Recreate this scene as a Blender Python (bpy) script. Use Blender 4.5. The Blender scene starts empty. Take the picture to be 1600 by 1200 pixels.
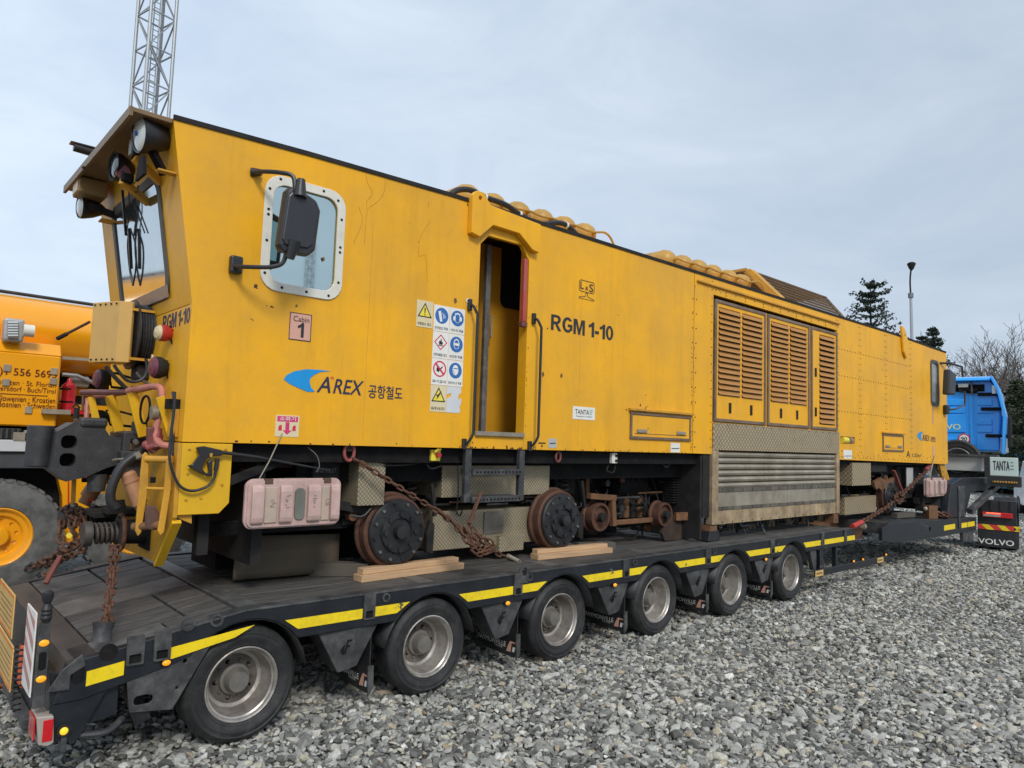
import bpy, bmesh, math, random
from mathutils import Vector, Matrix, noise
from mathutils.geometry import tessellate_polygon
random.seed(7)
SC = bpy.context.scene
COL = SC.collection

# ------------------------------------------------------------------ camera
CX = Vector((0.7431327, -0.66833748, 0.03284517))
CY = Vector((0.07772504, 0.03746211, -0.99627075))
CZ = Vector((0.66461463, 0.74291426, 0.07978587))
CAM = Vector((0, 0, 2.1))
FPX = 1112.0
cd = bpy.data.cameras.new('camera'); cam = bpy.data.objects.new('camera', cd); COL.objects.link(cam)
mw = Matrix((CX, -CY, -CZ)).transposed().to_4x4(); mw.translation = CAM
cam.matrix_world = mw
cd.sensor_width = 36.0; cd.lens = FPX / 1600 * 36; cd.clip_start = 0.05; cd.clip_end = 3000
SC.camera = cam

# ------------------------------------------------------------------ light
SC.view_settings.view_transform = 'Standard'; SC.view_settings.look = 'None'
SC.view_settings.gamma = 1; SC.view_settings.use_curve_mapping = False
SC.view_settings.exposure = 0.46
SUN_EL, SUN_AZ = math.radians(41), math.radians(-112)      # azimuth of the sun from +x
w = bpy.data.worlds.new('World'); SC.world = w; w.use_nodes = True
nt = w.node_tree; nt.nodes.clear()
N = nt.nodes.new; L = nt.links.new
out = N('ShaderNodeOutputWorld'); mix = N('ShaderNodeMixShader')
b1 = N('ShaderNodeBackground'); b2 = N('ShaderNodeBackground')
sky = N('ShaderNodeTexSky'); sky.sky_type = 'NISHITA'; sky.sun_disc = False
sky.sun_elevation = SUN_EL; sky.sun_rotation = math.pi / 2 - SUN_AZ; sky.dust_density = 3.0
L(sky.outputs[0], b1.inputs[0]); b1.inputs[1].default_value = 0.10
tc = N('ShaderNodeTexCoord'); mp = N('ShaderNodeMapping'); mp.inputs['Scale'].default_value = (1.0, 1.0, 2.6)
mp.inputs['Rotation'].default_value = (0.15, 0.1, 0.6)
n1 = N('ShaderNodeTexNoise'); n1.inputs['Scale'].default_value = 2.8; n1.inputs['Detail'].default_value = 9; n1.inputs['Roughness'].default_value = 0.6
n1.inputs['Distortion'].default_value = 0.6
L(tc.outputs['Generated'], mp.inputs[0]); L(mp.outputs[0], n1.inputs['Vector'])
cr = N('ShaderNodeValToRGB'); cr.color_ramp.elements[0].position = 0.34; cr.color_ramp.elements[1].position = 0.68
cr.color_ramp.elements[0].color = (0.425, 0.51, 0.62, 1); cr.color_ramp.elements[1].color = (0.535, 0.61, 0.70, 1)
L(n1.outputs[0], cr.inputs[0])
# the overcast is a little brighter towards the sun's side of the sky and towards the horizon on the left
dot = N('ShaderNodeVectorMath'); dot.operation = 'DOT_PRODUCT'; dot.inputs[1].default_value = (-0.80, 0.55, -0.1)
L(tc.outputs['Generated'], dot.inputs[0])
mr = N('ShaderNodeMapRange'); mr.inputs[1].default_value = -0.7; mr.inputs[2].default_value = 0.6
mr.inputs[3].default_value = 0.86; mr.inputs[4].default_value = 1.20
L(dot.outputs['Value'], mr.inputs[0]); L(cr.outputs[0], b2.inputs[0]); L(mr.outputs[0], b2.inputs[1])
mix.inputs[0].default_value = 0.9
L(b1.outputs[0], mix.inputs[1]); L(b2.outputs[0], mix.inputs[2]); L(mix.outputs[0], out.inputs[0])
sl = bpy.data.lights.new('sun', 'SUN'); sl.energy = 1.5; sl.angle = math.radians(14); sl.color = (1, 0.965, 0.91)
so = bpy.data.objects.new('sun', sl); COL.objects.link(so)
sd = Vector((math.cos(SUN_EL) * math.cos(SUN_AZ), math.cos(SUN_EL) * math.sin(SUN_AZ), math.sin(SUN_EL)))
so.rotation_euler = sd.to_track_quat('Z', 'Y').to_euler()

# ------------------------------------------------------------------ surveying: a sight line through the photograph met with a known plane
def ray(u, v): return CX * (u - 800) + CY * (v - 600) + CZ * FPX
def PY(u, v, y): d = ray(u, v); return CAM + d * ((y - CAM.y) / d.y)
def PX(u, v, x): d = ray(u, v); return CAM + d * ((x - CAM.x) / d.x)
def PZ(u, v, z): d = ray(u, v); return CAM + d * ((z - CAM.z) / d.z)
NY, FY = 5.2, 7.4            # near and far side of the machine
TY, TF = 4.87, 7.53          # near and far side of the trailer
DZ = 0.885                   # deck height
def S(u, v, y=NY): p = PY(u, v, y); return (p.x, p.z)

# ------------------------------------------------------------------ materials
MATS = {}
def mat(name, c, r=0.5, m=0.0, var=0.12, sc=5.0, dirt=None, da=0.0, ds=3.0, streak=0.0, bump=0.0, bs=60.0, rnd=0.0, coat=0.0, emit=None, spec=0.5, stretch=(1, 1, 1), rv=0.12, chips=0.0, chipc=(0.06, 0.03, 0.015), trans=0.0):
    if name in MATS: return MATS[name]
    M = bpy.data.materials.new(name); M.use_nodes = True; t = M.node_tree; t.nodes.clear()
    A = t.nodes.new; K = t.links.new
    o = A('ShaderNodeOutputMaterial'); p = A('ShaderNodeBsdfPrincipled'); K(p.outputs[0], o.inputs[0])
    p.inputs['Metallic'].default_value = m; p.inputs['Specular IOR Level'].default_value = spec
    p.inputs['Coat Weight'].default_value = coat; p.inputs['Coat Roughness'].default_value = 0.12
    p.inputs['Transmission Weight'].default_value = trans
    if emit: p.inputs['Emission Color'].default_value = (*emit[:3], 1); p.inputs['Emission Strength'].default_value = emit[3]
    co = A('ShaderNodeTexCoord'); mpp = A('ShaderNodeMapping'); mpp.inputs['Scale'].default_value = stretch
    if rnd:       # every object of this material gets its own patch of the texture
        ri = A('ShaderNodeObjectInfo'); vm = A('ShaderNodeVectorMath'); vm.operation = 'SCALE'; vm.inputs[0].default_value = (37, 53, 71); K(ri.outputs['Random'], vm.inputs['Scale'])
        va = A('ShaderNodeVectorMath'); K(co.outputs['Object'], va.inputs[0]); K(vm.outputs[0], va.inputs[1]); K(va.outputs[0], mpp.inputs[0])
    else: K(co.outputs['Object'], mpp.inputs[0])
    def noi(scale, detail=5, rough=0.6, vec=None):
        n = A('ShaderNodeTexNoise'); n.inputs['Scale'].default_value = scale; n.inputs['Detail'].default_value = detail
        n.inputs['Roughness'].default_value = rough; K(vec or mpp.outputs[0], n.inputs['Vector']); return n
    n = noi(sc)
    mx = A('ShaderNodeMixRGB'); mx.blend_type = 'MIX'
    mx.inputs[1].default_value = (*[max(0, x * (1 - var)) for x in c], 1); mx.inputs[2].default_value = (*[min(1, x * (1 + var)) for x in c], 1)
    rp = A('ShaderNodeMapRange'); rp.inputs[1].default_value = 0.3; rp.inputs[2].default_value = 0.7
    K(n.outputs[0], rp.inputs[0]); K(rp.outputs[0], mx.inputs[0])
    last = mx.outputs[0]
    if rnd:
        oi = A('ShaderNodeObjectInfo'); q = A('ShaderNodeMapRange'); q.inputs[3].default_value = 1 - rnd; q.inputs[4].default_value = 1 + rnd
        K(oi.outputs['Random'], q.inputs[0]); h = A('ShaderNodeHueSaturation'); K(q.outputs[0], h.inputs['Value']); K(last, h.inputs['Color']); last = h.outputs[0]
    if dirt:
        n2 = noi(ds, 9, 0.72); q = A('ShaderNodeMapRange'); q.inputs[1].default_value = 0.62 - da * 0.35; q.inputs[2].default_value = 0.78
        q.inputs[4].default_value = min(1, da * 1.4); K(n2.outputs[0], q.inputs[0])
        m2 = A('ShaderNodeMixRGB'); K(q.outputs[0], m2.inputs[0]); K(last, m2.inputs[1]); m2.inputs[2].default_value = (*dirt, 1); last = m2.outputs[0]
    if streak:
        m3 = A('ShaderNodeMapping'); m3.inputs['Scale'].default_value = (3.2, 3.2, 0.3); K(co.outputs['Object'], m3.inputs[0])
        n3 = noi(1.6, 8, 0.75, m3.outputs[0]); q = A('ShaderNodeMapRange'); q.inputs[1].default_value = 0.5; q.inputs[2].default_value = 0.85
        q.inputs[4].default_value = streak; K(n3.outputs[0], q.inputs[0])
        m2 = A('ShaderNodeMixRGB'); m2.blend_type = 'MULTIPLY'; K(q.outputs[0], m2.inputs[0]); K(last, m2.inputs[1]); m2.inputs[2].default_value = (0.42, 0.33, 0.24, 1); last = m2.outputs[0]
    if chips:
        n4 = noi(14, 3, 0.5); n5 = noi(1.7, 3, 0.5)
        a = A('ShaderNodeMath'); a.operation = 'MULTIPLY'; K(n4.outputs[0], a.inputs[0]); K(n5.outputs[0], a.inputs[1])
        q = A('ShaderNodeMapRange'); q.inputs[1].default_value = 0.47 - chips * 0.1; q.inputs[2].default_value = 0.475 - chips * 0.1
        K(a.outputs[0], q.inputs[0])
        m2 = A('ShaderNodeMixRGB'); K(q.outputs[0], m2.inputs[0]); K(last, m2.inputs[1]); m2.inputs[2].default_value = (*chipc, 1); last = m2.outputs[0]
    K(last, p.inputs['Base Color'])
    q = A('ShaderNodeMapRange'); q.inputs[3].default_value = max(0.02, r - rv); q.inputs[4].default_value = min(1, r + rv); K(n.outputs[0], q.inputs[0]); K(q.outputs[0], p.inputs['Roughness'])
    if bump:
        nb = noi(bs, 6, 0.6); bb = A('ShaderNodeBump'); bb.inputs['Strength'].default_value = min(1, bump); bb.inputs['Distance'].default_value = 0.01
        K(nb.outputs[0], bb.inputs['Height']); K(bb.outputs[0], p.inputs['Normal'])
    MATS[name] = M; return M

YC = (0.88, 0.43, 0.008)
Y = mat('machine_yellow_paint', YC, 0.46, var=0.07, sc=0.9, dirt=(0.56, 0.30, 0.05), da=0.6, ds=0.8, streak=0.34, bump=0.22, bs=1.6, coat=0.0, spec=.38, chips=0.15)
Y2 = mat('dirty_yellow_paint', (0.60, 0.30, 0.022), 0.5, var=0.15, sc=3, dirt=(0.20, 0.12, 0.05), da=0.42, ds=4, streak=0.5, bump=0.1, bs=30, chips=0.5)
YB = mat('bright_yellow_paint', (0.74, 0.42, 0.012), 0.42, var=0.06, sc=2, dirt=(0.25, 0.16, 0.04), da=0.2, ds=6, streak=0.25, bump=0.05, bs=20, chips=0.35)
YT = mat('tank_dusty_yellow', (0.50, 0.28, 0.05), 0.45, var=0.15, sc=4, dirt=(0.25, 0.15, 0.06), da=0.45, ds=5)
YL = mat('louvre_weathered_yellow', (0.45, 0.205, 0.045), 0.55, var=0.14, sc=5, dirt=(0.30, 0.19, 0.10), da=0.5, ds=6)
TAN = mat('visor_brown_paint', (0.20, 0.12, 0.05), 0.5, var=0.2, sc=5, dirt=(0.10, 0.06, 0.03), da=0.4)
OR = mat('crane_orange_paint', (0.86, 0.36, 0.008), 0.28, var=0.03, sc=1, coat=0.5, dirt=(0.5, 0.22, 0.02), da=0.1)
BLK = mat('black_rubber', (0.018, 0.018, 0.02), 0.5, var=0.25, sc=12, dirt=(0.07, 0.068, 0.062), da=0.35, ds=9, bump=0.15, bs=90)
TYRE = mat('tyre_rubber', (0.017, 0.017, 0.018), 0.6, var=0.3, sc=9, dirt=(0.09, 0.087, 0.08), da=0.42, ds=6, bump=0.3, bs=70, rnd=0.2)
TYRE2 = mat('dusty_tyre_rubber', (0.09, 0.09, 0.088), 0.8, var=0.2, sc=5, dirt=(0.20, 0.195, 0.185), da=0.6, ds=5, bump=0.25, bs=60)
CHAS = mat('trailer_black_paint', (0.011, 0.0135, 0.018), 0.4, var=0.3, sc=6, dirt=(0.06, 0.06, 0.062), da=0.25, ds=5, bump=0.1, bs=50, coat=0.1, chips=0.35, chipc=(0.16, 0.16, 0.16))
CHG = mat('trailer_grey_worn_steel', (0.040, 0.041, 0.043), 0.5, var=0.3, sc=8, dirt=(0.20, 0.195, 0.185), da=0.45, ds=6, bump=0.2, bs=60)
STL = mat('worn_steel_plate', (0.17, 0.168, 0.16), 0.5, m=0.4, var=0.3, sc=9, dirt=(0.04, 0.036, 0.03), da=0.5, ds=7, bump=0.25, bs=60)
DK = mat('underframe_black', (0.007, 0.007, 0.008), 0.8, spec=.2, var=0.4, sc=6, dirt=(0.035, 0.03, 0.025), da=0.45, ds=5)
DK2 = mat('underframe_dark_grey', (0.020, 0.019, 0.019), 0.75, spec=.25, var=0.35, sc=6, dirt=(0.06, 0.05, 0.04), da=0.4, ds=5, bump=0.15)
COUP = mat('coupler_dark_grey', (0.034, 0.034, 0.036), 0.5, var=0.25, sc=7, dirt=(0.09, 0.085, 0.08), da=0.3, ds=7, bump=0.3, bs=60)
RUST = mat('rusty_chain_iron', (0.12, 0.054, 0.03), 0.75, m=0.2, var=0.4, sc=25, dirt=(0.05, 0.022, 0.014), da=0.5, ds=30, bump=0.3, bs=120, rnd=0.25)
RUSTB = mat('rusted_brown_steel', (0.115, 0.052, 0.032), 0.7, m=0.2, var=0.3, sc=8, dirt=(0.045, 0.025, 0.018), da=0.5, ds=6, bump=0.3, bs=60)
RUSTO = mat('orange_rusty_bracket', (0.17, 0.08, 0.035), 0.7, var=0.3, sc=8, dirt=(0.06, 0.035, 0.02), da=0.5, ds=7, bump=0.2, bs=60)
CYL = mat('cylinder_tan_paint', (0.42, 0.21, 0.11), 0.5, var=0.2, sc=7, dirt=(0.16, 0.08, 0.04), da=0.4, ds=8)
ALU = mat('aluminium_dull', (0.40, 0.36, 0.285), 0.42, m=0.35, var=0.12, sc=4, dirt=(0.20, 0.16, 0.11), da=0.65, ds=3, streak=0.7, bump=0.05, bs=30)
ALU2 = mat('aluminium_dirty_edge', (0.50, 0.38, 0.23), 0.6, m=0.3, var=0.2, sc=6, dirt=(0.12, 0.08, 0.05), da=0.65, ds=4, streak=0.7)
WHT = mat('white_frame_paint', (0.70, 0.68, 0.60), 0.4, var=0.06, sc=6, dirt=(0.35, 0.3, 0.22), da=0.25, ds=8)
WH = mat('white_print', (0.78, 0.77, 0.72), 0.5, var=0.04, dirt=(0.5, 0.46, 0.36), da=0.2)
CREAM = mat('cream_print', (0.70, 0.60, 0.38), 0.5, var=0.05)
PINKS = mat('pink_sign_print', (0.66, 0.36, 0.27), 0.5, var=0.06)
INK = mat('black_ink', (0.022, 0.022, 0.026), 0.45, var=0.1)
NAVY = mat('navy_ink', (0.022, 0.026, 0.07), 0.45, var=0.1)
BLUE = mat('blue_ink', (0.03, 0.14, 0.42), 0.45, var=0.05)
SWO = mat('sky_blue_ink', (0.005, 0.28, 0.66), 0.45, var=0.05)
REDI = mat('red_ink', (0.62, 0.03, 0.06), 0.45, var=0.05)
YI = mat('yellow_ink', (0.85, 0.68, 0.06), 0.45, var=0.03)
BRN = mat('dark_red_lettering', (0.11, 0.012, 0.006), 0.4, var=0.05)
GRN = mat('teal_print', (0.08, 0.35, 0.28), 0.45)
TAPE = mat('reflective_yellow_tape', (0.90, 0.66, 0.012), 0.35, var=0.04, dirt=(0.35, 0.26, 0.05), da=0.4, ds=14, chips=0.5, chipc=(0.10,0.09,0.06))
GLASS = mat('tinted_reflective_glass', (0.55, 0.66, 0.66), 0.03, m=1.0, var=0.03, sc=1.5, rv=0.01)
GLASSW = mat('grimy_windscreen_glass', (0.50, 0.55, 0.56), 0.08, m=0.95, var=0.12, sc=2.5, dirt=(0.30, 0.31, 0.30), da=0.35, ds=2.5, streak=0.25, rv=0.03)
DGL = mat('dark_interior_glass', (0.008, 0.012, 0.02), 0.12, var=0.1)
GASK = mat('dark_grey_gasket', (0.075, 0.07, 0.062), 0.6, var=0.2, dirt=(0.15, 0.13, 0.1), da=0.3)
MIR = mat('mirror_housing_plastic', (0.02, 0.021, 0.024), 0.42, var=0.15, sc=5, bump=0.05)
SIL = mat('silver_wheel_paint', (0.50, 0.47, 0.43), 0.36, m=0.6, var=0.2, sc=6, dirt=(0.13, 0.10, 0.075), da=0.75, ds=5, rnd=0.15)
SILD = mat('brake_dusted_steel', (0.15, 0.13, 0.11), 0.55, m=0.3, var=0.25, sc=9, dirt=(0.05, 0.042, 0.035), da=0.6, ds=8, rnd=0.3)
HUB = mat('hub_cap_grey', (0.22, 0.205, 0.18), 0.5, m=0.3, var=0.15, sc=12, dirt=(0.1, 0.085, 0.07), da=0.4, ds=14, rnd=0.25)
TREAD_COL = (0.44, 0.37, 0.25)
RED = mat('red_paint', (0.45, 0.03, 0.025), 0.4, var=0.15, dirt=(0.15, 0.05, 0.04), da=0.2)
PINKP = mat('faded_red_pipe_paint', (0.46, 0.16, 0.12), 0.5, var=0.3, sc=8, dirt=(0.36, 0.26, 0.22), da=0.4, ds=7)
MAROON = mat('maroon_pipe_paint', (0.16, 0.05, 0.042), 0.5, var=0.3, sc=8, dirt=(0.09, 0.05, 0.04), da=0.4, ds=7)
PINK = mat('faded_pink_plastic', (0.60, 0.40, 0.37), 0.5, var=0.15, sc=5, dirt=(0.38, 0.29, 0.24), da=0.75, ds=9, streak=0.5, bump=0.08, bs=12)
PINKD = mat('grey_label_window', (0.16, 0.165, 0.14), 0.45, var=0.2)
WOOD = mat('fresh_sawn_timber', (0.56, 0.36, 0.20), 0.7, var=0.15, sc=3, dirt=(0.30, 0.17, 0.09), da=0.4, ds=5, stretch=(1, 12, 12), bump=0.3, bs=20, rnd=0.1)
WOODG = mat('grey_old_timber', (0.10, 0.085, 0.068), 0.8, var=0.2, sc=3, dirt=(0.04, 0.034, 0.03), da=0.4, stretch=(1, 10, 10), bump=0.3, bs=20)
PLANK = mat('weathered_deck_plank', (0.052, 0.047, 0.042), 0.65, var=0.55, sc=4, dirt=(0.20, 0.19, 0.175), da=0.6, ds=3.5, stretch=(1, 16, 16), bump=0.5, bs=9, rnd=0.35)
CANV = mat('brown_canvas_flap', (0.10, 0.08, 0.055), 0.8, var=0.2, sc=2, dirt=(0.05, 0.04, 0.03), da=0.4, ds=3, bump=0.3, bs=8)
AMB = mat('amber_lens', (0.85, 0.32, 0.01), 0.2, var=0.05, emit=(1, 0.4, 0.02, 0.35))
REDL = mat('red_lens', (0.55, 0.01, 0.015), 0.18, var=0.1, coat=0.5)
LENS = mat('pale_lamp_lens', (0.66, 0.68, 0.64), 0.15, var=0.1, coat=0.6)
DRED = mat('faded_dark_red_lens', (0.14, 0.03, 0.045), 0.4, var=0.25, dirt=(0.2, 0.09, 0.09), da=0.4)
GALV = mat('galvanised_steel', (0.36, 0.38, 0.39), 0.5, m=0.5, var=0.12, sc=3, dirt=(0.2, 0.21, 0.22), da=0.3)
GALVD = mat('grey_mast_steel', (0.17, 0.18, 0.185), 0.55, m=0.4, var=0.15)
TBLUE = mat('tractor_blue_paint', (0.02, 0.36, 0.95), 0.3, var=0.05, sc=1.5, coat=0.5, dirt=(0.04, 0.2, 0.5), da=0.2)
LGREY = mat('light_grey_panel', (0.42, 0.43, 0.41), 0.45, var=0.06, streak=0.15)
MINT = mat('pale_mint_panel', (0.52, 0.62, 0.59), 0.45, var=0.04)
WCAR = mat('white_car_paint', (0.75, 0.77, 0.78), 0.25, var=0.03, coat=0.5)
BARK = mat('tree_bark', (0.07, 0.058, 0.045), 0.9, var=0.3, sc=6)
TWIG = mat('bare_twigs', (0.115, 0.098, 0.082), 0.9, var=0.25, sc=3)
def leafmat(name, a, b):
    M = bpy.data.materials.new(name); M.use_nodes = True; t = M.node_tree; p = t.nodes['Principled BSDF']; p.inputs['Roughness'].default_value = 0.7
    g = t.nodes.new('ShaderNodeNewGeometry'); r = t.nodes.new('ShaderNodeMixRGB'); t.links.new(g.outputs['Random Per Island'], r.inputs[0])
    r.inputs[1].default_value = (*a, 1); r.inputs[2].default_value = (*b, 1); t.links.new(r.outputs[0], p.inputs['Base Color']); return M
SPR = leafmat('spruce_needles', (0.012, 0.024, 0.016), (0.04, 0.06, 0.036))
IVY = leafmat('ivy_leaves', (0.022, 0.034, 0.014), (0.07, 0.085, 0.042))
HEDG = leafmat('hedge_leaves', (0.03, 0.04, 0.02), (0.085, 0.085, 0.05))
# checker (tread) plate: raised lozenges as fine relief
def treadmat(name, c, scale):
    M = mat(name, c, 0.5, m=0.35, var=0.16, sc=3, dirt=(0.13, 0.10, 0.065), da=0.45, ds=3)
    t = M.node_tree; p = [n for n in t.nodes if n.type == 'BSDF_PRINCIPLED'][0]
    A = t.nodes.new; K = t.links.new
    co = A('ShaderNodeTexCoord'); sp = A('ShaderNodeSeparateXYZ'); K(co.outputs['Object'], sp.inputs[0])
    def mth(op, a, b=None):
        m = A('ShaderNodeMath'); m.operation = op
        for i, q in enumerate((a, b)):
            if q is None: continue
            if isinstance(q, (int, float)): m.inputs[i].default_value = q
            else: K(q, m.inputs[i])
        return m.outputs[0]
    h = mth('ADD', sp.outputs[0], sp.outputs[1])
    a = mth('MULTIPLY', mth('ADD', h, sp.outputs[2]), scale); b = mth('MULTIPLY', mth('SUBTRACT', h, sp.outputs[2]), scale)
    fa = mth('FLOOR', a); fb = mth('FLOOR', b); par = mth('MODULO', mth('ABSOLUTE', mth('ADD', fa, fb)), 2)
    xa = mth('ABSOLUTE', mth('SUBTRACT', mth('FRACT', a), 0.5)); xb = mth('ABSOLUTE', mth('SUBTRACT', mth('FRACT', b), 0.5))
    e1 = mth('MULTIPLY', mth('LESS_THAN', xa, 0.16), mth('LESS_THAN', xb, 0.44)); e2 = mth('MULTIPLY', mth('LESS_THAN', xb, 0.16), mth('LESS_THAN', xa, 0.44))
    hh = mth('ADD', mth('MULTIPLY', par, e1), mth('MULTIPLY', mth('SUBTRACT', 1, par), e2))
    bb = A('ShaderNodeBump'); bb.inputs['Strength'].default_value = 1.0; bb.inputs['Distance'].default_value = 0.006
    K(hh, bb.inputs['Height']); K(bb.outputs[0], p.inputs['Normal'])
    # the raised lozenges are scuffed bright, the ground between them holds the grime
    lk = p.inputs['Base Color'].links[0].from_socket
    m2 = A('ShaderNodeMixRGB'); m2.blend_type = 'MULTIPLY'; m2.inputs[0].default_value = 1; K(lk, m2.inputs[1])
    q = A('ShaderNodeMapRange'); q.inputs[3].default_value = 0.62; q.inputs[4].default_value = 1.35; K(hh, q.inputs[0]); K(q.outputs[0], m2.inputs[2]); K(m2.outputs[0], p.inputs['Base Color'])
    return M
TP = treadmat('tread_plate_aluminium', TREAD_COL, 26)
TP2 = treadmat('coarse_grimy_tread_plate', (0.50, 0.40, 0.25), 13)

# ------------------------------------------------------------------ mesh builder
def V(*a): return Vector(a)
class MB:
    def __init__(s): s.v = []; s.f = []; s.m = []; s.cur = 0; s.mats = []; s.sm = []
    def use(s, m):
        if m not in s.mats: s.mats.append(m)
        s.cur = s.mats.index(m); return s
    def add(s, vs, fs, smooth=False):
        o = len(s.v); s.v += [tuple(p) for p in vs]
        for f in fs: s.f.append([i + o for i in f]); s.m.append(s.cur); s.sm.append(smooth)
        return s
    def box(s, a, b):
        x0, x1 = sorted((a[0], b[0])); y0, y1 = sorted((a[1], b[1])); z0, z1 = sorted((a[2], b[2]))
        return s.add([(x0,y0,z0),(x1,y0,z0),(x1,y1,z0),(x0,y1,z0),(x0,y0,z1),(x1,y0,z1),(x1,y1,z1),(x0,y1,z1)],
            [(3,2,1,0),(4,5,6,7),(0,1,5,4),(1,2,6,5),(2,3,7,6),(3,0,4,7)])
    def obox(s, c, ax, ay, az):     # centre and three half-axis vectors
        c, ax, ay, az = map(Vector, (c, ax, ay, az)); vs = []
        for k in (-1, 1):
            for i, j in ((-1,-1),(1,-1),(1,1),(-1,1)): vs.append(c + ax*i + ay*j + az*k)
        return s.add(vs, [(3,2,1,0),(4,5,6,7),(0,1,5,4),(1,2,6,5),(2,3,7,6),(3,0,4,7)])
    def bar(s, p, q, w, h, up=(0,0,1)):
        p, q, up = Vector(p), Vector(q), Vector(up); d = q - p; l = d.length; d.normalize(); sx = d.cross(up)
        if sx.length < 1e-4: sx = d.cross(Vector((1,0,0)))
        sx.normalize(); u = sx.cross(d)
        return s.obox((p+q)/2, d*l/2, sx*w/2, u*h/2)
    def cyl(s, p, q, r, r2=None, n=16, caps=True):
        p, q = Vector(p), Vector(q); r2 = r if r2 is None else r2; d = (q-p).normalized()
        a = d.cross(Vector((0,0,1)) if abs(d.z) < 0.9 else Vector((1,0,0))).normalized(); b = d.cross(a)
        vs = []
        for c, rr in ((p, r), (q, r2)):
            for i in range(n): t = 2*math.pi*i/n; vs.append(c + (a*math.cos(t) + b*math.sin(t))*rr)
        s.add(vs, [(i, (i+1) % n, n+(i+1) % n, n+i) for i in range(n)], True)
        if caps:
            s.add([*vs[:n]], [tuple(range(n))[::-1]]); s.add([*vs[n:]], [tuple(range(n))])
        return s
    def tube(s, pts, r, n=8, caps=True):
        pts = [Vector(p) for p in pts]; rings = []; prev = None
        rr = r if isinstance(r, (list, tuple)) else [r]*len(pts)
        for i, p in enumerate(pts):
            d = (pts[min(i+1, len(pts)-1)] - pts[max(i-1, 0)]); d = d.normalized() if d.length > 1e-9 else Vector((0,0,1))
            if prev is None: a = d.cross(Vector((0,0,1)) if abs(d.z) < 0.9 else Vector((1,0,0))).normalized()
            else:
                a = prev - d*prev.dot(d); a = a.normalized() if a.length > 1e-6 else d.cross(Vector((0.3,0.2,1))).normalized()
            prev = a; b = d.cross(a); rings.append([p + (a*math.cos(2*math.pi*k/n) + b*math.sin(2*math.pi*k/n))*rr[i] for k in range(n)])
        vs = [q for g in rings for q in g]; fs = []
        for i in range(len(pts)-1):
            for k in range(n): fs.append((i*n+k, i*n+(k+1) % n, (i+1)*n+(k+1) % n, (i+1)*n+k))
        if caps: fs.append(tuple(range(n))[::-1]); fs.append(tuple(range((len(pts)-1)*n, len(pts)*n)))
        return s.add(vs, fs, True)
    def lathe(s, prof, c, axis=(0,1,0), n=32):      # profile: (distance along the axis, radius)
        c = Vector(c); d = Vector(axis).normalized(); a = d.cross(Vector((0,0,1)) if abs(d.z) < 0.9 else Vector((1,0,0))).normalized(); b = d.cross(a); vs = []
        for h, r in prof:
            for i in range(n): t = 2*math.pi*i/n; vs.append(c + d*h + (a*math.cos(t) + b*math.sin(t))*r)
        fs = [(j*n+i, j*n+(i+1) % n, (j+1)*n+(i+1) % n, (j+1)*n+i) for j in range(len(prof)-1) for i in range(n)]
        return s.add(vs, fs, True)
    def poly(s, outer, y0, y1, holes=(), plane='xz', caps=(True, True)):
        # a plate: outline (and holes) in a plane, thickness from y0 to y1 along the third axis
        P3 = {'xz': lambda a, b, t: (a, t, b), 'yz': lambda a, b, t: (t, a, b), 'xy': lambda a, b, t: (a, b, t)}[plane]
        loops = [list(outer)] + [list(h) for h in holes]; flat = [p for l in loops for p in l]; n = len(flat)
        tris = tessellate_polygon([[Vector((p[0], p[1], 0)) for p in l] for l in loops])
        vs = [P3(*p, y0) for p in flat] + [P3(*p, y1) for p in flat]; fs = []
        for t in tris:
            if caps[0]: fs.append(tuple(t))
            if caps[1]: fs.append(tuple(i+n for i in reversed(t)))
        o = 0
        for l in loops:
            m = len(l)
            for i in range(m): j = (i+1) % m; fs.append((o+i, o+j, o+j+n, o+i+n))
            o += m
        return s.add(vs, fs)
    def sphere(s, c, r, nu=14, nv=9, sc=(1,1,1), a0=0.0, a1=math.pi):
        vs = []; c = Vector(c)
        for j in range(nv+1):
            t = a0 + (a1-a0)*j/nv
            for i in range(nu): p = 2*math.pi*i/nu; vs.append(c + Vector((r*sc[0]*math.sin(t)*math.cos(p), r*sc[1]*math.sin(t)*math.sin(p), r*sc[2]*math.cos(t))))
        return s.add(vs, [(j*nu+i, j*nu+(i+1) % nu, (j+1)*nu+(i+1) % nu, (j+1)*nu+i) for j in range(nv) for i in range(nu)], True)
    def mesh(s, name, off=None, ang=35, fix=True):
        me = bpy.data.meshes.new(name); o = Vector(off or (0,0,0))
        me.from_pydata([tuple(Vector(p)-o) for p in s.v], [], s.f)
        for m in s.mats: me.materials.append(m)
        me.polygons.foreach_set('material_index', s.m); me.polygons.foreach_set('use_smooth', s.sm)
        if fix:
            bm = bmesh.new(); bm.from_mesh(me); bmesh.ops.remove_doubles(bm, verts=bm.verts, dist=1e-5); bmesh.ops.recalc_face_normals(bm, faces=bm.faces); bm.to_mesh(me); bm.free()
        if any(s.sm): me.set_sharp_from_angle(angle=math.radians(ang))
        me.update(); return me

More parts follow.
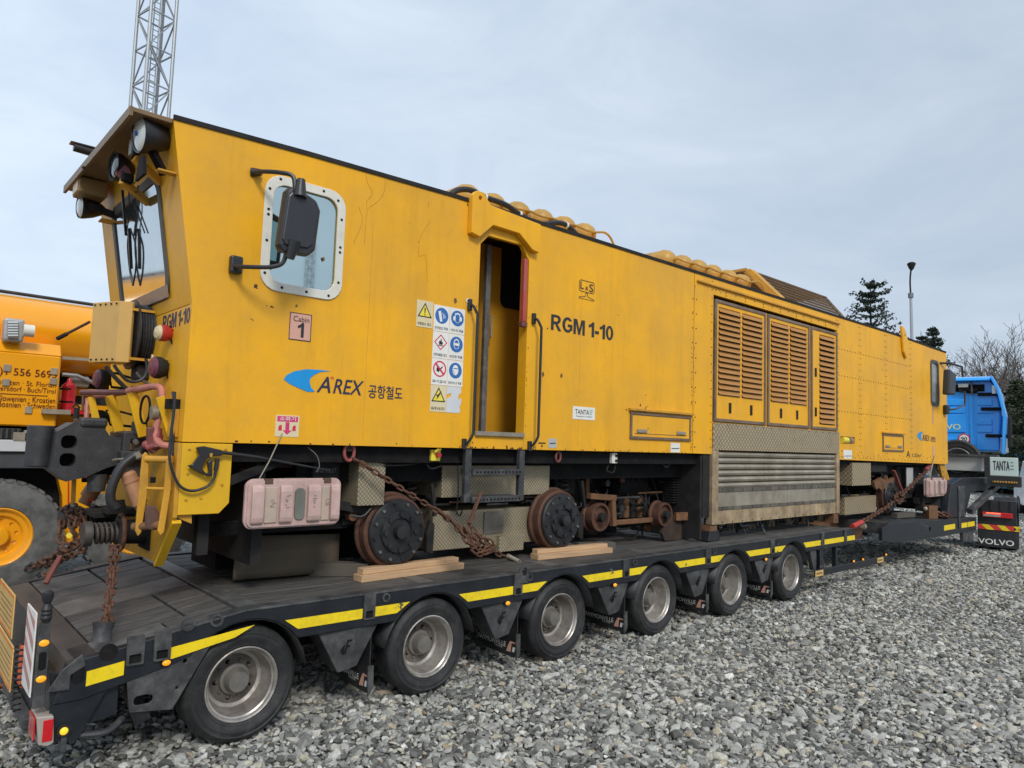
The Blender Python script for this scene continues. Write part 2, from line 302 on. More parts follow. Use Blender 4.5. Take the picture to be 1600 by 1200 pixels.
OFF = {}
def thing(name, label, cat, loc=(0,0,0), group=None):
    o = bpy.data.objects.new(name, None); COL.objects.link(o); o.location = loc; o.empty_display_size = 0.3
    o['label'] = label; o['category'] = cat
    if group: o['group'] = group
    OFF[o.name] = Vector(loc); return o
def part(name, mb, parent=None, m=None, bevel=0.0, label=None, kind=None, seg=1, ang=35, fix=True):
    if m is not None and not mb.mats: mb.mats.append(m)
    off = OFF[parent.name] if parent else Vector((0,0,0))
    o = bpy.data.objects.new(name, mb.mesh(name, off, ang, fix)); COL.objects.link(o)
    if parent: o.parent = parent
    OFF[o.name] = off
    if bevel:
        b = o.modifiers.new('bevel', 'BEVEL'); b.width = bevel; b.segments = seg; b.limit_method = 'ANGLE'; b.angle_limit = math.radians(40)
    if label: o['label'] = label
    if kind: o['kind'] = kind
    return o
def single(name, mb, label, cat, m=None, group=None, **k):
    o = part(name, mb, None, m, **k); o['label'] = label; o['category'] = cat
    if group: o['group'] = group
    return o
def struct(name, mb, m=None, kind='structure', **k):
    o = part(name, mb, None, m, **k); o['kind'] = kind; return o
def inst(name, me, parent, loc=(0,0,0), rot=None, scale=None, label=None):   # another object sharing a mesh; loc is in the parent's own frame
    o = bpy.data.objects.new(name, me); COL.objects.link(o); o.parent = parent; o.location = loc
    if rot is not None: o.rotation_euler = rot
    if scale is not None: o.scale = scale
    if label: o['label'] = label
    OFF[o.name] = OFF.get(parent.name, Vector((0,0,0))) + Vector(loc) if parent else Vector(loc)
    return o
def copy_tree(o, parent=None, first=True):
    c = o.copy(); COL.objects.link(c)
    if parent is not None: c.parent = parent
    OFF[c.name] = OFF.get(o.name, Vector((0,0,0)))
    for ch in [x for x in bpy.data.objects if x.parent == o]: copy_tree(ch, c, False)
    return c
def B(a, b, m): return MB().use(m).box(a, b)
def rrect(x0, z0, x1, z1, r, n=5):
    x0, x1 = sorted((x0, x1)); z0, z1 = sorted((z0, z1)); p = []
    for cx, cz, a in ((x1-r, z0+r, -90), (x1-r, z1-r, 0), (x0+r, z1-r, 90), (x0+r, z0+r, 180)):
        for i in range(n+1): t = math.radians(a + 90*i/n); p.append((cx + r*math.cos(t), cz + r*math.sin(t)))
    return p
def circ(x, z, r, n=20, rz=None): return [(x + r*math.cos(2*math.pi*i/n), z + (rz or r)*math.sin(2*math.pi*i/n)) for i in range(n)]
def curve(pts, n=6):            # Catmull-Rom through the points
    pts = [Vector(p) for p in pts]; P = [pts[0]*2-pts[1]] + pts + [pts[-1]*2-pts[-2]]; o = []
    for i in range(1, len(P)-2):
        for k in range(n):
            t = k/n; a, b, c, d = P[i-1:i+3]
            o.append(0.5*((2*b) + (c-a)*t + (2*a-5*b+4*c-d)*t*t + (3*b-a-3*c+d)*t**3))
    o.append(pts[-1]); return o
def sag(p, q, s, n=12):
    p, q = Vector(p), Vector(q); return [p.lerp(q, i/n) - Vector((0,0,s*4*(i/n)*(1-i/n))) for i in range(n+1)]

# ------------------------------------------------------------------ lettering: a text outline fitted to a rectangle
def lettering(s, org, ux, uz, w, h, m, parent, bold=0.0, shear=0.0, name='lettering', space=1.0, th=0.0):
    cu = bpy.data.curves.new('t', 'FONT'); cu.body = s; cu.shear = shear; cu.resolution_u = 3; cu.space_character = space
    o = bpy.data.objects.new('t', cu); COL.objects.link(o); bpy.context.view_layer.update()
    me = bpy.data.meshes.new_from_object(o.evaluated_get(bpy.context.evaluated_depsgraph_get()))
    bpy.data.objects.remove(o); bpy.data.curves.remove(cu)
    if not me.vertices: return None
    xs = [v.co.x for v in me.vertices]; ys = [v.co.y for v in me.vertices]; x0, x1, y0, y1 = min(xs), max(xs), min(ys), max(ys)
    org, ux, uz = Vector(org), Vector(ux), Vector(uz); off = OFF[parent.name]
    for v in me.vertices: v.co = org + ux*((v.co.x-x0)/(x1-x0)*w) + uz*((v.co.y-y0)/(y1-y0)*h) - off
    if bold:        # heavier strokes: the outline repeated a hair apart, each copy 0.15 mm in front of the last
        nn = ux.cross(uz).normalized(); bm = bmesh.new(); sh = bold*h*.55
        for k, (dx, dz) in enumerate(((0, 0), (1, 0), (-1, 0), (0, 1), (0, -1))):
            o2 = len(bm.verts); bm.from_mesh(me); bm.verts.ensure_lookup_table()
            for v in bm.verts[o2:]: v.co += ux*dx*sh + uz*dz*sh*.6 - nn*(.00015*k if (nn.dot(CZ) > 0) else -.00015*k)
        bm.to_mesh(me); bm.free()
    me.materials.clear(); me.materials.append(m); me.name = name; me.update()
    ob = bpy.data.objects.new(name, me); COL.objects.link(ob); ob.parent = parent; OFF[ob.name] = off; return ob
def textY(s, u0, v0, u1, v1, y, m, parent, **k):     # lettering on a plane facing the camera side; corners: left bottom and right top sighted in the photograph
    a = PY(u0, v0, y); b = PY(u1, v1, y)
    return lettering(s, (a.x, y, min(a.z, b.z)), (1,0,0), (0,0,1), b.x-a.x, abs(b.z-a.z), m, parent, **k)
def textXZ(s, x0, z0, w, h, y, m, parent, **k): return lettering(s, (x0, y, z0), (1,0,0), (0,0,1), w, h, m, parent, **k)

GLY = {'R': (.80, [([(0,0),(0,1),(.45,1),(.60,.97),(.70,.88),(.74,.74),(.70,.58),(.58,.47),(.50,.44),(.80,0),(.56,0),(.31,.40),(.2,.40),(.2,0)], [[(.2,.57),(.42,.58),(.52,.64),(.53,.74),(.50,.81),(.42,.84),(.2,.84)]])]),
 'G': (.82, [([(.41+.41*math.cos(math.radians(a)), .5+.5*math.sin(math.radians(a))) for a in range(35, 330, 15)] + [(.80,.16),(.80,.55),(.43,.55),(.43,.38),(.60,.38),(.60,.25)] + [(.42+.21*math.cos(math.radians(a)), .5+.33*math.sin(math.radians(a))) for a in range(310, 30, -20)], [])]),
 'M': (.92, [([(0,0),(0,1),(.28,1),(.46,.36),(.64,1),(.92,1),(.92,0),(.73,0),(.73,.74),(.53,0),(.39,0),(.19,.74),(.19,0)], [])]),
 '1': (.46, [([(0,.62),(0,.79),(.18,.86),(.30,1),(.46,1),(.46,0),(.25,0),(.25,.70),(.12,.64)], [])]),
 '-': (.34, [([(0,.26),(.34,.26),(.34,.46),(0,.46)], [])]),
 '0': (.66, [([(.33+.33*math.cos(2*math.pi*i/20), .5+.5*math.sin(2*math.pi*i/20)) for i in range(20)], [[(.33+.13*math.cos(2*math.pi*i/16), .5+.34*math.sin(2*math.pi*i/16)) for i in range(16)]])])}
def block(s, org, ux, w, h, m, parent, nrm=(0,-1,0), name='lettering'):      # heavy sans-serif letters cut from sheet
    ux, nrm, org = Vector(ux), Vector(nrm), Vector(org); tot = 0; pos = []
    for ch in s:
        if ch == ' ': tot += .26; continue
        pos.append((tot, ch)); tot += GLY[ch][0] + .07
    tot -= .07; k = w/tot; mb = MB().use(m)
    for x, ch in pos:
        for outer, holes in GLY[ch][1]:
            o = len(mb.v); mb.poly([(x+a, b) for a, b in outer], 0, 1, [[(x+a, b) for a, b in hh] for hh in holes])
    mb.v = [tuple(org + ux*(a*k) + Vector((0,0,c*h)) + nrm*(.0012*(1-t))) for a, t, c in mb.v]
    return part(name, mb, parent)
LINK = None
def link_mesh(L_, W_, r, m, name='link'):
    mb = MB().use(m); pts = []; R = W_/2 - r; H = L_/2 - W_/2
    for i in range(8): t = math.pi*i/7 ; pts.append((R*math.cos(t), 0, H + R*math.sin(t)))
    for i in range(8): t = math.pi + math.pi*i/7; pts.append((R*math.cos(t), 0, -H + R*math.sin(t)))
    pts.append(pts[0]); pts.append(pts[1]); mb.tube(pts, r, 6, caps=False); return mb.mesh(name)
LM = {}
def chain(path, parent, L_=0.085, W_=0.06, r=0.0095, m=None, jit=0.15, roll0=0.0):
    m = m or RUST; key = (L_, W_, r, m.name)
    if key not in LM: LM[key] = link_mesh(L_, W_, r, m)
    pts = [Vector(p) for p in path]; pitch = L_ - 2.2*r; seg = []; tot = 0
    for a, b in zip(pts, pts[1:]): seg.append((tot, a, b, (b-a).length)); tot += (b-a).length
    n = max(1, int(tot/pitch)); off = OFF[parent.name]
    for k in range(n):
        t = (k+0.5)*tot/n; s_ = [q for q in seg if q[0] <= t][-1]; p = s_[1].lerp(s_[2], (t-s_[0])/max(s_[3], 1e-6)); d = (s_[2]-s_[1]).normalized()
        q = d.to_track_quat('Z', 'Y'); o = bpy.data.objects.new('link', LM[key]); COL.objects.link(o); o.parent = parent
        o.location = p - off; ro = math.pi/2*(k % 2) + roll0 + random.uniform(-jit, jit)
        o.rotation_mode = 'QUATERNION'; o.rotation_quaternion = q @ Matrix.Rotation(ro, 3, 'Z').to_quaternion()

# ================================================================== THE RAIL GRINDING MACHINE
MAC = thing('rail_grinding_machine', 'long yellow rail grinding machine with open cab door, loaded on the black low trailer', 'railway machine', (9.4, 6.3, DZ))
def mp(name, mb, m=None, parent=None, **k): return part(name, mb, parent or MAC, m, **k)
RZ = [(1.40, 4.27), (2.4, 4.31), (3.8, 4.345), (6.5, 4.35), (14.5, 4.38), (17.36, 4.34)]
def roofz(x):
    for (a, b), (c, d) in zip(RZ, RZ[1:]):
        if x <= c: return b + (d-b)*(x-a)/(c-a)
    return RZ[-1][1]
def sill(x): return 2.02 if x < 7.75 else 2.02 - 0.11*(x-7.75)/9.6
def roofline(x0, x1): return [(x1, roofz(x1))] + [p for p in reversed(RZ) if x0 < p[0] < x1] + [(x0, roofz(x0))]
WT = 0.05
# cab side
D0, D1, DB, DT = 4.19, 4.83, 2.17, 4.07
win = rrect(2.14, 3.24, 2.69, 4.01, 0.11)
P1 = [(1.61, 2.02), (D0, 2.02), (D0, roofz(D0)), (3.8, 4.345), (2.4, 4.31), (1.40, 4.27), (1.61, 2.99)]
mp('cab_side_panel', MB().poly(P1, NY, NY+WT, [win]), Y)
mp('door_sill_panel', MB().poly([(D0+.004, 2.02), (D1-.004, 2.02), (D1-.004, DB), (D0+.004, DB)], NY+.002, NY+WT), Y)
mp('door_head_panel', MB().poly([(D0+.004, DT-.1), (D0+.1, DT), (D1-.1, DT), (D1-.004, DT-.14), (D1-.004, roofz(D1)), (D0+.004, roofz(D0))], NY+.002, NY+WT), Y)
mp('cabin_side_panel', MB().poly([(D1, 2.02), (7.745, 2.02)] + roofline(D1, 7.745), NY, NY+WT), Y)
# engine room side: plated in riveted sheets
XE = 17.33
xs = [7.755, 8.2, 11.93, 12.85, 14.0, 15.25, XE]
for i, (a, b) in enumerate(zip(xs, xs[1:])):
    if i == 1:    # the louvred bay: the sheet only above and below the louvre doors
        mp('riveted_panel', MB().poly([(a+.003, 4.13), (b-.003, 4.13)] + roofline(a+.003, b-.003), NY, NY+WT), Y, bevel=0.003)
        mp('riveted_panel', B((a+.003, NY, 2.40), (b-.003, NY+WT, 2.44), Y))
        continue
    zb = sill((a+b)/2)
    holes = [rrect(16.4, 3.16, 16.82, 4.06, 0.09)] if i == 5 else ([rrect(12.05, 2.24, 12.62, 2.36, .01)] if i == 2 else [])
    mp('riveted_panel', MB().poly([(a+.003, sill(a)), (b-.003, sill(b))] + roofline(a+.003, b-.003), NY, NY+WT, holes), Y)
# rivets along the seams
rv = MB()
def rivet(x, z, y=NY, r=0.011): rv.lathe([(0, r), (-.006, r*.7), (-.0075, 0.0005)], (x, y, z), (0, 1, 0), 6)
for x in (7.72, 7.80):
    z = 2.1
    while z < 4.15: rivet(x, z); z += .19
for x in (8.16, 11.89, 11.97, 12.81, 12.89, 13.96, 14.04, 15.21, 15.29):
    z = 2.1
    while z < 4.3: rivet(x, z, r=.009); z += .11
for z in (2.78, 3.38, 3.83):
    x = 12.0
    while x < 15.25: rivet(x, z); x += .11
for x in [8.25 + .25*i for i in range(15)]: rivet(x, 4.20); rivet(x, 4.16 if x % .5 < .25 else 4.20)
for x in [12.0 + .16*i for i in range(32)]: rivet(x, sill(x)+.04)
for x in [6.42 + .26*i for i in range(5)]: rivet(x, 2.50)
mp('rivets', rv, RUSTB, kind='stuff')
# far side, roof, end walls, floor and ceiling
mp('far_side_panel', MB().poly([(1.61, 2.02), (XE, 1.93)] + roofline(1.40, XE) + [(1.61, 2.99)], FY-WT, FY), Y, bevel=0.005)
for a, b in ((1.40, 7.745), (7.75, XE)):
    r = MB().use(Y); pts = [(x, roofz(x)) for x in [a] + [p[0] for p in RZ if a < p[0] < b] + [b]]
    r.poly([(x, z) for x, z in pts] + [(x, z-.04) for x, z in reversed(pts)], NY+WT, FY-WT); mp('roof_sheet', r)
    r = MB(); r.poly([(x, z+.022) for x, z in pts] + [(x, z-.012) for x, z in reversed(pts)], NY-.012, NY+.004); mp('roof_edge_strip', r, DK2)
mp('floor_frame', MB().box((1.7, NY+.09, 1.88), (17.2, FY-.09, 2.015)), DK)
mp('cab_rear_wall', B((XE, NY+.002, 1.935), (XE+.05, FY, 4.33), Y))
# front wall, two planes: the upper one leans out over the windscreen
f0, f1, f2 = (1.40, 4.27), (1.61, 2.99), (1.61, 2.02)
def FW(y, z, d=0.0):      # point on the front wall
    x = f1[0] + (f0[0]-f1[0])*(z-f1[1])/(f0[1]-f1[1]) if z > f1[1] else f1[0]
    return Vector((x-d, y, z))
def sight_front(u, v, d=0.0):
    r_ = ray(u, v); t0, t1 = 3.0/r_.y, 12.0/r_.y
    for _ in range(40):
        tm = (t0+t1)/2; p = CAM + r_*tm
        if p.x > FW(0, p.z).x - d: t1 = tm
        else: t0 = tm
    return CAM + r_*t0
def front_plate(outer, d0, d1, m, name, holes=(), **k):     # plate lying on the front wall, outline given in (y, z)
    mb = MB().use(m).poly(outer, d0, d1, holes, 'yz'); mb.v = [tuple(FW(y, z, -d)) for d, y, z in mb.v]; return mp(name, mb, **k)
wc = [sight_front(*q) for q in ((172, 345), (246, 274), (265, 462), (200, 478))]
ya, yb = 5.42, 6.80; za, zb_ = 3.03, 3.93
ya = (wc[1].y + wc[2].y)/2; yb = (wc[0].y + wc[3].y)/2; zt = (wc[0].z + wc[1].z)/2; zl = (wc[2].z + wc[3].z)/2
scr = rrect(ya, zl, yb, zt, 0.12)
front_plate([(NY+.004, 2.99), (FY-.004, 2.99), (FY-.004, 4.262), (NY+.004, 4.262)], 0.0, -0.0, Y, 'front_wall_upper') if False else None
front_plate([(NY+.052, 2.993), (FY-.052, 2.993), (FY-.052, 4.22), (NY+.052, 4.22)], 0, .04, Y, 'front_wall_upper', [scr])
mp('front_wall_lower', MB().box((1.61, NY+.052, 2.02), (1.65, FY-.052, 2.987)), Y)
front_plate(rrect(ya-.05, zl-.05, yb+.05, zt+.05, .15), -.014, .002, GASK, 'windscreen_gasket', [rrect(ya+.02, zl+.02, yb-.02, zt-.02, .1)], bevel=.004)
front_plate(rrect(ya+.004, zl+.004, yb-.004, zt-.004, .1), -.002, .006, GLASSW, 'windscreen_pane')
front_plate([(ya-.03, zl-.045), (yb+.02, zl-.045), (yb+.02, zl+.05), (ya-.03, zl+.05)], -.018, -.015, mat('windscreen_sill_strip', (.22, .2, .17), .4, m=.4, var=.2), 'windscreen_sill', bevel=.002)
# visor
VX, VZ = 1.13, 4.262
mp('visor', MB().poly([(VX, NY-.002), (1.398, NY-.002), (1.398, FY+.01), (VX, FY+.01)], VZ-.035, VZ, plane='xy'), TAN, bevel=.004)
mp('visor_lip', MB().box((VX-.006, NY-.008, VZ-.065), (VX+.016, FY+.012, VZ-.001)), TAN)
# dark cab room seen through nothing but the door: inner partition and inner door
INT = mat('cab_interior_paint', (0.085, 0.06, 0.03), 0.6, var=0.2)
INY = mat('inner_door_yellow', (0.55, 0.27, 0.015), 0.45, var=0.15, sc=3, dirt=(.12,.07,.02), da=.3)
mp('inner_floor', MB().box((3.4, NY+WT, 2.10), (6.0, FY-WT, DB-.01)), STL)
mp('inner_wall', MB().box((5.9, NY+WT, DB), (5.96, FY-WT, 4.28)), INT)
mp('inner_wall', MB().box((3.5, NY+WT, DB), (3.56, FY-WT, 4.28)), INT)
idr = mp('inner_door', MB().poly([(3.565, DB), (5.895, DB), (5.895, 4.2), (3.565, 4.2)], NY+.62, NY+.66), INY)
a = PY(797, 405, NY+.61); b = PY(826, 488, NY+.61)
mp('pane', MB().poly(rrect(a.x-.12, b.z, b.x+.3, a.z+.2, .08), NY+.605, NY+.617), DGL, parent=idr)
h = PY(768, 510, NY+.54)
mp('handle', MB().tube([h+V(0,.07,.13), h+V(0,0,.11), h+V(0,0,-.11), h+V(0,.07,-.13)], .012), ALU, parent=idr)
# grey sliding-door post just inside the opening
pp = PY(758, 520, NY+.35); mp('door_post', MB().box((pp.x-.03, NY+.32, DB), (pp.x+.03, NY+.37, 4.1)), STL, bevel=.003)
# jambs and threshold, red rubber edge of the slid-back door
mp('door_jamb', MB().box((D0-.02, NY+WT, DB), (D0+.0, NY+.30, DT)), Y)
mp('door_jamb', MB().box((D1, NY+WT, DB), (D1+.02, NY+.12, DT)), Y)
mp('door_threshold', MB().box((D0+.01, NY-.03, DB-.03), (D1-.01, NY+.30, DB+.012)), ALU, bevel=.003)
a = PY(819, 404, NY-.01); b = PY(818, 503, NY-.01)
mp('red_door_edge', MB().box((D1-.075, NY-.02, b.z), (D1-.03, NY+.03, a.z)), mat('faded_red_rubber', (.42,.06,.055), .5, dirt=(.5,.25,.2), da=.4), bevel=.006)
mp('red_edge_foot', MB().box((D1-.09, NY-.024, b.z-.05), (D1-.015, NY+.035, b.z-.002)), MAROON, bevel=.004)
# lintel plate with its lifting eye, proud of the side
lin = [S(*q, NY-.03) for q in ((733, 364), (735, 305), (742, 299), (752, 302), (763, 322), (841, 352), (839, 396), (828, 391), (808, 366), (767, 353), (746, 371))]
eye = circ(*S(747, 311, NY-.03), .022, 10)
mp('door_hood', MB().poly(lin, NY-.07, NY-.005, [eye]), Y, bevel=.004)
# window 1
wf = mp('window_frame', MB().poly(rrect(2.075, 3.175, 2.755, 4.075, .14), NY-.014, NY-.001, [rrect(2.145, 3.245, 2.685, 4.005, .10)]), WHT, bevel=.004)
sc_ = MB()
for x, z in [(2.19, 4.045), (2.35, 4.045), (2.55, 4.045), (2.68, 4.0), (2.72, 3.85), (2.72, 3.62), (2.72, 3.58), (2.72, 3.33), (2.64, 3.21), (2.45, 3.21), (2.25, 3.21), (2.11, 3.3), (2.11, 3.55), (2.11, 3.75), (2.11, 3.79), (2.11, 3.95)]:
    sc_.lathe([(0, .012), (-.006, .008), (-.007, .0005)], (x, NY-.014, z), (0,1,0), 8)
mp('screws', sc_, DK2, parent=wf, kind='stuff')
mp('window_pane', MB().poly(rrect(2.138, 3.238, 2.692, 4.012, .11), NY+.012, NY+.018), GLASS)
# window 2 near the far end
mp('window_frame', MB().poly(rrect(16.36, 3.12, 16.87, 4.10, .12), NY-.014, NY-.001, [rrect(16.43, 3.2, 16.80, 4.03, .08)]), GASK, bevel=.003)
mp('window_pane', MB().poly(rrect(16.41, 3.17, 16.81, 4.05, .08), NY+.012, NY+.018), mat('grey_side_glass', (.33, .36, .34), .15, m=.2, var=.05))
# handrails either side of the door
for (ut, vt), (ub, vb) in (((737, 480), (733, 694)), ((831, 500), (826, 697))):
    t = PY(ut, vt, NY-.09); b = PY(ub, vb, NY-.09); x = t.x if ut < 800 else (t.x+b.x)/2
    x = 4.10 if ut < 800 else 4.93
    z1, z0 = t.z, b.z
    mp('handrail', MB().tube(curve([(x-.02, NY, z1+.03), (x-.015, NY-.06, z1+.02), (x+.015, NY-.09, z1-.06)], 4) + [V(x+.015, NY-.09, z0+.1)] + curve([(x+.01, NY-.09, z0+.08), (x-.02, NY-.05, z0+.01), (x-.03, NY, z0)], 4)[1:], .014), MIR)
    mp('handrail_foot', MB().box((x-.045, NY-.035, z1-.02), (x-.005, NY-.001, z1+.09)), MIR, bevel=.005); mp('handrail_foot', MB().box((x-.05, NY-.035, z0-.05), (x-.01, NY-.001, z0+.05)), MIR, bevel=.005)
# mirrors
def mirror(dx, sgn=1, lens_side=True):
    o = V(dx, 0, 0)
    c0 = PY(467, 348, NY-.30)
    m1 = mp('mirror', MB().poly([(c0.x+a*.98, c0.z+b) for a, b in [(-.165,-.20),(-.14,-.245),(.08,-.235),(.13,-.19),(.155,.12),(.12,.19),(.0,.235),(-.10,.245),(-.13,.20)]], NY-.345, NY-.25), MIR, bevel=.03, seg=3)
    mp('mirror_shell', MB().poly([(c0.x+a*.8-.01, c0.z+b*.8) for a, b in [(-.165,-.20),(-.14,-.245),(.08,-.235),(.13,-.19),(.155,.12),(.12,.19),(.0,.235),(-.10,.245),(-.13,.20)]], NY-.36, NY-.34), mat('mirror_shell_plastic', (.026,.027,.032), .35, var=.1), parent=m1, bevel=.01, seg=2)
    mp('mirror_glass', MB().poly([(c0.x+a*.85, c0.z+b*.88) for a, b in [(-.165,-.20),(.10,-.20),(.13,.15),(-.12,.2)]], NY-.249, NY-.246), GLASS, parent=m1)
    q = [PY(u, v, y) for u, v, y in ((397, 270, NY-.02), (412, 268, NY-.12), (440, 270, NY-.25), (458, 276, NY-.30), (461, 300, NY-.32))]
    mp('arm', MB().tube(curve(q, 4), .017), MIR, parent=m1)
    q = [PY(u, v, y) for u, v, y in ((362, 416, NY-.03), (385, 417, NY-.16), (425, 417, NY-.28), (443, 409, NY-.30), (448, 385, NY-.32))]
    mp('arm', MB().tube(curve(q, 4), .016), MIR, parent=m1)
    e = PY(400, 271, NY); mp('arm_foot', MB().cyl(e + V(-.03, 0, 0), e + V(.02, -.05, 0), .035, .024), MIR, parent=m1)
    e = PY(366, 415, NY); mp('arm_foot', MB().box(e + V(-.045, -.06, -.065), e + V(.045, -.001, .065)), MIR, parent=m1, bevel=.015, seg=2)
    mp('socket', MB().cyl(c0 + V(-.03, -.055, .17), c0 + V(-.02, -.04, .31), .05, .03), MIR, parent=m1)
    mp('socket', MB().cyl(c0 + V(-.05, -.055, -.16), c0 + V(-.07, -.04, -.29), .048, .03), MIR, parent=m1)
mirror(0)
# far mirror, seen edge on at the other end
def Q(u, v, y): return PY(u, v, y)
c1 = PY(1484, 598, NY-.28)
m2 = mp('mirror', MB().poly([(c1.x-.30, c1.z-.27), (c1.x+.12, c1.z-.25), (c1.x+.2, c1.z+.2), (c1.x-.2, c1.z+.27)], NY-.35, NY-.22), MIR, bevel=.03, seg=2)
mp('arm', MB().tube([(16.95, NY, 4.07), (17.2, NY-.12, 4.08), (17.45, NY-.28, 4.02), (17.48, NY-.28, 3.8)], .022), MIR, parent=m2)
mp('arm', MB().tube([(17.2, NY, 3.08), (17.4, NY-.15, 3.1), (17.6, NY-.28, 3.2), (17.6, NY-.28, 3.5)], .02), MIR, parent=m2)
mp('arm_foot', MB().box((17.1, NY-.09, 2.98), (17.28, NY-.001, 3.18)), MIR, parent=m2, bevel=.02)

# louvre doors: frame, back, slats each on its own, latches
SLAT = {}
def slat(wd):
    k = round(wd, 3)
    if k not in SLAT:
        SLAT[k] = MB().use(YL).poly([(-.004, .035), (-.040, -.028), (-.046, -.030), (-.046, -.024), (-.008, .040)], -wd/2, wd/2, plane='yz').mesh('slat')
        me = SLAT[k]
    return SLAT[k]
def louvre_door(x0, x1, z0, z1, cols, nsl, zs, latches, solid_left=0.0):
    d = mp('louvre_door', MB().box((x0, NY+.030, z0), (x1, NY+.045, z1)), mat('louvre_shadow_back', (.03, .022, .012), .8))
    # yellow sheet with openings
    wcol = (x1-x0-solid_left-.07*2-(cols-1)*.05)/cols; holes = []
    for c in range(cols):
        a = x0+solid_left+.07+c*(wcol+.05); holes.append([(a, zs), (a+wcol, zs), (a+wcol, z1-.07), (a, z1-.07)])
    mp('door_leaf', MB().poly([(x0, z0), (x1, z0), (x1, z1), (x0, z1)], NY-.012, NY+.028, holes), YL if 0 else Y, parent=d, bevel=.003)
    mp('door_trim', MB().poly([(x0-.025, z0-.025), (x1+.025, z0-.025), (x1+.025, z1+.025), (x0-.025, z1+.025)], NY-.026, NY+.02, [[(x0+.018, z0+.018), (x1-.018, z0+.018), (x1-.018, z1-.018), (x0+.018, z1-.018)]]), mat('brown_door_trim', (.16,.105,.07), .5, var=.3, dirt=(.3,.25,.18), da=.4), parent=d, bevel=.003)
    H = z1-.07-zs
    for c in range(cols):
        a = x0+solid_left+.07+c*(wcol+.05)
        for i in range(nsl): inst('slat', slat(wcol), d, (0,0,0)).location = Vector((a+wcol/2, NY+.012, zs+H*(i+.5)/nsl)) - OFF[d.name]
    for (lx, lz) in latches:
        l = mp('latch', MB().box((lx-.028, NY-.024, lz-.07), (lx+.028, NY-.013, lz+.07)), DK2, parent=d, bevel=.004)
louvre_door(8.24, 9.52, 2.47, 4.05, 2, 16, 2.80, [(8.6, 2.64), (9.15, 2.64)])
louvre_door(9.63, 10.88, 2.47, 4.05, 2, 16, 2.80, [(10.0, 2.64), (10.5, 2.64)])
louvre_door(10.99, 11.88, 2.47, 4.05, 1, 17, 2.53, [(11.12, 3.35), (11.12, 2.72)], solid_left=.20)
mp('door_post_strip', B((9.55, NY-.004, 2.445), (9.60, NY+.04, 4.08), Y)); mp('door_post_strip', B((10.91, NY-.004, 2.445), (10.96, NY+.04, 4.08), Y))
mp('rain_gutter', B((7.80, NY-.035, 4.235), (12.0, NY-.002, 4.262), Y2), bevel=.004)
# tread plate apron and roller shutter
mp('tread_plate_apron', MB().box((8.20, NY-.022, 2.07), (11.96, NY-.002, 2.425)), TP2, bevel=.002)
ap = MB()
for i in range(16): ap.lathe([(0, .012), (-.007, .0005)], (8.3+i*.235, NY-.022, 2.40), (0,1,0), 6)
mp('bolts', ap, DK2, kind='stuff')
shx0, shx1 = 8.34, 11.86
mp('shutter_guide', MB().box((8.19, NY-.02, 1.10), (8.33, NY+.08, 2.065)), ALU2, bevel=.004); mp('shutter_guide', MB().box((11.87, NY-.02, 1.10), (11.97, NY+.08, 2.065)), ALU2, bevel=.004)
for i in range(6):
    z = 2.055 - i*.083
    sh = MB(); prof = [(NY+.045, z), (NY+.012, z-.012), (NY-.004, z-.04), (NY+.010, z-.068), (NY+.045, z-.080)]
    sh.poly(prof, shx0, shx1, plane='yz'); mp('shutter_slat', sh, ALU, bevel=.002)
mp('shutter_panel', MB().box((shx0, NY+.008, 1.315), (shx1, NY+.03, 1.545)), ALU, bevel=.003)
mp('shutter_rail', MB().box((shx0, NY-.004, 1.515), (shx1, NY+.007, 1.57)), mat('grimy_rail', (.17,.15,.12), .5, m=.4, var=.3, dirt=(.05,.04,.03), da=.5), bevel=.002)
mp('shutter_rail', MB().box((shx0, NY-.004, 1.275), (shx1, NY+.007, 1.325)), MATS['grimy_rail'], bevel=.002)
mp('shutter_kick_panel', MB().box((shx0, NY-.001, 1.095), (shx1, NY+.03, 1.272)), ALU2, bevel=.003)
bl = MB()
for i in range(14):
    for z in (1.555, 1.527, 1.312, 1.287, 1.12): bl.lathe([(0, .011), (-.007, .0005)], (shx0+.12+i*.252, NY-.004, z), (0,1,0), 6)
mp('bolts', bl, DK, kind='stuff')
# dirty leg posts below the shutter guides and the grinding bay's end plates
mp('leg_post', MB().poly([(8.19, 1.09), (8.34, 1.09), (8.36, .90), (8.14, .91)], NY+.0, NY+.16), RUSTO, bevel=.006)
mp('rubber_foot', MB().poly([(8.16, 1.02), (8.37, 1.02), (8.39, .89), (8.30, .888), (8.12, .895)], NY-.01, NY+.18), BLK, bevel=.006)
mp('leg_post', MB().poly([(11.82, 1.09), (11.95, 1.09), (11.97, .93), (11.80, .93)], NY, NY+.16), RUSTO, bevel=.006)
mp('end_plate', MB().box((7.98, NY+.03, .92), (8.02, FY-.1, 2.0)), DK2); RD = mat('dark_scorched_steel', (.05,.034,.027), .75, var=.3, dirt=(.10,.055,.035), da=.4, ds=5, spec=.3)
mp('end_plate', MB().poly([(7.62, .90), (8.17, .89), (8.17, 1.12), (7.95, 1.22), (7.68, 1.22), (7.55, 1.0)], NY+.30, NY+.34), RD)
mp('end_plate', MB().bar((7.80, NY+.28, 1.20), (8.12, NY+.20, 1.20), .05, .10), RUSTO)
mp('end_plate', MB().box((8.03, NY+.02, 1.2), (8.18, NY+.10, 2.01)), DK2, bevel=.004)
mp('shutter_box_back', MB().box((8.1, NY+.5, 1.12), (11.95, NY+.55, 2.0)), DK)
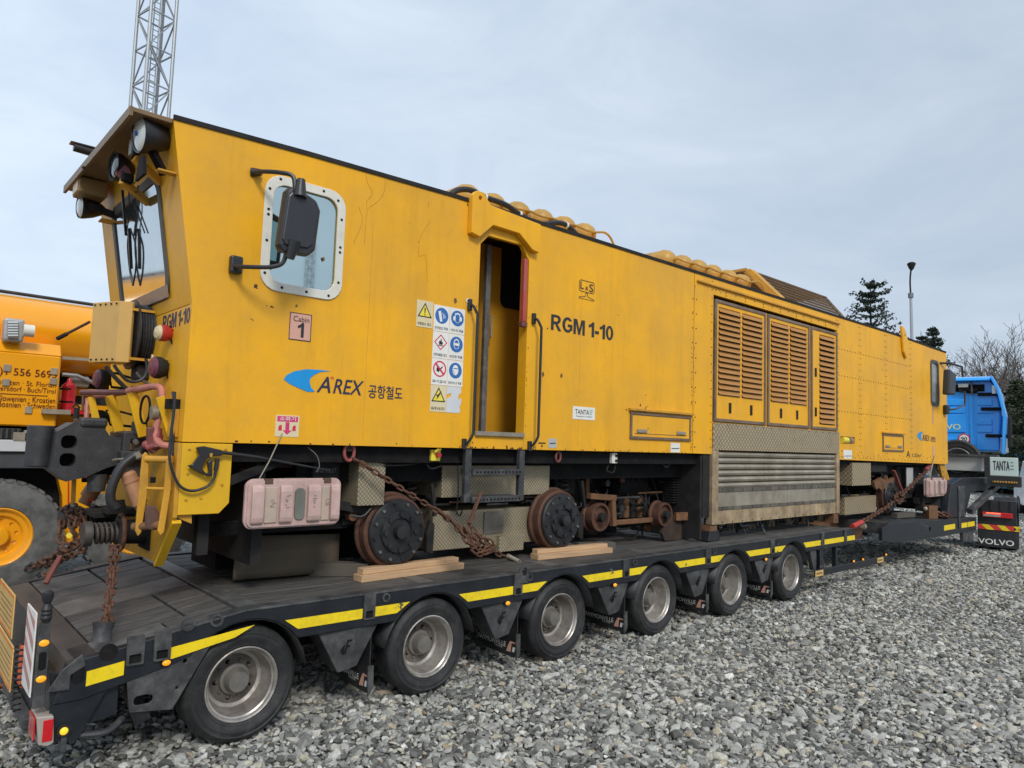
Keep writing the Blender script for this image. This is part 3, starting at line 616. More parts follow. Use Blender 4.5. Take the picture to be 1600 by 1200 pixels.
# grinding heads peeping out under the shutter
for i in range(6):
    x = 8.75 + i*.55
    mp('grinding_head', MB().cyl((x, NY+.35, 1.12), (x, NY+.35, .99), .10, .10, 14).cyl((x, NY+.35, .99), (x, NY+.35, .945), .15, .14, 18), DK2)
    mp('head_bracket', MB().poly([(x+.22, 1.12), (x+.22, .95), (x+.25, .95), (x+.27, 1.02), (x+.30, .97), (x+.33, 1.02), (x+.35, .95), (x+.38, .95), (x+.38, 1.12)], NY+.20, NY+.24), mat('grimy_tan_casting', (.17,.14,.08), .7, var=.3))
# signs and lettering on the side
def sign(x0, z0, x1, z1, m, d=.0035, name='sticker', border=None):
    s = mp(name, MB().box((x0, NY-d, z0), (x1, NY-.0002, z1)), m)
    return s
def flat(outer, m, parent, d=.005, holes=(), name='print'): return mp(name, MB().poly(outer, NY-d, NY-d+.0012, holes), m, parent=parent)
a0 = S(453, 487); a1 = S(483, 534); cb = sign(a0[0], a1[1], a1[0]+.01, a0[1], PINKS, name='cabin_sign')
x0, z0, x1, z1 = a0[0], a1[1], a1[0]+.01, a0[1]
flat([(x0, z0), (x1, z0), (x1, z1), (x0, z1)], INK, cb, .0048, [[(x0+.006, z0+.006), (x1-.006, z0+.006), (x1-.006, z1-.006), (x0+.006, z1-.006)]], 'border')
textXZ('Cabin', x0+.03, z1-.068, x1-x0-.05, .042, NY-.005, INK, cb, bold=.006); block('1', (x0+.07, NY-.0048, z0+.025), (1,0,0), .05, .115, INK, cb)
textY('RGM 1-10', 861, 502, 958.5, 500, NY-.003, INK, MAC, bold=.035, name='machine_number') if False else None
a = PY(862, 502, NY); b = PY(958, 519, NY)
block('RGM 1-10', (a.x-.01, NY-.002, 3.265), (1,0,0), b.x-a.x+.01, .165, INK, MAC, name='machine_number')
# operator's lettering with its swoosh
def logo(u0, v0, u1, v1, z_fix=None, parent=MAC):
    p0 = PY(u0, v0, NY); p1 = PY(u1, v1, NY); W_ = p1.x-p0.x; x = p0.x; z = (p0.z+p1.z)/2
    k = W_/1.06
    sw = [(0, .0), (.02, .035), (.08, .07), (.18, .095), (.30, .10), (.385, .098), (.30, .085), (.25, .06), (.215, .03), (.21, .0), (.225, -.045), (.26, -.075), (.20, -.08), (.12, -.055), (.05, -.03)]
    flat([(x+a*k, z+b*k) for a, b in sw], SWO, parent, .004, name='swoosh')
    textXZ('A', x+.275*k, z-.075*k, .115*k, .125*k, NY-.004, NAVY, parent, bold=.03, shear=.25)
    textXZ('REX', x+.415*k, z-.075*k, .27*k, .115*k, NY-.004, NAVY, parent, bold=.03, shear=.25)
    textXZ('공항철도', x+.735*k, z-.09*k, .33*k, .11*k, NY-.004, NAVY, parent, bold=.02)
    textXZ('*', x+.385*k, z+.03*k, .03*k, .03*k, NY-.004, REDI, parent)
logo(443, 596, 628, 606)
logo(1433, 682, 1462, 684)
# maker's mark: framed letters over a rail profile
a0 = S(905, 436); a1 = S(928, 471); x0, x1, zt_, zb2 = a0[0], a1[0], a0[1], a1[1]; wz = zt_-zb2; ww = x1-x0
fr = flat(rrect(x0, zb2+wz*.38, x1, zt_, .03), INK, MAC, .004, [rrect(x0+.006, zb2+wz*.38+.006, x1-.006, zt_-.006, .026)], 'makers_frame')
textXZ('L', x0+.02, zb2+wz*.52, ww*.22, wz*.38, NY-.004, INK, MAC, bold=.02); textXZ('S', x0+ww*.66, zb2+wz*.46, ww*.26, wz*.42, NY-.004, INK, MAC, bold=.02)
textXZ('&', x0+ww*.40, zb2+wz*.5, ww*.2, wz*.2, NY-.004, INK, MAC)
rp = [(.0,.0),(1,.0),(1,.08),(.6,.16),(.56,.36),(.44,.36),(.40,.16),(0,.08)]
ri = [(.04,.02),(.96,.02),(.96,.065),(.57,.14),(.54,.34),(.46,.34),(.43,.14),(.04,.065)]
flat([(x0+a*ww, zb2+b*wz) for a, b in rp], INK, MAC, .004, [[(x0+a*ww, zb2+b*wz) for a, b in ri]], 'rail_outline')
# haulier's white sticker
def tanta(x0, z0, x1, z1, y, parent, base=None, d=.004):
    W_, H_ = x1-x0, z1-z0
    textXZ('TANTA', x0+W_*.10, z0+H_*.40, W_*.62, H_*.38, y-d, INK, parent, bold=.012)
    for i, q in enumerate((.72, .57, .42)): mp('bar_mark', MB().box((x0+W_*.75, y-d, z0+H_*q), (x0+W_*(.90-.02*i), y-d+.001, z0+H_*(q+.05))), GRN, parent=parent)
a0 = S(895, 633); a1 = S(929, 656); st = sign(a0[0], a1[1]-.005, a1[0], a0[1]-.01, WH, name='haulier_sticker')
tanta(a0[0], a1[1]-.005, a1[0], a0[1]-.01, NY-.001, st); textXZ('TRANSPORT & LOGISTIC', a0[0]+.045, a1[1]+.02, a1[0]-a0[0]-.09, .014, NY-.005, INK, st)
# safety signs: three columns
cw = .178; ch = .242; sx = S(648, 468)[0]; szt = S(676, 472)[1]
sx1 = S(674, 560)[0] + .012
def picto(x, z, kind, cap):
    s = sign(x, z, x+cw-.004, z+ch-.004, CREAM if kind in ('warn', 'slip') else WH, name='safety_sign')
    cx, cz, r = x+cw/2-.002, z+ch*.60, cw*.41
    if kind in ('warn', 'slip'):
        t = [(cx-r*1.05, cz-r*.75), (cx+r*1.05, cz-r*.75), (cx, cz+r*1.05)]; c_ = (cx, cz-.15*r)
        sh = lambda k: [(c_[0]+(a-c_[0])*k, c_[1]+(b-c_[1])*k) for a, b in t]
        flat(sh(1), INK, s, .0048, [sh(.78)], 'triangle'); flat(sh(.77), YI, s, .0046, name='field')
        if kind == 'warn':
            flat([(cx-.007, cz+.03), (cx+.007, cz+.03), (cx+.004, cz-.02), (cx-.004, cz-.02)], INK, s, .006); flat(circ(cx, cz-.033, .006, 8), INK, s, .006)
        else:
            flat([(cx-.03, cz-.035), (cx-.005, cz-.02), (cx+.02, cz+.02), (cx+.01, cz+.03), (cx-.01, cz+.005), (cx-.02, cz+.012), (cx-.028, cz+.0), (cx-.012, cz-.012)], INK, s, .006); flat(circ(cx+.022, cz+.034, .008, 8), INK, s, .006)
    elif kind == 'flame':
        flat([(cx-r, cz), (cx, cz-r), (cx+r, cz), (cx, cz+r)], REDI, s, .0048, [[(cx-r*.82, cz), (cx, cz-r*.82), (cx+r*.82, cz), (cx, cz+r*.82)]], 'diamond')
        flat([(cx-.02, cz-.02), (cx+.02, cz-.02), (cx+.024, cz+.005), (cx+.012, cz+.0), (cx+.004, cz+.035), (cx-.008, cz+.008), (cx-.018, cz+.012)], INK, s, .006); flat([(cx-.025, cz-.032), (cx+.025, cz-.032), (cx+.025, cz-.026), (cx-.025, cz-.026)], INK, s, .006)
    elif kind == 'nofire':
        flat(circ(cx, cz, r, 28), REDI, s, .0048, [circ(cx, cz, r*.82, 28)], 'ring')
        flat([(cx-.035, cz-.02), (cx-.01, cz-.03), (cx+.002, cz-.01), (cx-.005, cz+.01), (cx-.012, cz+.03), (cx-.022, cz+.008), (cx-.032, cz+.015)], INK, s, .0052); flat([(cx+.005, cz-.01), (cx+.035, cz+.018), (cx+.028, cz+.026), (cx-.002, cz-.002)], INK, s, .0052)
        flat([(cx-r*.66, cz+r*.5), (cx-r*.5, cz+r*.66), (cx+r*.66, cz-r*.5), (cx+r*.5, cz-r*.66)], REDI, s, .0062)
    else:
        flat(circ(cx, cz, r, 28), BLUE, s, .0048, name='disc')
        if kind == 'glove':
            flat([(cx-.042, cz+.035), (cx-.014, cz+.045), (cx+.008, cz-.05), (cx-.018, cz-.056)], WH, s, .006)
            for q in range(3): flat([(cx+.006+.012*q, cz+.03-.01*q), (cx+.010+.012*q, cz+.03-.01*q), (cx+.022+.01*q, cz-.025+.005*q), (cx+.018+.01*q, cz-.027+.005*q)], WH, s, .006)
        else:
            flat(circ(cx, cz+.004, r*.46, 20, r*.66), WH, s, .0056, name='face'); flat(circ(cx, cz+.0, r*.36, 20, r*.55), BLUE if kind != 'mask' else WH, s, .0062)
            if kind == 'ear': flat(circ(cx-r*.5, cz-.004, r*.2, 12, r*.3), WH, s, .0068); flat(circ(cx+r*.5, cz-.004, r*.2, 12, r*.3), WH, s, .0068); flat([(cx-r*.4, cz+r*.62), (cx+r*.4, cz+r*.62), (cx+r*.46, cz+r*.5), (cx-r*.46, cz+r*.5)], WH, s, .0068)
            if kind == 'goggle': flat([(cx-r*.42, cz-.008), (cx-r*.05, cz-.012), (cx+r*.05, cz-.012), (cx+r*.42, cz-.008), (cx+r*.42, cz+.012), (cx-r*.42, cz+.012)], WH, s, .0068)
            if kind == 'mask': flat([(cx-r*.36, cz+.014), (cx+r*.36, cz+.014), (cx+r*.36, cz+.022), (cx-r*.36, cz+.022)], BLUE, s, .0068); flat([(cx-r*.4, cz+.0), (cx-r*.12, cz-.042), (cx-r*.08, cz-.042), (cx-r*.3, cz+.0)], BLUE, s, .0068)
    textXZ(cap, x+.012, z+.018, cw-.03, .026, NY-.005, INK, s, bold=.012)
X0 = 3.495; X1 = X0+cw+.008; X2 = X1+cw
R1 = 3.08
picto(X0, R1, 'warn', '위험장소 경고'); picto(X1, R1-.015, 'glove', '안전장갑 착용'); picto(X2, R1-.015, 'ear', '귀마개 착용')
picto(X1, R1-.015-ch, 'flame', '인화성물질 경고'); picto(X2, R1-.015-ch, 'goggle', '보안경 착용')
picto(X1, R1-.015-2*ch, 'nofire', '화기금지'); picto(X2, R1-.015-2*ch, 'mask', '방진마스크 착용')
picto(X1, R1-.015-3*ch, 'slip', '몸균형 상실 경고')
z = R1-.015-3*ch
mp('torn_sign', MB().poly([(X2, z), (X2+.15, z), (X2+.165, z+.03), (X2+.15, z+.05), (X2+.17, z+.10), (X2+.165, z+.14), (X2+.14, z+.12), (X2+.13, z+.16), (X2+.165, z+.19), (X2+.16, z+ch-.004), (X2, z+ch-.004), (X2, z+.16), (X2+.05, z+.18), (X2+.05, z+.15), (X2, z+.12)], NY-.0035, NY-.0002), mat('torn_white_vinyl', (.62, .64, .66), .5, var=.05))
tag_ = flat(circ(4.06, 3.395, .022, 14), WH, MAC, .004, name='round_sticker'); flat(circ(4.06, 3.395, .009, 10), INK, tag_, .005); flat(circ(4.06, 3.35, .013, 12), LGREY, MAC, .004, name='round_sticker')
# fire extinguisher sign
a0 = S(431, 648); a1 = S(466, 683); fs = sign(a0[0], a1[1], a1[0], a0[1], CREAM, name='extinguisher_sign'); W_, H_ = a1[0]-a0[0], a0[1]-a1[1]; x0, z0 = a0[0], a1[1]
MAG = mat('magenta_ink', (.62, .04, .16), .45)
hd = flat([(x0+.012, z0+H_*.70), (x0+W_-.012, z0+H_*.70), (x0+W_-.012, z0+H_-.008), (x0+.012, z0+H_-.008)], MAG, fs, .0045, name='header'); textXZ('소화기', x0+.03, z0+H_*.74, W_-.06, H_*.2, NY-.0055, WH, hd, bold=.02)
flat([(x0+W_*.42, z0+H_*.68), (x0+W_*.58, z0+H_*.68), (x0+W_*.58, z0+H_*.3), (x0+W_*.7, z0+H_*.3), (x0+W_*.5, z0+H_*.1), (x0+W_*.3, z0+H_*.3), (x0+W_*.42, z0+H_*.3)], MAG, fs, .005, name='arrow')
for q in (.13, .72): flat([(x0+W_*q, z0+H_*.28), (x0+W_*(q+.14), z0+H_*.28), (x0+W_*(q+.14), z0+H_*.48), (x0+W_*(q+.11), z0+H_*.56), (x0+W_*(q+.02), z0+H_*.5), (x0+W_*q, z0+H_*.44)], REDI, fs, .005)
# small plates near the sill
for (u0, v0, u1, v1, m) in ((857, 685, 869, 700, LGREY), (1048, 692, 1062, 707, WH), (1318, 703, 1331, 717, WH)):
    a = PY(u0, v0, NY); b = PY(u1, v1, NY); s = sign(a.x, b.z, b.x, a.z, m, name='data_plate'); flat([(a.x+.015, b.z+.04), (b.x-.015, b.z+.045), (b.x-.015, b.z+.055), (a.x+.015, b.z+.05)], INK, s, .005)
a = PY(841, 693, NY); flat([(a.x, a.z), (a.x+.10, a.z), (a.x+.10, a.z+.012), (a.x, a.z+.012)], INK, MAC, .004, name='jacking_mark'); flat([(a.x+.035, a.z-.03), (a.x+.065, a.z-.03), (a.x+.05, a.z-.005)], INK, MAC, .004, name='jacking_mark')
a = PY(1457, 648, NY); flat([(a.x, a.z-.2), (a.x+.05, a.z-.2), (a.x+.05, a.z+.25), (a.x, a.z+.25)], mat('faded_label', (.5,.3,.3), .5), MAC, .004, name='faded_label')
a = PY(1457, 708, NY); flat([(a.x, a.z-.06), (a.x+.1, a.z-.06), (a.x+.1, a.z+.16), (a.x, a.z+.16)], PINKS, MAC, .004, name='faded_label')
a = PY(1416, 713, NY); textXZ('A', a.x, a.z-.02, .2, .13, NY-.004, INK, MAC, bold=.03); textXZ('1.53m²', a.x+.32, a.z-.01, .5, .07, NY-.004, INK, MAC)
# chalky nicks in the paint
for (u, v, s_) in ((848, 585, .03), (877, 587, .028), (505, 405, .02), (463, 478, .014), (730, 320, .015), (711, 470, .03)):
    p = PY(u, v, NY); flat([(p.x+random.uniform(-1,1)*s_*.6, p.z-s_), (p.x+s_*.7, p.z-s_*.2), (p.x+s_*.3, p.z+s_), (p.x-s_*.5, p.z+s_*.5)], mat('bare_brown_scrape', (.16, .085, .03), .7), MAC, .0035, name='paint_scrape')
# hairline cracks in the filler and a weld seam showing through the paint
for ln in (((925, 130), (940, 190), (968, 250), (932, 300), (935, 360), (925, 440), (918, 560)), ((1048, 165), (1040, 240), (1000, 300), (955, 330), (940, 345)), ((1330, 420), (1290, 480), (1262, 540), (1258, 640), (1300, 640), (1310, 800)), ((880, 330), (905, 420), (850, 560)), ((1320, 300), (1318, 340))):
    mp('paint_crack', MB().tube(curve([V(*[PY(340+a/4, 240+b/4, NY).x, NY-.0008, PY(340+a/4, 240+b/4, NY).z]) for a, b in ln], 3), .0016, 4), mat('crack_dark_line', (.40, .20, .02), .7))  # cracks drawn as thin brown lines
for ln in (((1155, 545), (1158, 600), (1150, 700)), ((1050, 540), (1046, 640))):
    pass
for x in (3.02, 5.62): mp('weld_seam', MB().box((x-.0012, NY-.0012, 2.06), (x+.0012, NY-.0002, 3.9)), mat('seam_dark_line', (.55, .27, .02), .6))  # seams drawn as thin lines of darker yellow
# chipped and rusted spots along the sill, the body joint and the door edges
rc2 = random.Random(77); chp = MB()
def chip(x, z, s):
    n = rc2.randint(5, 7); chp.add([(x + s*rc2.uniform(.4, 1)*math.cos(2*math.pi*k/n), NY-.0013-.0002*rc2.random(), z + s*rc2.uniform(.5, 1.2)*math.sin(2*math.pi*k/n)) for k in range(n)], [tuple(range(n))])
for k in range(90): chip(rc2.choice([rc2.uniform(3.9, 5.0), rc2.uniform(5, 7.7), rc2.uniform(1.7, 7.6)]), 2.024+abs(rc2.gauss(0, .010)), rc2.uniform(.004, .014))
for k in range(70): chip(7.74+rc2.choice([-.022, .022])+rc2.gauss(0, .006), 2.04+abs(rc2.gauss(0, .7)), rc2.uniform(.004, .012))
for k in range(50): chip(rc2.choice([D0-.012, D1+.014])+rc2.gauss(0, .006), rc2.uniform(2.05, 3.4), rc2.uniform(.003, .009))
for k in range(45): chip(rc2.uniform(2.8, 7.5), rc2.uniform(2.1, 4.1), rc2.uniform(.002, .006))
for k in range(60): chip(rc2.uniform(12.0, 17.2), 2.0+abs(rc2.gauss(0, .05)), rc2.uniform(.006, .02))
mp('paint_chips', chp, RUSTB, kind='stuff', fix=False)
# storage hatches
def hatch(x0, z0, x1, z1):
    d = mp('storage_hatch', MB().box((x0, NY-.012, z0), (x1, NY-.002, z1)), Y, bevel=.002)
    mp('hatch_trim', MB().poly([(x0-.03, z0-.03), (x1+.03, z0-.03), (x1+.03, z1+.03), (x0-.03, z1+.03)], NY-.022, NY-.001, [[(x0, z0), (x1, z0), (x1, z1), (x0, z1)]]), MATS['brown_door_trim'], parent=d, bevel=.003)
    mp('drip_rail', MB().box((x0-.06, NY-.045, z1+.045), (x1+.06, NY-.002, z1+.075)), Y2, parent=d, bevel=.004)
    for lx in (x0+.18, x1-.18): mp('latch', MB().box((lx-.09, NY-.03, z0+.045), (lx+.09, NY-.013, z0+.085)), ALU, parent=d, bevel=.004)
    mp('rust_line', MB().box((x0+.05, NY-.0135, z0+.03), (x1-.05, NY-.0122, z0+.038)), RUSTO, parent=d)
a = PY(984, 650, NY); b = PY(1078, 688, NY); hatch(a.x+.03, 2.20, 7.66, 2.45)
hatch(13.84, 2.17, 14.78, 2.42)
# recess with a yellow cable reel in the rear section
mp('recess_back', MB().box((12.0, NY+.22, 2.2), (12.7, NY+.23, 2.4)), DK2); rr = PY(1322, 692, NY+.05)
mp('recess_plug', MB().cyl((12.14, NY+.02, 2.30), (12.38, NY+.04, 2.30), .055, .055, 14), YI); mp('recess_plug_collar', MB().cyl((12.39, NY+.02, 2.30), (12.52, NY+.04, 2.30), .062, .062, 14), ALU)
# lifting eye on the rear roof edge
a = S(1412, 535); mp('lifting_eye', MB().poly([(a[0]-.22, a[1]+.30), (a[0]-.08, a[1]+.27), (a[0]+.12, a[1]+.02), (a[0]+.12, a[1]-.22), (a[0]+.02, a[1]-.32), (a[0]-.12, a[1]-.2)], NY-.05, NY-.003, [circ(a[0]-.05, a[1]+.12, .03, 8)]), Y, bevel=.01)

# ------------------------------------------------------------------ roof: air receivers, black hose, exhaust grille
def receivers(us, r, y0, ln=1.7):
    for u, v in us:
        p = PY(u, v, y0-.0); zc = p.z - r
        t = mp('air_receiver', MB().lathe([(0, .002), (.01, r*.35), (.035, r*.68), (.08, r*.9), (.14, r), (.142, r*1.02), (.16, r*1.02), (.162, r), (ln, r), (ln+.06, r*.8), (ln+.1, .002)], (p.x, y0-.10, zc), (0,1,0), 24), YT)
        mp('boss', MB().cyl((p.x, y0-.135, zc), (p.x, y0-.095, zc), .022, .022, 8), YT, parent=t)
R6 = [(734, 287), (774, 301), (813, 314), (850, 326), (885, 337), (917, 348)]
R7 = [(1044, 390), (1070, 398), (1094, 405), (1117, 413), (1141, 421), (1162, 428)]
receivers(R6, .145, 5.62); receivers(R7, .15, 5.62)
for rs in (R6, R7):
    pts = []
    for u, v in rs: p = PY(u, v, 5.62); pts.append(V(p.x, 5.47, p.z-.145))
    last = pts[-1]; q = []
    for a, b in zip(pts, pts[1:]): q += [a, (a+b)/2+V(0,-.01,-.02)]
    q += [last, last+V(.12,-.02,.02), last+V(.22,-.03,-.02), last+V(.32,-.03,-.14)]
    mp('air_pipe', MB().tube(curve(q, 3), .014), YT)
hp = [(703, 304), (716, 297), (735, 297), (758, 308), (790, 320), (812, 335), (840, 350), (868, 348), (885, 352), (905, 370)]
hz = []
for i, (u, v) in enumerate(hp): p = PY(u, v, NY+.10); hz.append(p)
mp('roof_hose', MB().tube(curve(hz, 5), .028, 10), BLK)
for k in (3, 5, 8): mp('hose_tie', MB().cyl(hz[k]-V(.012,0,0), hz[k]+V(.012,0,0), .034, .034, 10), WH)
# exhaust/cooling roof grille
g0, g1 = PY(1186, 430, 5.9).x, PY(1322, 495, 5.6).x; gz = roofz(11); GH = PY(1180, 423, 6.1).z - gz - .02
GB = mat('brown_roof_grille', (.11, .07, .035), .6, var=.25, dirt=(.2,.13,.07), da=.3)
gy0, gy1 = 5.55, 7.1
mp('grille_curb', MB().box((g0, gy0, gz), (g1, gy0+.04, gz+.12)).box((g0, gy1, gz), (g1, gy1+.04, gz+.12)).box((g0, gy0+.041, gz), (g0+.05, gy1-.001, gz+.12)).box((g1-.05, gy0+.041, gz), (g1, gy1-.001, gz+.12)), Y2)
mp('grille_end_panel', MB().poly([(gy0+.5, gz+GH), (gy0+.66, gz+GH), (gy0+.04, gz+.05), (gy0-.14, gz+.05)], g0-.02, g0+.16, plane='yz'), Y2, bevel=.006)
mp('grille_end_frame', MB().poly([(gy0-.08, gz+.03), (gy0+.56, gz+GH+.02), (gy1-.1, gz+GH+.02), (gy1+.05, gz+.03), (gy1-.0, gz+.03), (gy1-.14, gz+GH-.02), (gy0+.58, gz+GH-.02), (gy0-.0, gz+.03)], g0-.04, g0-.02, plane='yz'), Y2)
gx0, gx1 = PY(1318, 486, gy0).x, PY(1291, 462, gy0+.58).x
mp('grille_end_rail', MB().bar((gx0, gy0-.06, gz+.09), (gx1, gy0+.6, gz+GH), .05, .03), GB)
for i in range(8):
    t = i/7; y = gy0-.04 + .62*t; xe = gx0 + (gx1-gx0)*t; z = gz+.10 + (GH-.10)*t
    mp('grille_bar', MB().bar((g0+.1, y, z), (xe, y, z), .028, .03), GB)
mp('grille_ridge', MB().box((g0+.1, gy0+.58, gz+GH-.005), (gx1, gy1-.1, gz+GH+.02)), GB)
mp('roof_fitting', MB().box((g1+.15, 5.5, gz), (g1+.5, 5.8, gz+.14)), YT, bevel=.02); mp('roof_fitting', MB().cyl((g1+.1, 5.45, gz+.06), (g1+.75, 5.45, gz+.05), .03, .03, 10), YT)

# ------------------------------------------------------------------ under the floor
mp('main_beam', MB().box((2.6, 5.50, 1.70), (17.0, 5.58, 1.875)), DK); mp('main_beam', MB().box((2.6, 7.0, 1.70), (17.0, 7.08, 1.875)), DK)
mp('equipment_mass', MB().box((2.3, 6.05, 1.25), (7.9, 6.95, 1.87)), DK); mp('gap_filler', MB().box((2.25, 6.2, .93), (4.4, 6.8, 1.249)), DK); mp('gap_filler', MB().box((4.8, 6.2, .93), (7.5, 6.8, 1.249)), DK); mp('equipment_mass', MB().box((12.0, 6.0, 1.1), (16.8, 6.95, 1.87)), DK)  # the two low dark blocks are filler, added to close light gaps under the floor
mp('cross_member', MB().box((2.2, 5.35, 1.1), (2.28, 7.1, 1.87)), DK2)
# painted skirt with nozzle gun panel
sk = mp('corner_skirt', MB().poly([(1.612, 2.012), (1.96, 2.012), (1.96, 1.59), (1.89, 1.515), (1.612, 1.515)], NY+.003, NY+.03), YB, bevel=.004)
bs = MB()
for x, z in ((1.66, 1.97), (1.91, 1.97), (1.66, 1.80), (1.66, 1.62), (1.9, 1.72), (1.76, 1.63)): bs.lathe([(0, .011), (-.008, .009), (-.009, .0005)], (x, NY+.003, z), (0,1,0), 6)
mp('bolts', bs, Y2, parent=sk, kind='stuff')
# big driving wheels with their dark hub drums
def railwheel(x, z, name='rail_wheel', r=.312, yd=5.34):
    y0 = yd
    w_ = mp(name, MB().lathe([(.04, .05), (.04, r*.95), (.055, r), (.135, r*1.01), (.155, r*1.08), (.175, r*1.08), (.18, r*.95), (.18, .05)], (x, y0, z), (0,1,0), 44), RUSTB)
    mp('hub_drum', MB().lathe([(.045, r*.90), (.015, r*.90), (.0, r*.86), (-.004, r*.60), (-.03, r*.57), (-.034, r*.40), (-.012, r*.38), (-.012, r*.2), (-.07, r*.18), (-.075, .002)], (x, y0, z), (0,1,0), 40), BLK, parent=w_)
    for i in range(12):
        t = 2*math.pi*i/12+.2; mp('bolt', MB().cyl((x+r*.78*math.cos(t), y0-.02, z+r*.78*math.sin(t)), (x+r*.78*math.cos(t), y0+.01, z+r*.78*math.sin(t)), .014, .014, 6), STL if i % 3 else BLK, parent=w_)
    for i in range(8):
        t = 2*math.pi*i/8; mp('cap_screw', MB().cyl((x+r*.49*math.cos(t), y0-.055, z+r*.49*math.sin(t)), (x+r*.49*math.cos(t), y0-.025, z+r*.49*math.sin(t)), .022, .018, 8), BLK, parent=w_)
    return w_
wz_ = DZ + .312*1.08 + .055
railwheel(3.50, wz_); railwheel(5.56, wz_); railwheel(14.6, wz_)
mp('axle', MB().cyl((3.5, 5.6, wz_), (3.5, 7.0, wz_), .07, .07, 14), DK2); mp('axle', MB().cyl((5.56, 5.6, wz_), (5.56, 7.0, wz_), .07, .07, 14), DK2); mp('axle', MB().cyl((14.6, 5.6, wz_), (14.6, 7.0, wz_), .07, .07, 14), DK2)
for x in (3.5, 5.56, 14.6): mp('rail_wheel', MB().lathe([(0, .05), (0, .37), (.03, .37), (.05, .345), (.15, .335), (.15, .05)], (x, 6.85, wz_), (0,1,0), 32), RUSTB)
# tread plate boxes
def tpbox(u0, v0, u1, v1, y, dep, name='tread_plate_box', TP=TP):
    a = PY(u0, v0, y); b = PY(u1, v1, y); o = mp(name, MB().box((a.x, y, b.z), (b.x, y+dep, a.z)), TP, bevel=.004); return a, b
tpbox(562, 712, 600, 789, 5.33, .42)
a, b = tpbox(692, 727, 858, 772, 5.48, .6); tpbox(677, 800, 834, 846, 5.55, .6)
tpbox(781, 838, 818, 859, 5.50, .2)
pl = PY(757, 800, 5.54); mp('cover_plate', MB().box((pl.x, 5.535, pl.z-.22), (pl.x+.26, 5.548, pl.z)), mat('worn_cover_plate', (.24,.21,.165), .5, m=.3, var=.25, dirt=(.10,.08,.06), da=.4), bevel=.003)
tpbox(1332, 723, 1361, 758, NY+.04, .35, TP=TP2)
tpbox(1320, 777, 1369, 800, NY+.25, .3, TP=TP2)
# entrance ladder
def lad(u, v, y=NY-.02): return PY(u, v, y)
lx0, lx1 = 4.12, 4.80; lz0, lz1 = 1.52, 2.0
ld = mp('ladder', MB().box((lx0-.025, NY-.02, lz0), (lx0+.045, NY+.03, lz1+.01)), STL if 0 else CHG, bevel=.004)
mp('stile', MB().box((lx1-.03, NY-.02, lz0), (lx1+.04, NY+.03, lz1+.01)), CHG, parent=ld, bevel=.004)
for z in (1.80, 1.545):
    s = mp('rung', MB().box((lx0+.046, NY-.05, z-.028), (lx1-.031, NY+.14, z+.028)), CHG, parent=ld, bevel=.004)
    hb = MB()
    for i in range(13): hb.cyl((lx0+.09+i*.045, NY-.053, z+.0), (lx0+.09+i*.045, NY-.0505, z+.0), .011, .011, 8)
    mp('grip_holes', hb, DK, parent=s, kind='stuff')
# canvas flap hanging ahead of the first wheel
cf = MB(); nx = 14; y0 = 5.75; A0, A1 = PY(369, 838, y0), PY(531, 834, y0); B0, B1 = PY(366, 908, y0), PY(531, 893, y0); g = []
for j in range(7):
    for i in range(nx+1):
        s = i/nx; t = j/6; p = A0.lerp(A1, s).lerp(B0.lerp(B1, s), t); g.append((p.x, y0 + .012*math.sin(7*s+1)*t + .02*t, p.z))
cf.add(g, [(j*(nx+1)+i, j*(nx+1)+i+1, (j+1)*(nx+1)+i+1, (j+1)*(nx+1)+i) for j in range(6) for i in range(nx)], True)
cv = mp('canvas_flap', cf, CANV); so_ = cv.modifiers.new('s', 'SOLIDIFY'); so_.thickness = .006
mp('flap_bar', MB().bar(A0+V(-.3,-.1,.10), A1+V(.5,-.1,.14), .06, .07), DK2, bevel=.008)
mp('rail_guard', MB().bar(PY(445, 770, 5.5), PY(580, 800, 5.45), .05, .08), DK2, bevel=.006); mp('rail_guard', MB().bar(PY(345, 757, 5.3), PY(470, 708, 5.4), .04, .07), DK2, bevel=.006)
mp('brace', MB().bar(PY(580, 745, 5.5), PY(582, 830, 5.5), .05, .06), DK2)
mp('floor_bracket', MB().box((1.82, 5.4, 1.2), (1.9, 5.48, 1.9)), DK2); mp('lower_beam', MB().box((1.95, 5.6, 1.30), (3.15, 5.68, 1.40)), DK)
# name plate on a dark box behind the extinguisher
a = PY(490, 722, 5.45); b = PY(530, 742, 5.45); nb = mp('filter_box', MB().box((a.x, 5.45, b.z-.25), (b.x, 5.75, a.z)), DK2, bevel=.004)
textXZ('AIR INLET', a.x+.04, b.z+.02, b.x-a.x-.07, .035, 5.447, STL, nb, bold=.02)
# emergency stop, switch box, chain hooks
e = PY(683, 711, NY+.06); es = mp('emergency_stop', MB().box(e+V(-.06,0,-.055), e+V(.04,.05,.05)), YI, bevel=.006); mp('button', MB().cyl(e+V(.0,-.035,.0), e+V(.0,.001,.0), .024, .02, 12), RED, parent=es); mp('hood', MB().tube([e+V(-.04,-.02,.03), e+V(-.02,-.03,.05), e+V(.02,-.02,.052)], .012), YI, parent=es)
e = PY(961, 716, NY+.05); sb_ = mp('switch_box', MB().box(e+V(-.045,0,-.06), e+V(.045,.06,.06)), WHT, bevel=.006)
for q in (.028, -.028): mp('knob', MB().cyl(e+V(.015,-.012,q), e+V(.015,.0,q), .016, .016, 10), DK, parent=sb_)
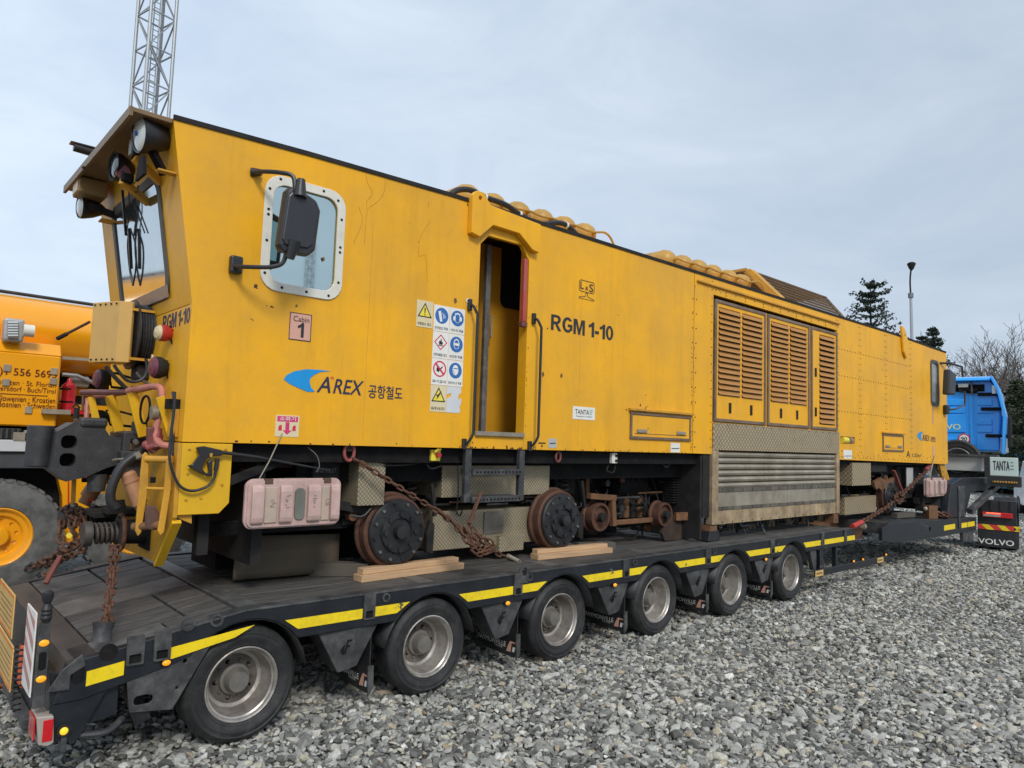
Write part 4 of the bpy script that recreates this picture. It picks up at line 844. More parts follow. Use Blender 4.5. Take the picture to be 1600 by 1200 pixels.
# cables drooping beneath the sill
for pts, r in (([(600, 728), (640, 726), (663, 720), (664, 708)], .007), ([(500, 722), (545, 712), (590, 722), (612, 726)], .006), ([(663, 715), (672, 732), (690, 728)], .008), ([(690, 705), (712, 712), (716, 760), (713, 805)], .006), ([(952, 725), (948, 735), (958, 738), (962, 727)], .008), ([(1030, 715), (1040, 730), (1050, 722)], .008), ([(970, 715), (1000, 718), (1030, 714)], .012)):
    mp('cable', MB().tube(curve([PY(u, v, NY+.12) for u, v in pts], 5), r, 6), DK2 if r < .01 else CHG)
# auxiliary grinding trolley with small rusty wheels
def smallwheel(u, v, y, r):
    p = PY(u, v, y); o = mp('trolley_wheel', MB().lathe([(.0, .02), (.0, r*.35), (.03, r*.42), (.03, r*.80), (-.01, r*.84), (-.01, r*1.0), (.02, r*1.02), (.10, r*1.0), (.115, r*1.13), (.14, r*1.13), (.14, .02)], p, (0,1,0), 32), RUSTB)
    mp('wheel_hub', MB().lathe([(.02, .055), (-.06, .05), (-.065, .002)], p, (0,1,0), 14), DK2, parent=o); return p
w1 = smallwheel(938, 808, 5.60, .165); w2_ = smallwheel(1039, 804, 5.50, .15)
mp('trolley_frame', MB().bar(PY(957, 817, 5.62), PY(1018, 812, 5.60), .05, .06), RUSTO, bevel=.006)
mp('trolley_arm', MB().bar(PY(920, 775, 5.62), PY(960, 778, 5.62), .08, .07), RUSTO, bevel=.006); mp('trolley_arm', MB().bar(PY(956, 778, 5.62), PY(958, 822, 5.6), .07, .07, (1,0,0)), RUSTO, bevel=.006)
mp('trolley_leg', MB().bar(PY(916, 725, 5.8), PY(916, 795, 5.8), .06, .06, (1,0,0)), RUSTO, bevel=.004)
for i, u in enumerate((968, 977, 988, 998, 1007)):
    mp('grinding_motor', MB().cyl(PY(u, 768, 5.85), PY(u, 808, 5.85), .055 if i % 2 else .04, .05, 12), RUSTO if i % 2 else DK2)
mp('motor_plate', MB().bar(PY(960, 768, 5.85), PY(1012, 764, 5.9), .12, .04), DK2)
for k in range(5):
    a = PY(972+9*k, 720, 5.7); b = PY(965+12*k, 775, 5.8); mp('hydraulic_hose', MB().tube(curve([a, a+V(.02,-.05,-.15), b+V(.1,-.05,.06), b], 5), .009, 6), DK2)
# pipes, hoses, rigging packed between the wheels
rq = random.Random(33); HM = [DK2, CHG, BLK, MATS['orange_rusty_bracket'], DK2, RUSTB]
def clutter(x0, x1, z0, z1, y0, y1, n, rmax=.018):
    for k in range(n):
        a = V(rq.uniform(x0, x1), rq.uniform(y0, y1), rq.uniform(z0, z1)); kind = rq.random()
        if kind < .45:
            b = a + V(rq.uniform(-.5, .5), rq.uniform(-.05, .15), rq.uniform(-.35, .35)); b.x = min(max(b.x, x0), x1); b.z = min(max(b.z, z0), z1)
            mp('hose', MB().tube(curve([a, a.lerp(b, .4)+V(0, -.04, rq.uniform(-.14, .02)), a.lerp(b, .8)+V(.03, -.02, rq.uniform(-.1, .05)), b], 4), rq.uniform(.006, rmax*.7), 6), HM[rq.randrange(3)])
        elif kind < .7: mp('pipe', MB().cyl(a, a+V(rq.uniform(.15, .6), 0, 0), rq.uniform(.010, rmax), None, 8), HM[rq.randrange(6)])
        elif kind < .85: mp('fitting', MB().cyl(a, a+V(0, rq.uniform(.05, .1), 0), rq.uniform(.02, .05), None, 10), HM[rq.randrange(6)])
        else: mp('bracket', MB().box(a, a+V(rq.uniform(.04, .16), .03, rq.uniform(.04, .16))), HM[rq.randrange(6)], bevel=.004)
clutter(5.9, 8.0, 1.25, 1.85, 5.62, 5.85, 44); clutter(6.6, 7.7, 1.0, 1.5, 5.7, 5.95, 22); clutter(2.2, 3.4, 1.40, 1.85, 5.40, 5.60, 18); clutter(3.9, 5.6, 1.42, 1.56, 5.5, 5.6, 12, .012); clutter(12.0, 16.6, 1.1, 1.8, 5.45, 5.6, 40, .03); clutter(8.4, 11.8, .98, 1.12, 5.3, 5.4, 30, .02)
for x in (3.5, 5.56, 14.6):
    p_ = [(x-.30 + .05*math.cos(i*.6), 5.62+.05*math.sin(i*.6), 1.42+.32*i/60) for i in range(61)]; mp('suspension_spring', MB().tube(p_, .012, 6), DK2)
    p_ = [(x+.30 + .05*math.cos(i*.6), 5.62+.05*math.sin(i*.6), 1.42+.32*i/60) for i in range(61)]; mp('suspension_spring', MB().tube(p_, .012, 6), DK2)
    mp('axle_box_arm', MB().bar((x-.42, 5.60, 1.36), (x+.42, 5.60, 1.36), .06, .07), DK2, bevel=.01)
    mp('brake_block', MB().poly([(x+.40, 1.05), (x+.47, 1.02), (x+.48, 1.30), (x+.43, 1.34), (x+.395, 1.22)], 5.46, 5.52), DK2, bevel=.006); mp('brake_hanger', MB().bar((x+.45, 5.43, 1.38), (x+.42, 5.46, 1.68), .03, .03, (1,0,0)), DK2)
# ribbed radiator
r0 = PY(1050, 728, 5.6)
for i in range(16): z = 1.86 - i*.033; mp('cooling_fin', MB().box((7.86, 5.56, z-.006), (8.04, 5.72, z+.006)), DK2)
mp('radiator_core', MB().box((7.87, 5.60, 1.34), (8.03, 5.71, 1.87)), DK)
for i in range(14): z = 1.84 - i*.036; mp('cooling_fin', MB().box((8.05+.02, 5.40, z-.006), (8.17, 5.52, z+.006)), DK2)
mp('compressor', MB().lathe([(0, .02), (0, .17), (.05, .2), (.5, .2), (.55, .15), (.55, .02)], (7.0, 5.9, 1.62), (1,0,0), 20), DK)
for (x0, x1, z0, z1, y) in ((5.9, 6.25, 1.5, 1.87, 5.8), (4.9, 5.4, 1.1, 1.3, 5.75), (6.3, 6.5, 1.3, 1.87, 5.9), (3.0, 3.2, 1.4, 1.85, 5.6), (12.1, 12.4, 1.3, 1.8, 5.6), (13.4, 14.3, 1.75, 1.9, 5.3), (15.2, 16.4, 1.2, 1.85, 5.45)):
    mp('equipment_box', MB().box((x0, y, z0), (x1, y+.3, z1)), DK2, bevel=.01)
mp('white_strip_panel', MB().box((15.35, NY+.12, 1.43), (15.68, NY+.14, 1.83)), LGREY, bevel=.003)
rb = [PY(u, v, 5.35) for u, v in ((1366, 753), (1377, 746), (1385, 752), (1386, 742), (1388, 750), (1397, 746), (1397, 757), (1388, 763), (1386, 768), (1382, 763), (1378, 767), (1374, 762), (1370, 765), (1367, 760))]
mp('cast_bracket', MB().poly([(p.x, p.z) for p in rb], 5.35, 5.40), RUSTO)
mp('bellows', MB().lathe([(i*.1, .24 if i % 2 else .21) for i in range(11)], (15.75, 5.6, 1.45), (1,0,0), 20), DK2)
# rear end details
mp('rear_skirt', MB().poly([(17.0, 1.92), (17.35, 1.92), (17.62, 1.6), (17.5, 1.3), (17.2, 1.1), (17.35, 1.4)], NY+.05, NY+.10), Y2, bevel=.005)
mp('rear_beam', MB().box((15.9, 5.3, 1.1), (17.2, 5.4, 1.22)), DK2, bevel=.005); mp('rear_beam', MB().box((16.0, 5.25, .95), (16.1, 5.4, 1.5)), DK2)

# ------------------------------------------------------------------ machine front end
mp('plough_plate', MB().poly([(NY+.005, 2.012), (NY+.005, 1.50), (5.58, 1.15), (6.72, 1.13), (7.05, 1.5), (FY-.005, 1.52), (FY-.005, 2.012)], 1.585, 1.612, plane='yz'), Y2, bevel=.003)
mp('plough_flange', MB().poly([(1.612, 1.5), (1.612, 2.0), (1.68, 2.0), (1.72, 1.45)], NY+.035, NY+.06), Y2)
mp('plough_flange', MB().bar((1.615, NY+.02, 1.47), (1.615, 5.56, 1.13), .03, .06, (1,0,0)), YB)
mp('front_beam', MB().box((1.615, 5.4, 1.55), (1.9, 7.2, 1.95)), DK)
# centre coupler: base on the wall, jaw block, head with two windows, guard arm
cp = mp('coupler', MB().poly([(.98, 1.78), (1.00, 2.06), (1.10, 2.13), (1.28, 2.13), (1.34, 2.04), (1.46, 2.02), (1.46, 1.84), (1.34, 1.80), (1.20, 1.73), (1.08, 1.70)], 6.02, 6.30, [rrect(1.03, 1.94, 1.13, 2.035, .035), rrect(1.03, 1.81, 1.13, 1.905, .035)]), COUP, bevel=.018, seg=2)
mp('coupler_window_back', MB().box((1.0, 6.16, 1.78), (1.2, 6.28, 2.06)), DK, parent=cp)
mp('coupler_jaw', MB().cyl((.93, 6.22, 1.80), (.93, 6.22, 2.10), .085, .085, 22).box((.93, 6.20, 1.80), (1.0, 6.34, 2.10)), COUP, parent=cp, bevel=.008)
mp('coupler_crown', MB().box((1.14, 6.0, 2.10), (1.32, 6.28, 2.17)), COUP, parent=cp, bevel=.02, seg=2)
mp('knuckle_pin', MB().cyl((1.13, 6.12, 2.16), (1.13, 6.12, 2.24), .02, .02, 10).tube([(1.10, 6.12, 2.24), (1.12, 6.12, 2.27), (1.15, 6.12, 2.24)], .008, 6), DK2, parent=cp)
mp('coupler_yoke', MB().poly([(1.42, 1.74), (1.42, 2.07), (1.48, 2.08), (1.62, 2.05), (1.62, 1.74)], 5.95, 6.38, [rrect(1.47, 1.92, 1.58, 2.02, .02)]), COUP, parent=cp, bevel=.012, seg=2)
mp('coupler_pocket', MB().box((1.40, 5.88, 1.86), (1.61, 6.42, 1.93)), COUP, parent=cp, bevel=.008)
mp('coupler_spring_cap', MB().lathe([(0, .01), (0, .055), (.09, .055), (.10, .03), (.10, .001)], (1.53, 5.98, 2.06), (0,0,1), 14), COUP, parent=cp)
mp('coupler_bolt', MB().cyl((1.50, 5.93, 2.0), (1.50, 6.0, 2.0), .022, .022, 8), STL, parent=cp)
mp('coupler_support', MB().cyl((1.30, 6.12, 1.62), (1.30, 6.12, 1.75), .06, .07, 16), CHG, parent=cp)
mp('coupler_handle', MB().tube([(1.36, 5.95, 1.86), (1.37, 5.85, 1.87), (1.42, 5.75, 1.88)], .010), ALU, parent=cp)
# sprung side buffers
def buffer(y, z):
    b = mp('buffer', MB().lathe([(0, .002), (-.0, .078), (.018, .088), (.05, .088), (.058, .05), (.06, .05)], (1.17, y, z), (1,0,0), 26), mat('buffer_iron', (.07,.058,.05), .6, m=.2, var=.3, sc=9, dirt=(.035,.025,.02), da=.5, ds=9, bump=.3))
    p = [(1.235 + .15*i/60, y + .066*math.cos(i*.5), z + .066*math.sin(i*.5)) for i in range(61)]
    mp('coil_spring', MB().tube(p, .013, 7), MATS['buffer_iron'], parent=b)
    mp('buffer_rod', MB().cyl((1.22, y, z), (1.5, y, z), .035, .035, 12), DK, parent=b)
    mp('buffer_clamp', MB().box((1.385, y-.085, z-.11), (1.43, y+.085, z+.10)), DK2, parent=b, bevel=.015)
    mp('buffer_casing', MB().cyl((1.431, y, z), (1.59, y, z), .085, .095, 22), DK, parent=b)
    mp('buffer_flange', MB().poly([(y-.12, z-.13), (y+.14, z-.13), (y+.14, z+.16), (y-.12, z+.05)], 1.57, 1.59, plane='yz'), DK, parent=b)
buffer(5.80, 1.345); buffer(6.66, 1.37)
mp('buffer_beam', MB().box((1.3, 6.10, 1.42), (1.58, 6.55, 1.45)), DK2); mp('buffer_bracket', MB().box((1.35, 5.95, 1.455), (1.55, 6.15, 1.50)), DK2, bevel=.006)
# air cylinders
def aircyl(p, q, r, m):
    p, q = Vector(p), Vector(q); d = (q-p); l = d.length; d = d/l
    c = mp('air_cylinder', MB().lathe([(0, .01), (0, r*.7), (.02, r), (l*.2, r), (l*.2, r*1.1), (l*.25, r*1.1), (l*.25, r), (l*.8, r), (l*.8, r*.75), (l, r*.75), (l, .01)], p, d, 20), m); return c
aircyl(PY(199, 737, 5.62), PY(224, 800, 5.60), .052, CYL); aircyl(PY(163, 738, 6.35), PY(130, 788, 6.35), .06, mat('cylinder_brown_paint', (.26, .13, .045), .5, var=.25, dirt=(.1,.05,.03), da=.4))
mp('cylinder_collar', MB().cyl(PY(166, 715, 6.3), PY(164, 742, 6.3), .075, .075, 16), DK2); mp('cylinder_flange', MB().cyl(PY(180, 738, 6.1), PY(186, 742, 6.1), .05, .05, 12), Y2)
mp('valve', MB().cyl(PY(128, 750, 6.3), PY(142, 750, 6.3), .018, .018, 8), DK); mp('bracket_strap', MB().bar(PY(116, 735, 6.3), PY(114, 790, 6.3), .02, .03, (1,0,0)), Y2)
mp('valve_tip', MB().sphere(PY(115, 790, 6.3), .022), STL); mp('hanging_tag', MB().box(PY(142, 775, 6.3)-V(.02,.005,.04), PY(142, 775, 6.3)+V(.02,.005,.03)), RED)
# cylinder levers: two yellow side bars joined by pins
lv = mp('coupler_lever', MB().poly([(p.x, p.z) for p in [PY(u, v, 5.36) for u, v in ((223, 712), (228, 706), (233, 712), (232, 760), (221, 832), (216, 838), (212, 830), (218, 760))]], 5.36, 5.385), Y2, bevel=.004)
mp('coupler_lever_arm', MB().poly([(p.x, p.z) for p in [PY(u, v, 5.22) for u, v in ((262, 716), (268, 708), (272, 716), (268, 770), (258, 832), (252, 838), (248, 830), (258, 770))]], 5.24, 5.262), Y2, parent=lv, bevel=.004)
for (u0, v0, u1, v1, r) in ((228, 717, 270, 718, .024), (228, 763, 268, 764, .011)):
    mp('pin', MB().cyl(PY(u0, v0, 5.37), PY(u1, v1, 5.25), r, r, 14), Y2, parent=lv)
mp('lower_pin', MB().cyl(PY(208, 823, 5.42), PY(255, 820, 5.26), .028, .03, 14), RUSTO, parent=lv)
mp('clevis', MB().poly([(p.x, p.z) for p in [PY(u, v, 5.33) for u, v in ((228, 790), (240, 790), (252, 812), (250, 828), (226, 826))]], 5.29, 5.35), mat('rusty_clevis', (.12,.06,.045), .7, var=.3, dirt=(.05,.03,.02), da=.5), parent=lv, bevel=.006)
pk_ = PY(239, 750, 5.32); mp('padlock', MB().box(pk_-V(.016,.01,.02), pk_+V(.016,.01,.02)), DK); mp('padlock_chain', MB().tube([pk_+V(0,0,.02), PY(241, 722, 5.32)], .003, 5), STL)
# curved air hose and its red cock
mp('brake_hose', MB().tube(curve([PY(u, v, 5.60) for u, v in ((222, 706), (205, 716), (188, 732), (175, 760), (173, 782), (182, 794))], 6), .033, 12), BLK)
mp('hose_clamp', MB().cyl(PY(212, 706, 5.6), PY(217, 714, 5.6), .04, .04, 12), ALU); mp('hose_coupling', MB().cyl(PY(216, 708, 5.6), PY(228, 700, 5.58), .035, .03, 12), DK2)
mp('hose_socket', MB().cyl(PY(186, 782, 5.7), PY(188, 796, 5.7), .035, .04, 10), DK)
cj = PY(240, 688, 5.5); rc = mp('brake_cock', MB().poly([(cj.x-.05, cj.z+.09), (cj.x-.01, cj.z+.10), (cj.x+.02, cj.z+.0), (cj.x+.05, cj.z-.05), (cj.x+.0, cj.z-.10), (cj.x-.04, cj.z-.06)], 5.47, 5.53), MAROON, bevel=.01, seg=2)
CK = mat('worn_red_casting', (.26,.05,.05), .55, var=.3, dirt=(.10,.04,.04), da=.5, ds=9)
mp('cock_body', MB().cyl(PY(230, 700, 5.5), PY(256, 692, 5.44), .028, .025, 12), CK, parent=rc); mp('cock_body', MB().sphere(PY(229, 695, 5.52), .032), CK, parent=rc); mp('cock_body', MB().cyl(PY(246, 670, 5.5), PY(246, 700, 5.46), .03, .035, 12), CK, parent=rc); mp('cock_nut', MB().cyl(PY(238, 684, 5.5), PY(252, 682, 5.46), .034, .034, 6), CK, parent=rc); mp('cock_outlet', MB().cyl(PY(262, 696, 5.4), PY(274, 697, 5.36), .018, .018, 10), BLK, parent=rc)
# faded red pipes along the front
mp('guard_pipe', MB().tube(curve([PY(128, 613, 6.5), PY(160, 613, 6.2), PY(200, 612, 5.95), PY(236, 605, 5.66)], 4), .022, 10), MAROON)
mp('guard_pipe', MB().tube([PY(141, 620, 6.45), PY(175, 617, 6.3), PY(200, 613, 6.0)], .018, 10), PINKP)
mp('guard_pipe', MB().tube(curve([PY(200, 611, 5.92), PY(238, 604, 5.62), PY(251, 607, 5.55), PY(253, 625, 5.52), PY(247, 655, 5.5), PY(243, 680, 5.48), PY(252, 694, 5.42), PY(266, 697, 5.36)], 5), .024, 10), PINKP)
mp('guard_pipe', MB().tube([PY(137, 622, 6.45), PY(135, 655, 6.4)], .018, 8), PINKP)
for (u0, v0, u1, v1, y, w_) in ((142, 620, 158, 690, 6.35, .05), (172, 618, 190, 690, 6.25, .075), (206, 613, 224, 682, 5.85, .07), (250, 620, 268, 680, 5.45, .06)):
    mp('yellow_strut', MB().bar(PY(u0, v0, y), PY(u1, v1, y), w_, .02, (0,1,0)), YB, bevel=.002)
mp('hanging_chain', MB().tube([PY(130, 618, 6.45), PY(129, 642, 6.4)], .010, 6), RUSTB)
# lamps on the front wall
def lamp(u, v, y, r, lensm, body, name='marker_lamp', dx=(-1, -.15, 0)):
    c = PY(u, v, y); d = Vector(dx).normalized()
    l = mp(name, MB().lathe([(-.01, .002), (-.012, r*.8), (0, r), (.03, r), (.07, r*.75), (.085, r*.3), (.085, .002)], c, -d, 24), body)
    mp('lens', MB().lathe([(.0, r*.93), (.02, r*.7), (.028, .002)], c+d*.012, d, 24), lensm, parent=l)
    w_ = Vector((FW(0, c.z).x, c.y-.02, c.z-.05)); mp('bracket', MB().tube([c-d*.08, c-d*.10+V(0,0,-.06), w_+V(0,-.02,-.02), w_], .012, 6), DK, parent=l); mp('bracket', MB().tube([c-d*.06+V(0,0,.05), c-d*.12+V(0,0,.06), w_+V(0,-.02,.07), w_+V(0,0,.07)], .010, 6), DK, parent=l)
    return l
lamp(251, 520, 5.62, .062, mat('pale_yellow_lens', (.6, .5, .28), .25), RED); lamp(243, 574, 5.66, .082, DRED, DK2); lamp(155, 592, 6.62, .082, DRED, DK2); lamp(152, 651, 6.45, .055, LENS, DK)
mp('junction_box', MB().box(PY(268, 628, 5.35)-V(.03,.05,.05), PY(268, 628, 5.35)+V(.05,.05,.02)), DK)
mp('wall_cable', MB().tube(curve([PY(270, 612, 5.35), PY(273, 640, 5.32), PY(270, 700, 5.30), PY(265, 735, 5.26)], 5), .010, 7), BLK)
mp('handwheel', MB().tube([PY(228, 640, 5.6) + V(-.012*math.cos(t), .02+.075*math.cos(t), .10*math.sin(t)) for t in [2*math.pi*i/24 for i in range(25)]], .009, 6, caps=False), DK)
mp('air_gauge', MB().cyl(PY(236, 645, 5.5), PY(246, 645, 5.5), .05, .05, 12), ALU)
mp('front_cable', MB().tube(curve([PY(u, v, 5.95) for u, v in ((165, 572), (180, 590), (195, 605), (202, 612))], 4), .016, 8), BLK)
mp('front_cable', MB().tube(curve([PY(u, v, 5.75) for u, v in ((228, 560), (230, 580), (220, 594), (200, 595), (185, 580), (178, 570))], 4), .012, 8), BLK)
mp('front_cable', MB().tube(curve([PY(u, v, 5.75) for u, v in ((213, 582), (225, 596), (240, 602))], 4), .009, 8), STL)
mp('bolt_plate', MB().box((1.575, 5.30, 2.05), (1.609, 5.45, 2.25)), Y2, bevel=.003)
# cable reel in its folded yellow cover
zt_, zb_r = PY(142, 471, 6.35).z, PY(137, 565, 6.35).z
bp = [PZ(u, v, zb_r) for u, v in ((138, 566), (180, 565), (201, 566))]
ring_ = [(p.x, p.y) for p in bp]; ring_ += [(ring_[2][0]+.005, ring_[2][1]+.02)]
x2, y2 = ring_[2]; x0_, y0_ = ring_[0]
rb_ = mp('cable_reel_cover', MB().poly([ring_[0], ring_[1], ring_[2], (x2+.02, y2+.02), (x2+.02, y0_), (x0_+.02, y0_)], zb_r, zt_, plane='xy'), mat('sun_faded_yellow', (.62, .37, .10), .42, var=.08, sc=3, dirt=(.35,.2,.06), da=.35, streak=.3), bevel=.004)
bt = MB()
for k in range(5):
    for zz in (zt_-.02, zb_r+.02):
        a = Vector((*ring_[0], 0)).lerp(Vector((*ring_[1], 0)), .1+.2*k); bt.sphere((a.x-.004, a.y-.004, zz), .008, 6, 4)
mp('bolts', bt, DK2, parent=rb_, kind='stuff')
rc_ = Vector((x2+.14, (y2+y0_)/2+.02, (zt_+zb_r)/2)); 
mp('cable_reel', MB().lathe([(-.10, .02), (-.10, .28), (-.085, .28), (-.08, .20), (.08, .20), (.085, .28), (.10, .28), (.10, .02)], rc_, (1,0,0), 34), BLK)
mp('reel_windings', MB().lathe([(-.075, .19)] + [(-.07+.01*i, .245+.008*(i % 2)) for i in range(15)] + [(.075, .19)], rc_, (1,0,0), 30), BLK)
mp('reel_back_plate', MB().poly([(y2-.02, zb_r), (y0_, zb_r), (y0_, zt_-.02), (y2-.02, zt_-.06)], rc_.x+.13, rc_.x+.14, plane='yz'), Y2)
for z in (zt_-.06, zb_r+.03): mp('reel_frame_bar', MB().bar((x2, y2, z), (rc_.x+.14, y2, z), .02, .02), Y2)
for z in (zt_-.13, zb_r+.06): mp('reel_spacer', MB().cyl((rc_.x+.14, y2-.0, z), (1.60, y2, z), .018, .018, 10), WHT)
mp('reel_motor', MB().box((rc_.x-.06, y2+.05, zb_r-.12), (rc_.x+.1, y2+.25, zb_r-.01)), DK2, bevel=.01)
mp('whip_antenna', MB().tube([PY(140, 503, 6.4), PY(90, 529, 6.7)], .011, 8), RUSTB); mp('antenna_tip', MB().tube([PY(104, 522, 6.62), PY(90, 529, 6.7)], .017, 8), DK2)
# machine number on the front wall
a = sight_front(254, 502, .004); b = sight_front(296, 497, .004)
block('RGM 1-10', (1.609, a.y, 2.855), (0,-1,0), a.y-b.y, .115, NAVY, MAC, nrm=(-1,0,0))
# ------------------------------------------------------------------ lamps, horns and camera under the visor
def flood(c, r, L_, dirv, bodym, lensm, name='flood_lamp'):
    d = Vector(dirv).normalized(); c = Vector(c)
    f = mp(name, MB().lathe([(-.004, r*.9), (.0, r), (-.03, r), (-L_*.55, r*.8), (-L_*.9, r*.48), (-L_, r*.3), (-L_, .002)], c, d, 32), bodym)
    mp('lens', MB().lathe([(-.012, r*.93), (.006, r*.6), (.010, .002)], c, d, 32), lensm, parent=f)
    return f
LB = mat('lamp_body_black', (.02, .02, .022), .35, var=.15)
c = PY(216, 209, 5.35); f = flood(c, .13, .24, (-1, -.10, -.12), LB, LENS)
mp('lamp_bulb', MB().sphere(c+V(-.008, 0, 0), .018, 8, 6), BLUE, parent=f)
mp('lamp_bracket', MB().poly([(5.24, 3.84), (5.46, 3.84), (5.40, 3.99), (5.30, 3.99)], 1.25, 1.27, plane='yz'), DK, parent=f); mp('lamp_bracket', MB().bar(c+V(.1,.0,-.10), c+V(.2,.06,-.22), .05, .04), DK, parent=f); mp('lamp_shelf', MB().bar(FW(5.28, 3.90)+V(-.12,0,0), FW(5.28, 3.90), .07, .012), Y2, parent=f)
c = PY(209, 231, 5.6); sq = mp('work_lamp', MB().box(c+V(-.02,-.045,-.065), c+V(.03,.045,.065)), LB, bevel=.008); mp('lens', MB().box(c+V(-.024,-.037,-.055), c+V(-.021,.037,.055)), LENS, parent=sq)
c = PY(179, 260, 5.95); f = flood(c, .105, .14, (-1, -.12, -.05), LB, mat('clear_horn_lens', (.16,.18,.18), .1, m=.6), 'round_lamp'); mp('lamp_rim', MB().lathe([(-.01, .10), (.01, .112), (.012, .106), (.0, .095)], c, (-1, -.12, -.05), 32), DK2, parent=f)
mp('red_bell', MB().lathe([(0, .002), (.0, .05), (.03, .055), (.05, .035)], PY(192, 268, 5.85), (.3, 1, 0), 18), mat('dark_red_horn', (.13,.012,.02), .35)); 
mp('wiper_motor', MB().box(PY(196, 280, 5.8)-V(.03,.04,.03), PY(196, 280, 5.8)+V(.05,.04,.04)), DK, bevel=.012)
random.seed(21)
for k in range(3):
    a = PY(186+5*k, 262+5*k, 5.85); mp('loose_cable', MB().tube(curve([a, a+V(random.uniform(-.05,.05), -.04, -.07), a+V(random.uniform(0,.1), 0, -.12), a+V(.1, .03, -.05)], 4), .004, 5), DK)
c = PY(130, 292, 6.95); hb = mp('rectangular_lamp', MB().box(c+V(-.05,-.10,-.075), c+V(.17,.14,.06)), mat('dusty_brown_lamp_box', (.24,.15,.06), .5, var=.2), bevel=.008); mp('lens', MB().box(c+V(-.055,-.08,-.06), c+V(-.052,.12,.04)), mat('amber_glass_dull', (.4,.22,.08), .3), parent=hb)
c = PY(124, 323, 7.1); f = flood(c, .10, .2, (-1, -.1, -.1), LB, LENS); c2_ = PY(140, 322, 6.95); mp('lamp_bracket', MB().bar(c2_, FW(6.9, c2_.z-.05), .06, .05), DK, parent=f)
mp('lamp_shelf', MB().bar(FW(6.95, 3.90)+V(-.12,0,0), FW(6.95, 3.90), .12, .012), Y2)
c = PY(142, 238, 6.95); cm_ = mp('camera_housing', MB().cyl(c+V(-.13,0,.01), c+V(.09,0,0), .038, .038, 14), LB); mp('camera_sunshield', MB().box(c+V(-.16,-.04,.03), c+V(.07,.04,.045)), LB, parent=cm_, bevel=.004); mp('camera_foot', MB().tube([c+V(.02,0,-.03), c+V(.03,0,-.09), PX(130, 262, VX-.02)], .012, 6), LB, parent=cm_)
c = PY(210, 247, 5.55); mp('bracket_arm', MB().bar(c, FW(5.6, 3.92), .04, .05), Y2); mp('bracket_arm', MB().bar(PY(190, 282, 5.8), FW(5.95, 3.85), .04, .05), Y2)
for (u0, v0, u1, v1, w_) in ((191, 297, 197, 368, .02), (202, 357, 205, 420, .024)):
    mp('wiper_arm' if v0 < 300 else 'wiper_blade', MB().bar(sight_front(u0, v0, .07 if v0 < 300 else .04), sight_front(u1, v1, .035), w_, .016, (0,1,0)), LB)
wb = [sight_front(u, v, .03) for u, v in ((202, 357), (200, 385), (203, 420), (208, 446))]; mp('wiper_blade', MB().tube(curve(wb, 4), .009, 6), LB)
wb = [sight_front(u, v, .03) for u, v in ((204, 357), (212, 385), (212, 420), (208, 446))]; mp('wiper_blade', MB().tube(curve(wb, 4), .007, 6), LB)
mp('wiper_hose', MB().tube(curve([sight_front(u, v, .05) for u, v in ((201, 297), (202, 330), (198, 362))], 4), .005, 5), LB)
mp('sun_blind', MB().tube([sight_front(207, 312, .015), sight_front(226, 364, .015)], .006, 5), LB)

# ------------------------------------------------------------------ pressure-washer gun hung on the skirt panel
gun = thing('spray_gun', 'black pressure washer gun with lance and looped hose, hung at the yellow corner panel', 'spray gun', PY(330, 715, NY-.03))
def gp(name, mb, m, **k): return part(name, mb, gun, m, **k)
gy = NY-.035
g_ = [PY(u, v, gy) for u, v in ((306, 699), (318, 697), (345, 703), (350, 708), (345, 712), (332, 712), (322, 716), (314, 732), (322, 740), (326, 738), (324, 722), (331, 716), (331, 744), (322, 744), (297, 731), (293, 727), (300, 726), (311, 710))]
gp('gun_body', MB().poly([(p.x, p.z) for p in g_], gy-.015, gy+.015), LB, bevel=.005)
gp('lance', MB().tube([PY(340, 706, gy), PY(400, 714, gy), PY(470, 727, gy+.05), PY(515, 735, gy+.1)], [.014, .012, .009, .008], 8), LB)
gp('swivel', MB().cyl(PY(340, 716, gy), PY(337, 735, gy), .016, .016, 10), LB); gp('brass_joint', MB().cyl(PY(330, 708, gy-.016), PY(330, 714, gy-.016), .010, .010, 8), YT)
gp('hose', MB().tube(curve([PY(u, v, gy) for u, v in ((337, 735), (334, 748), (322, 761), (300, 767), (282, 760), (271, 740), (265, 715), (267, 680), (272, 640), (273, 612))], 6), .010, 8), BLK)

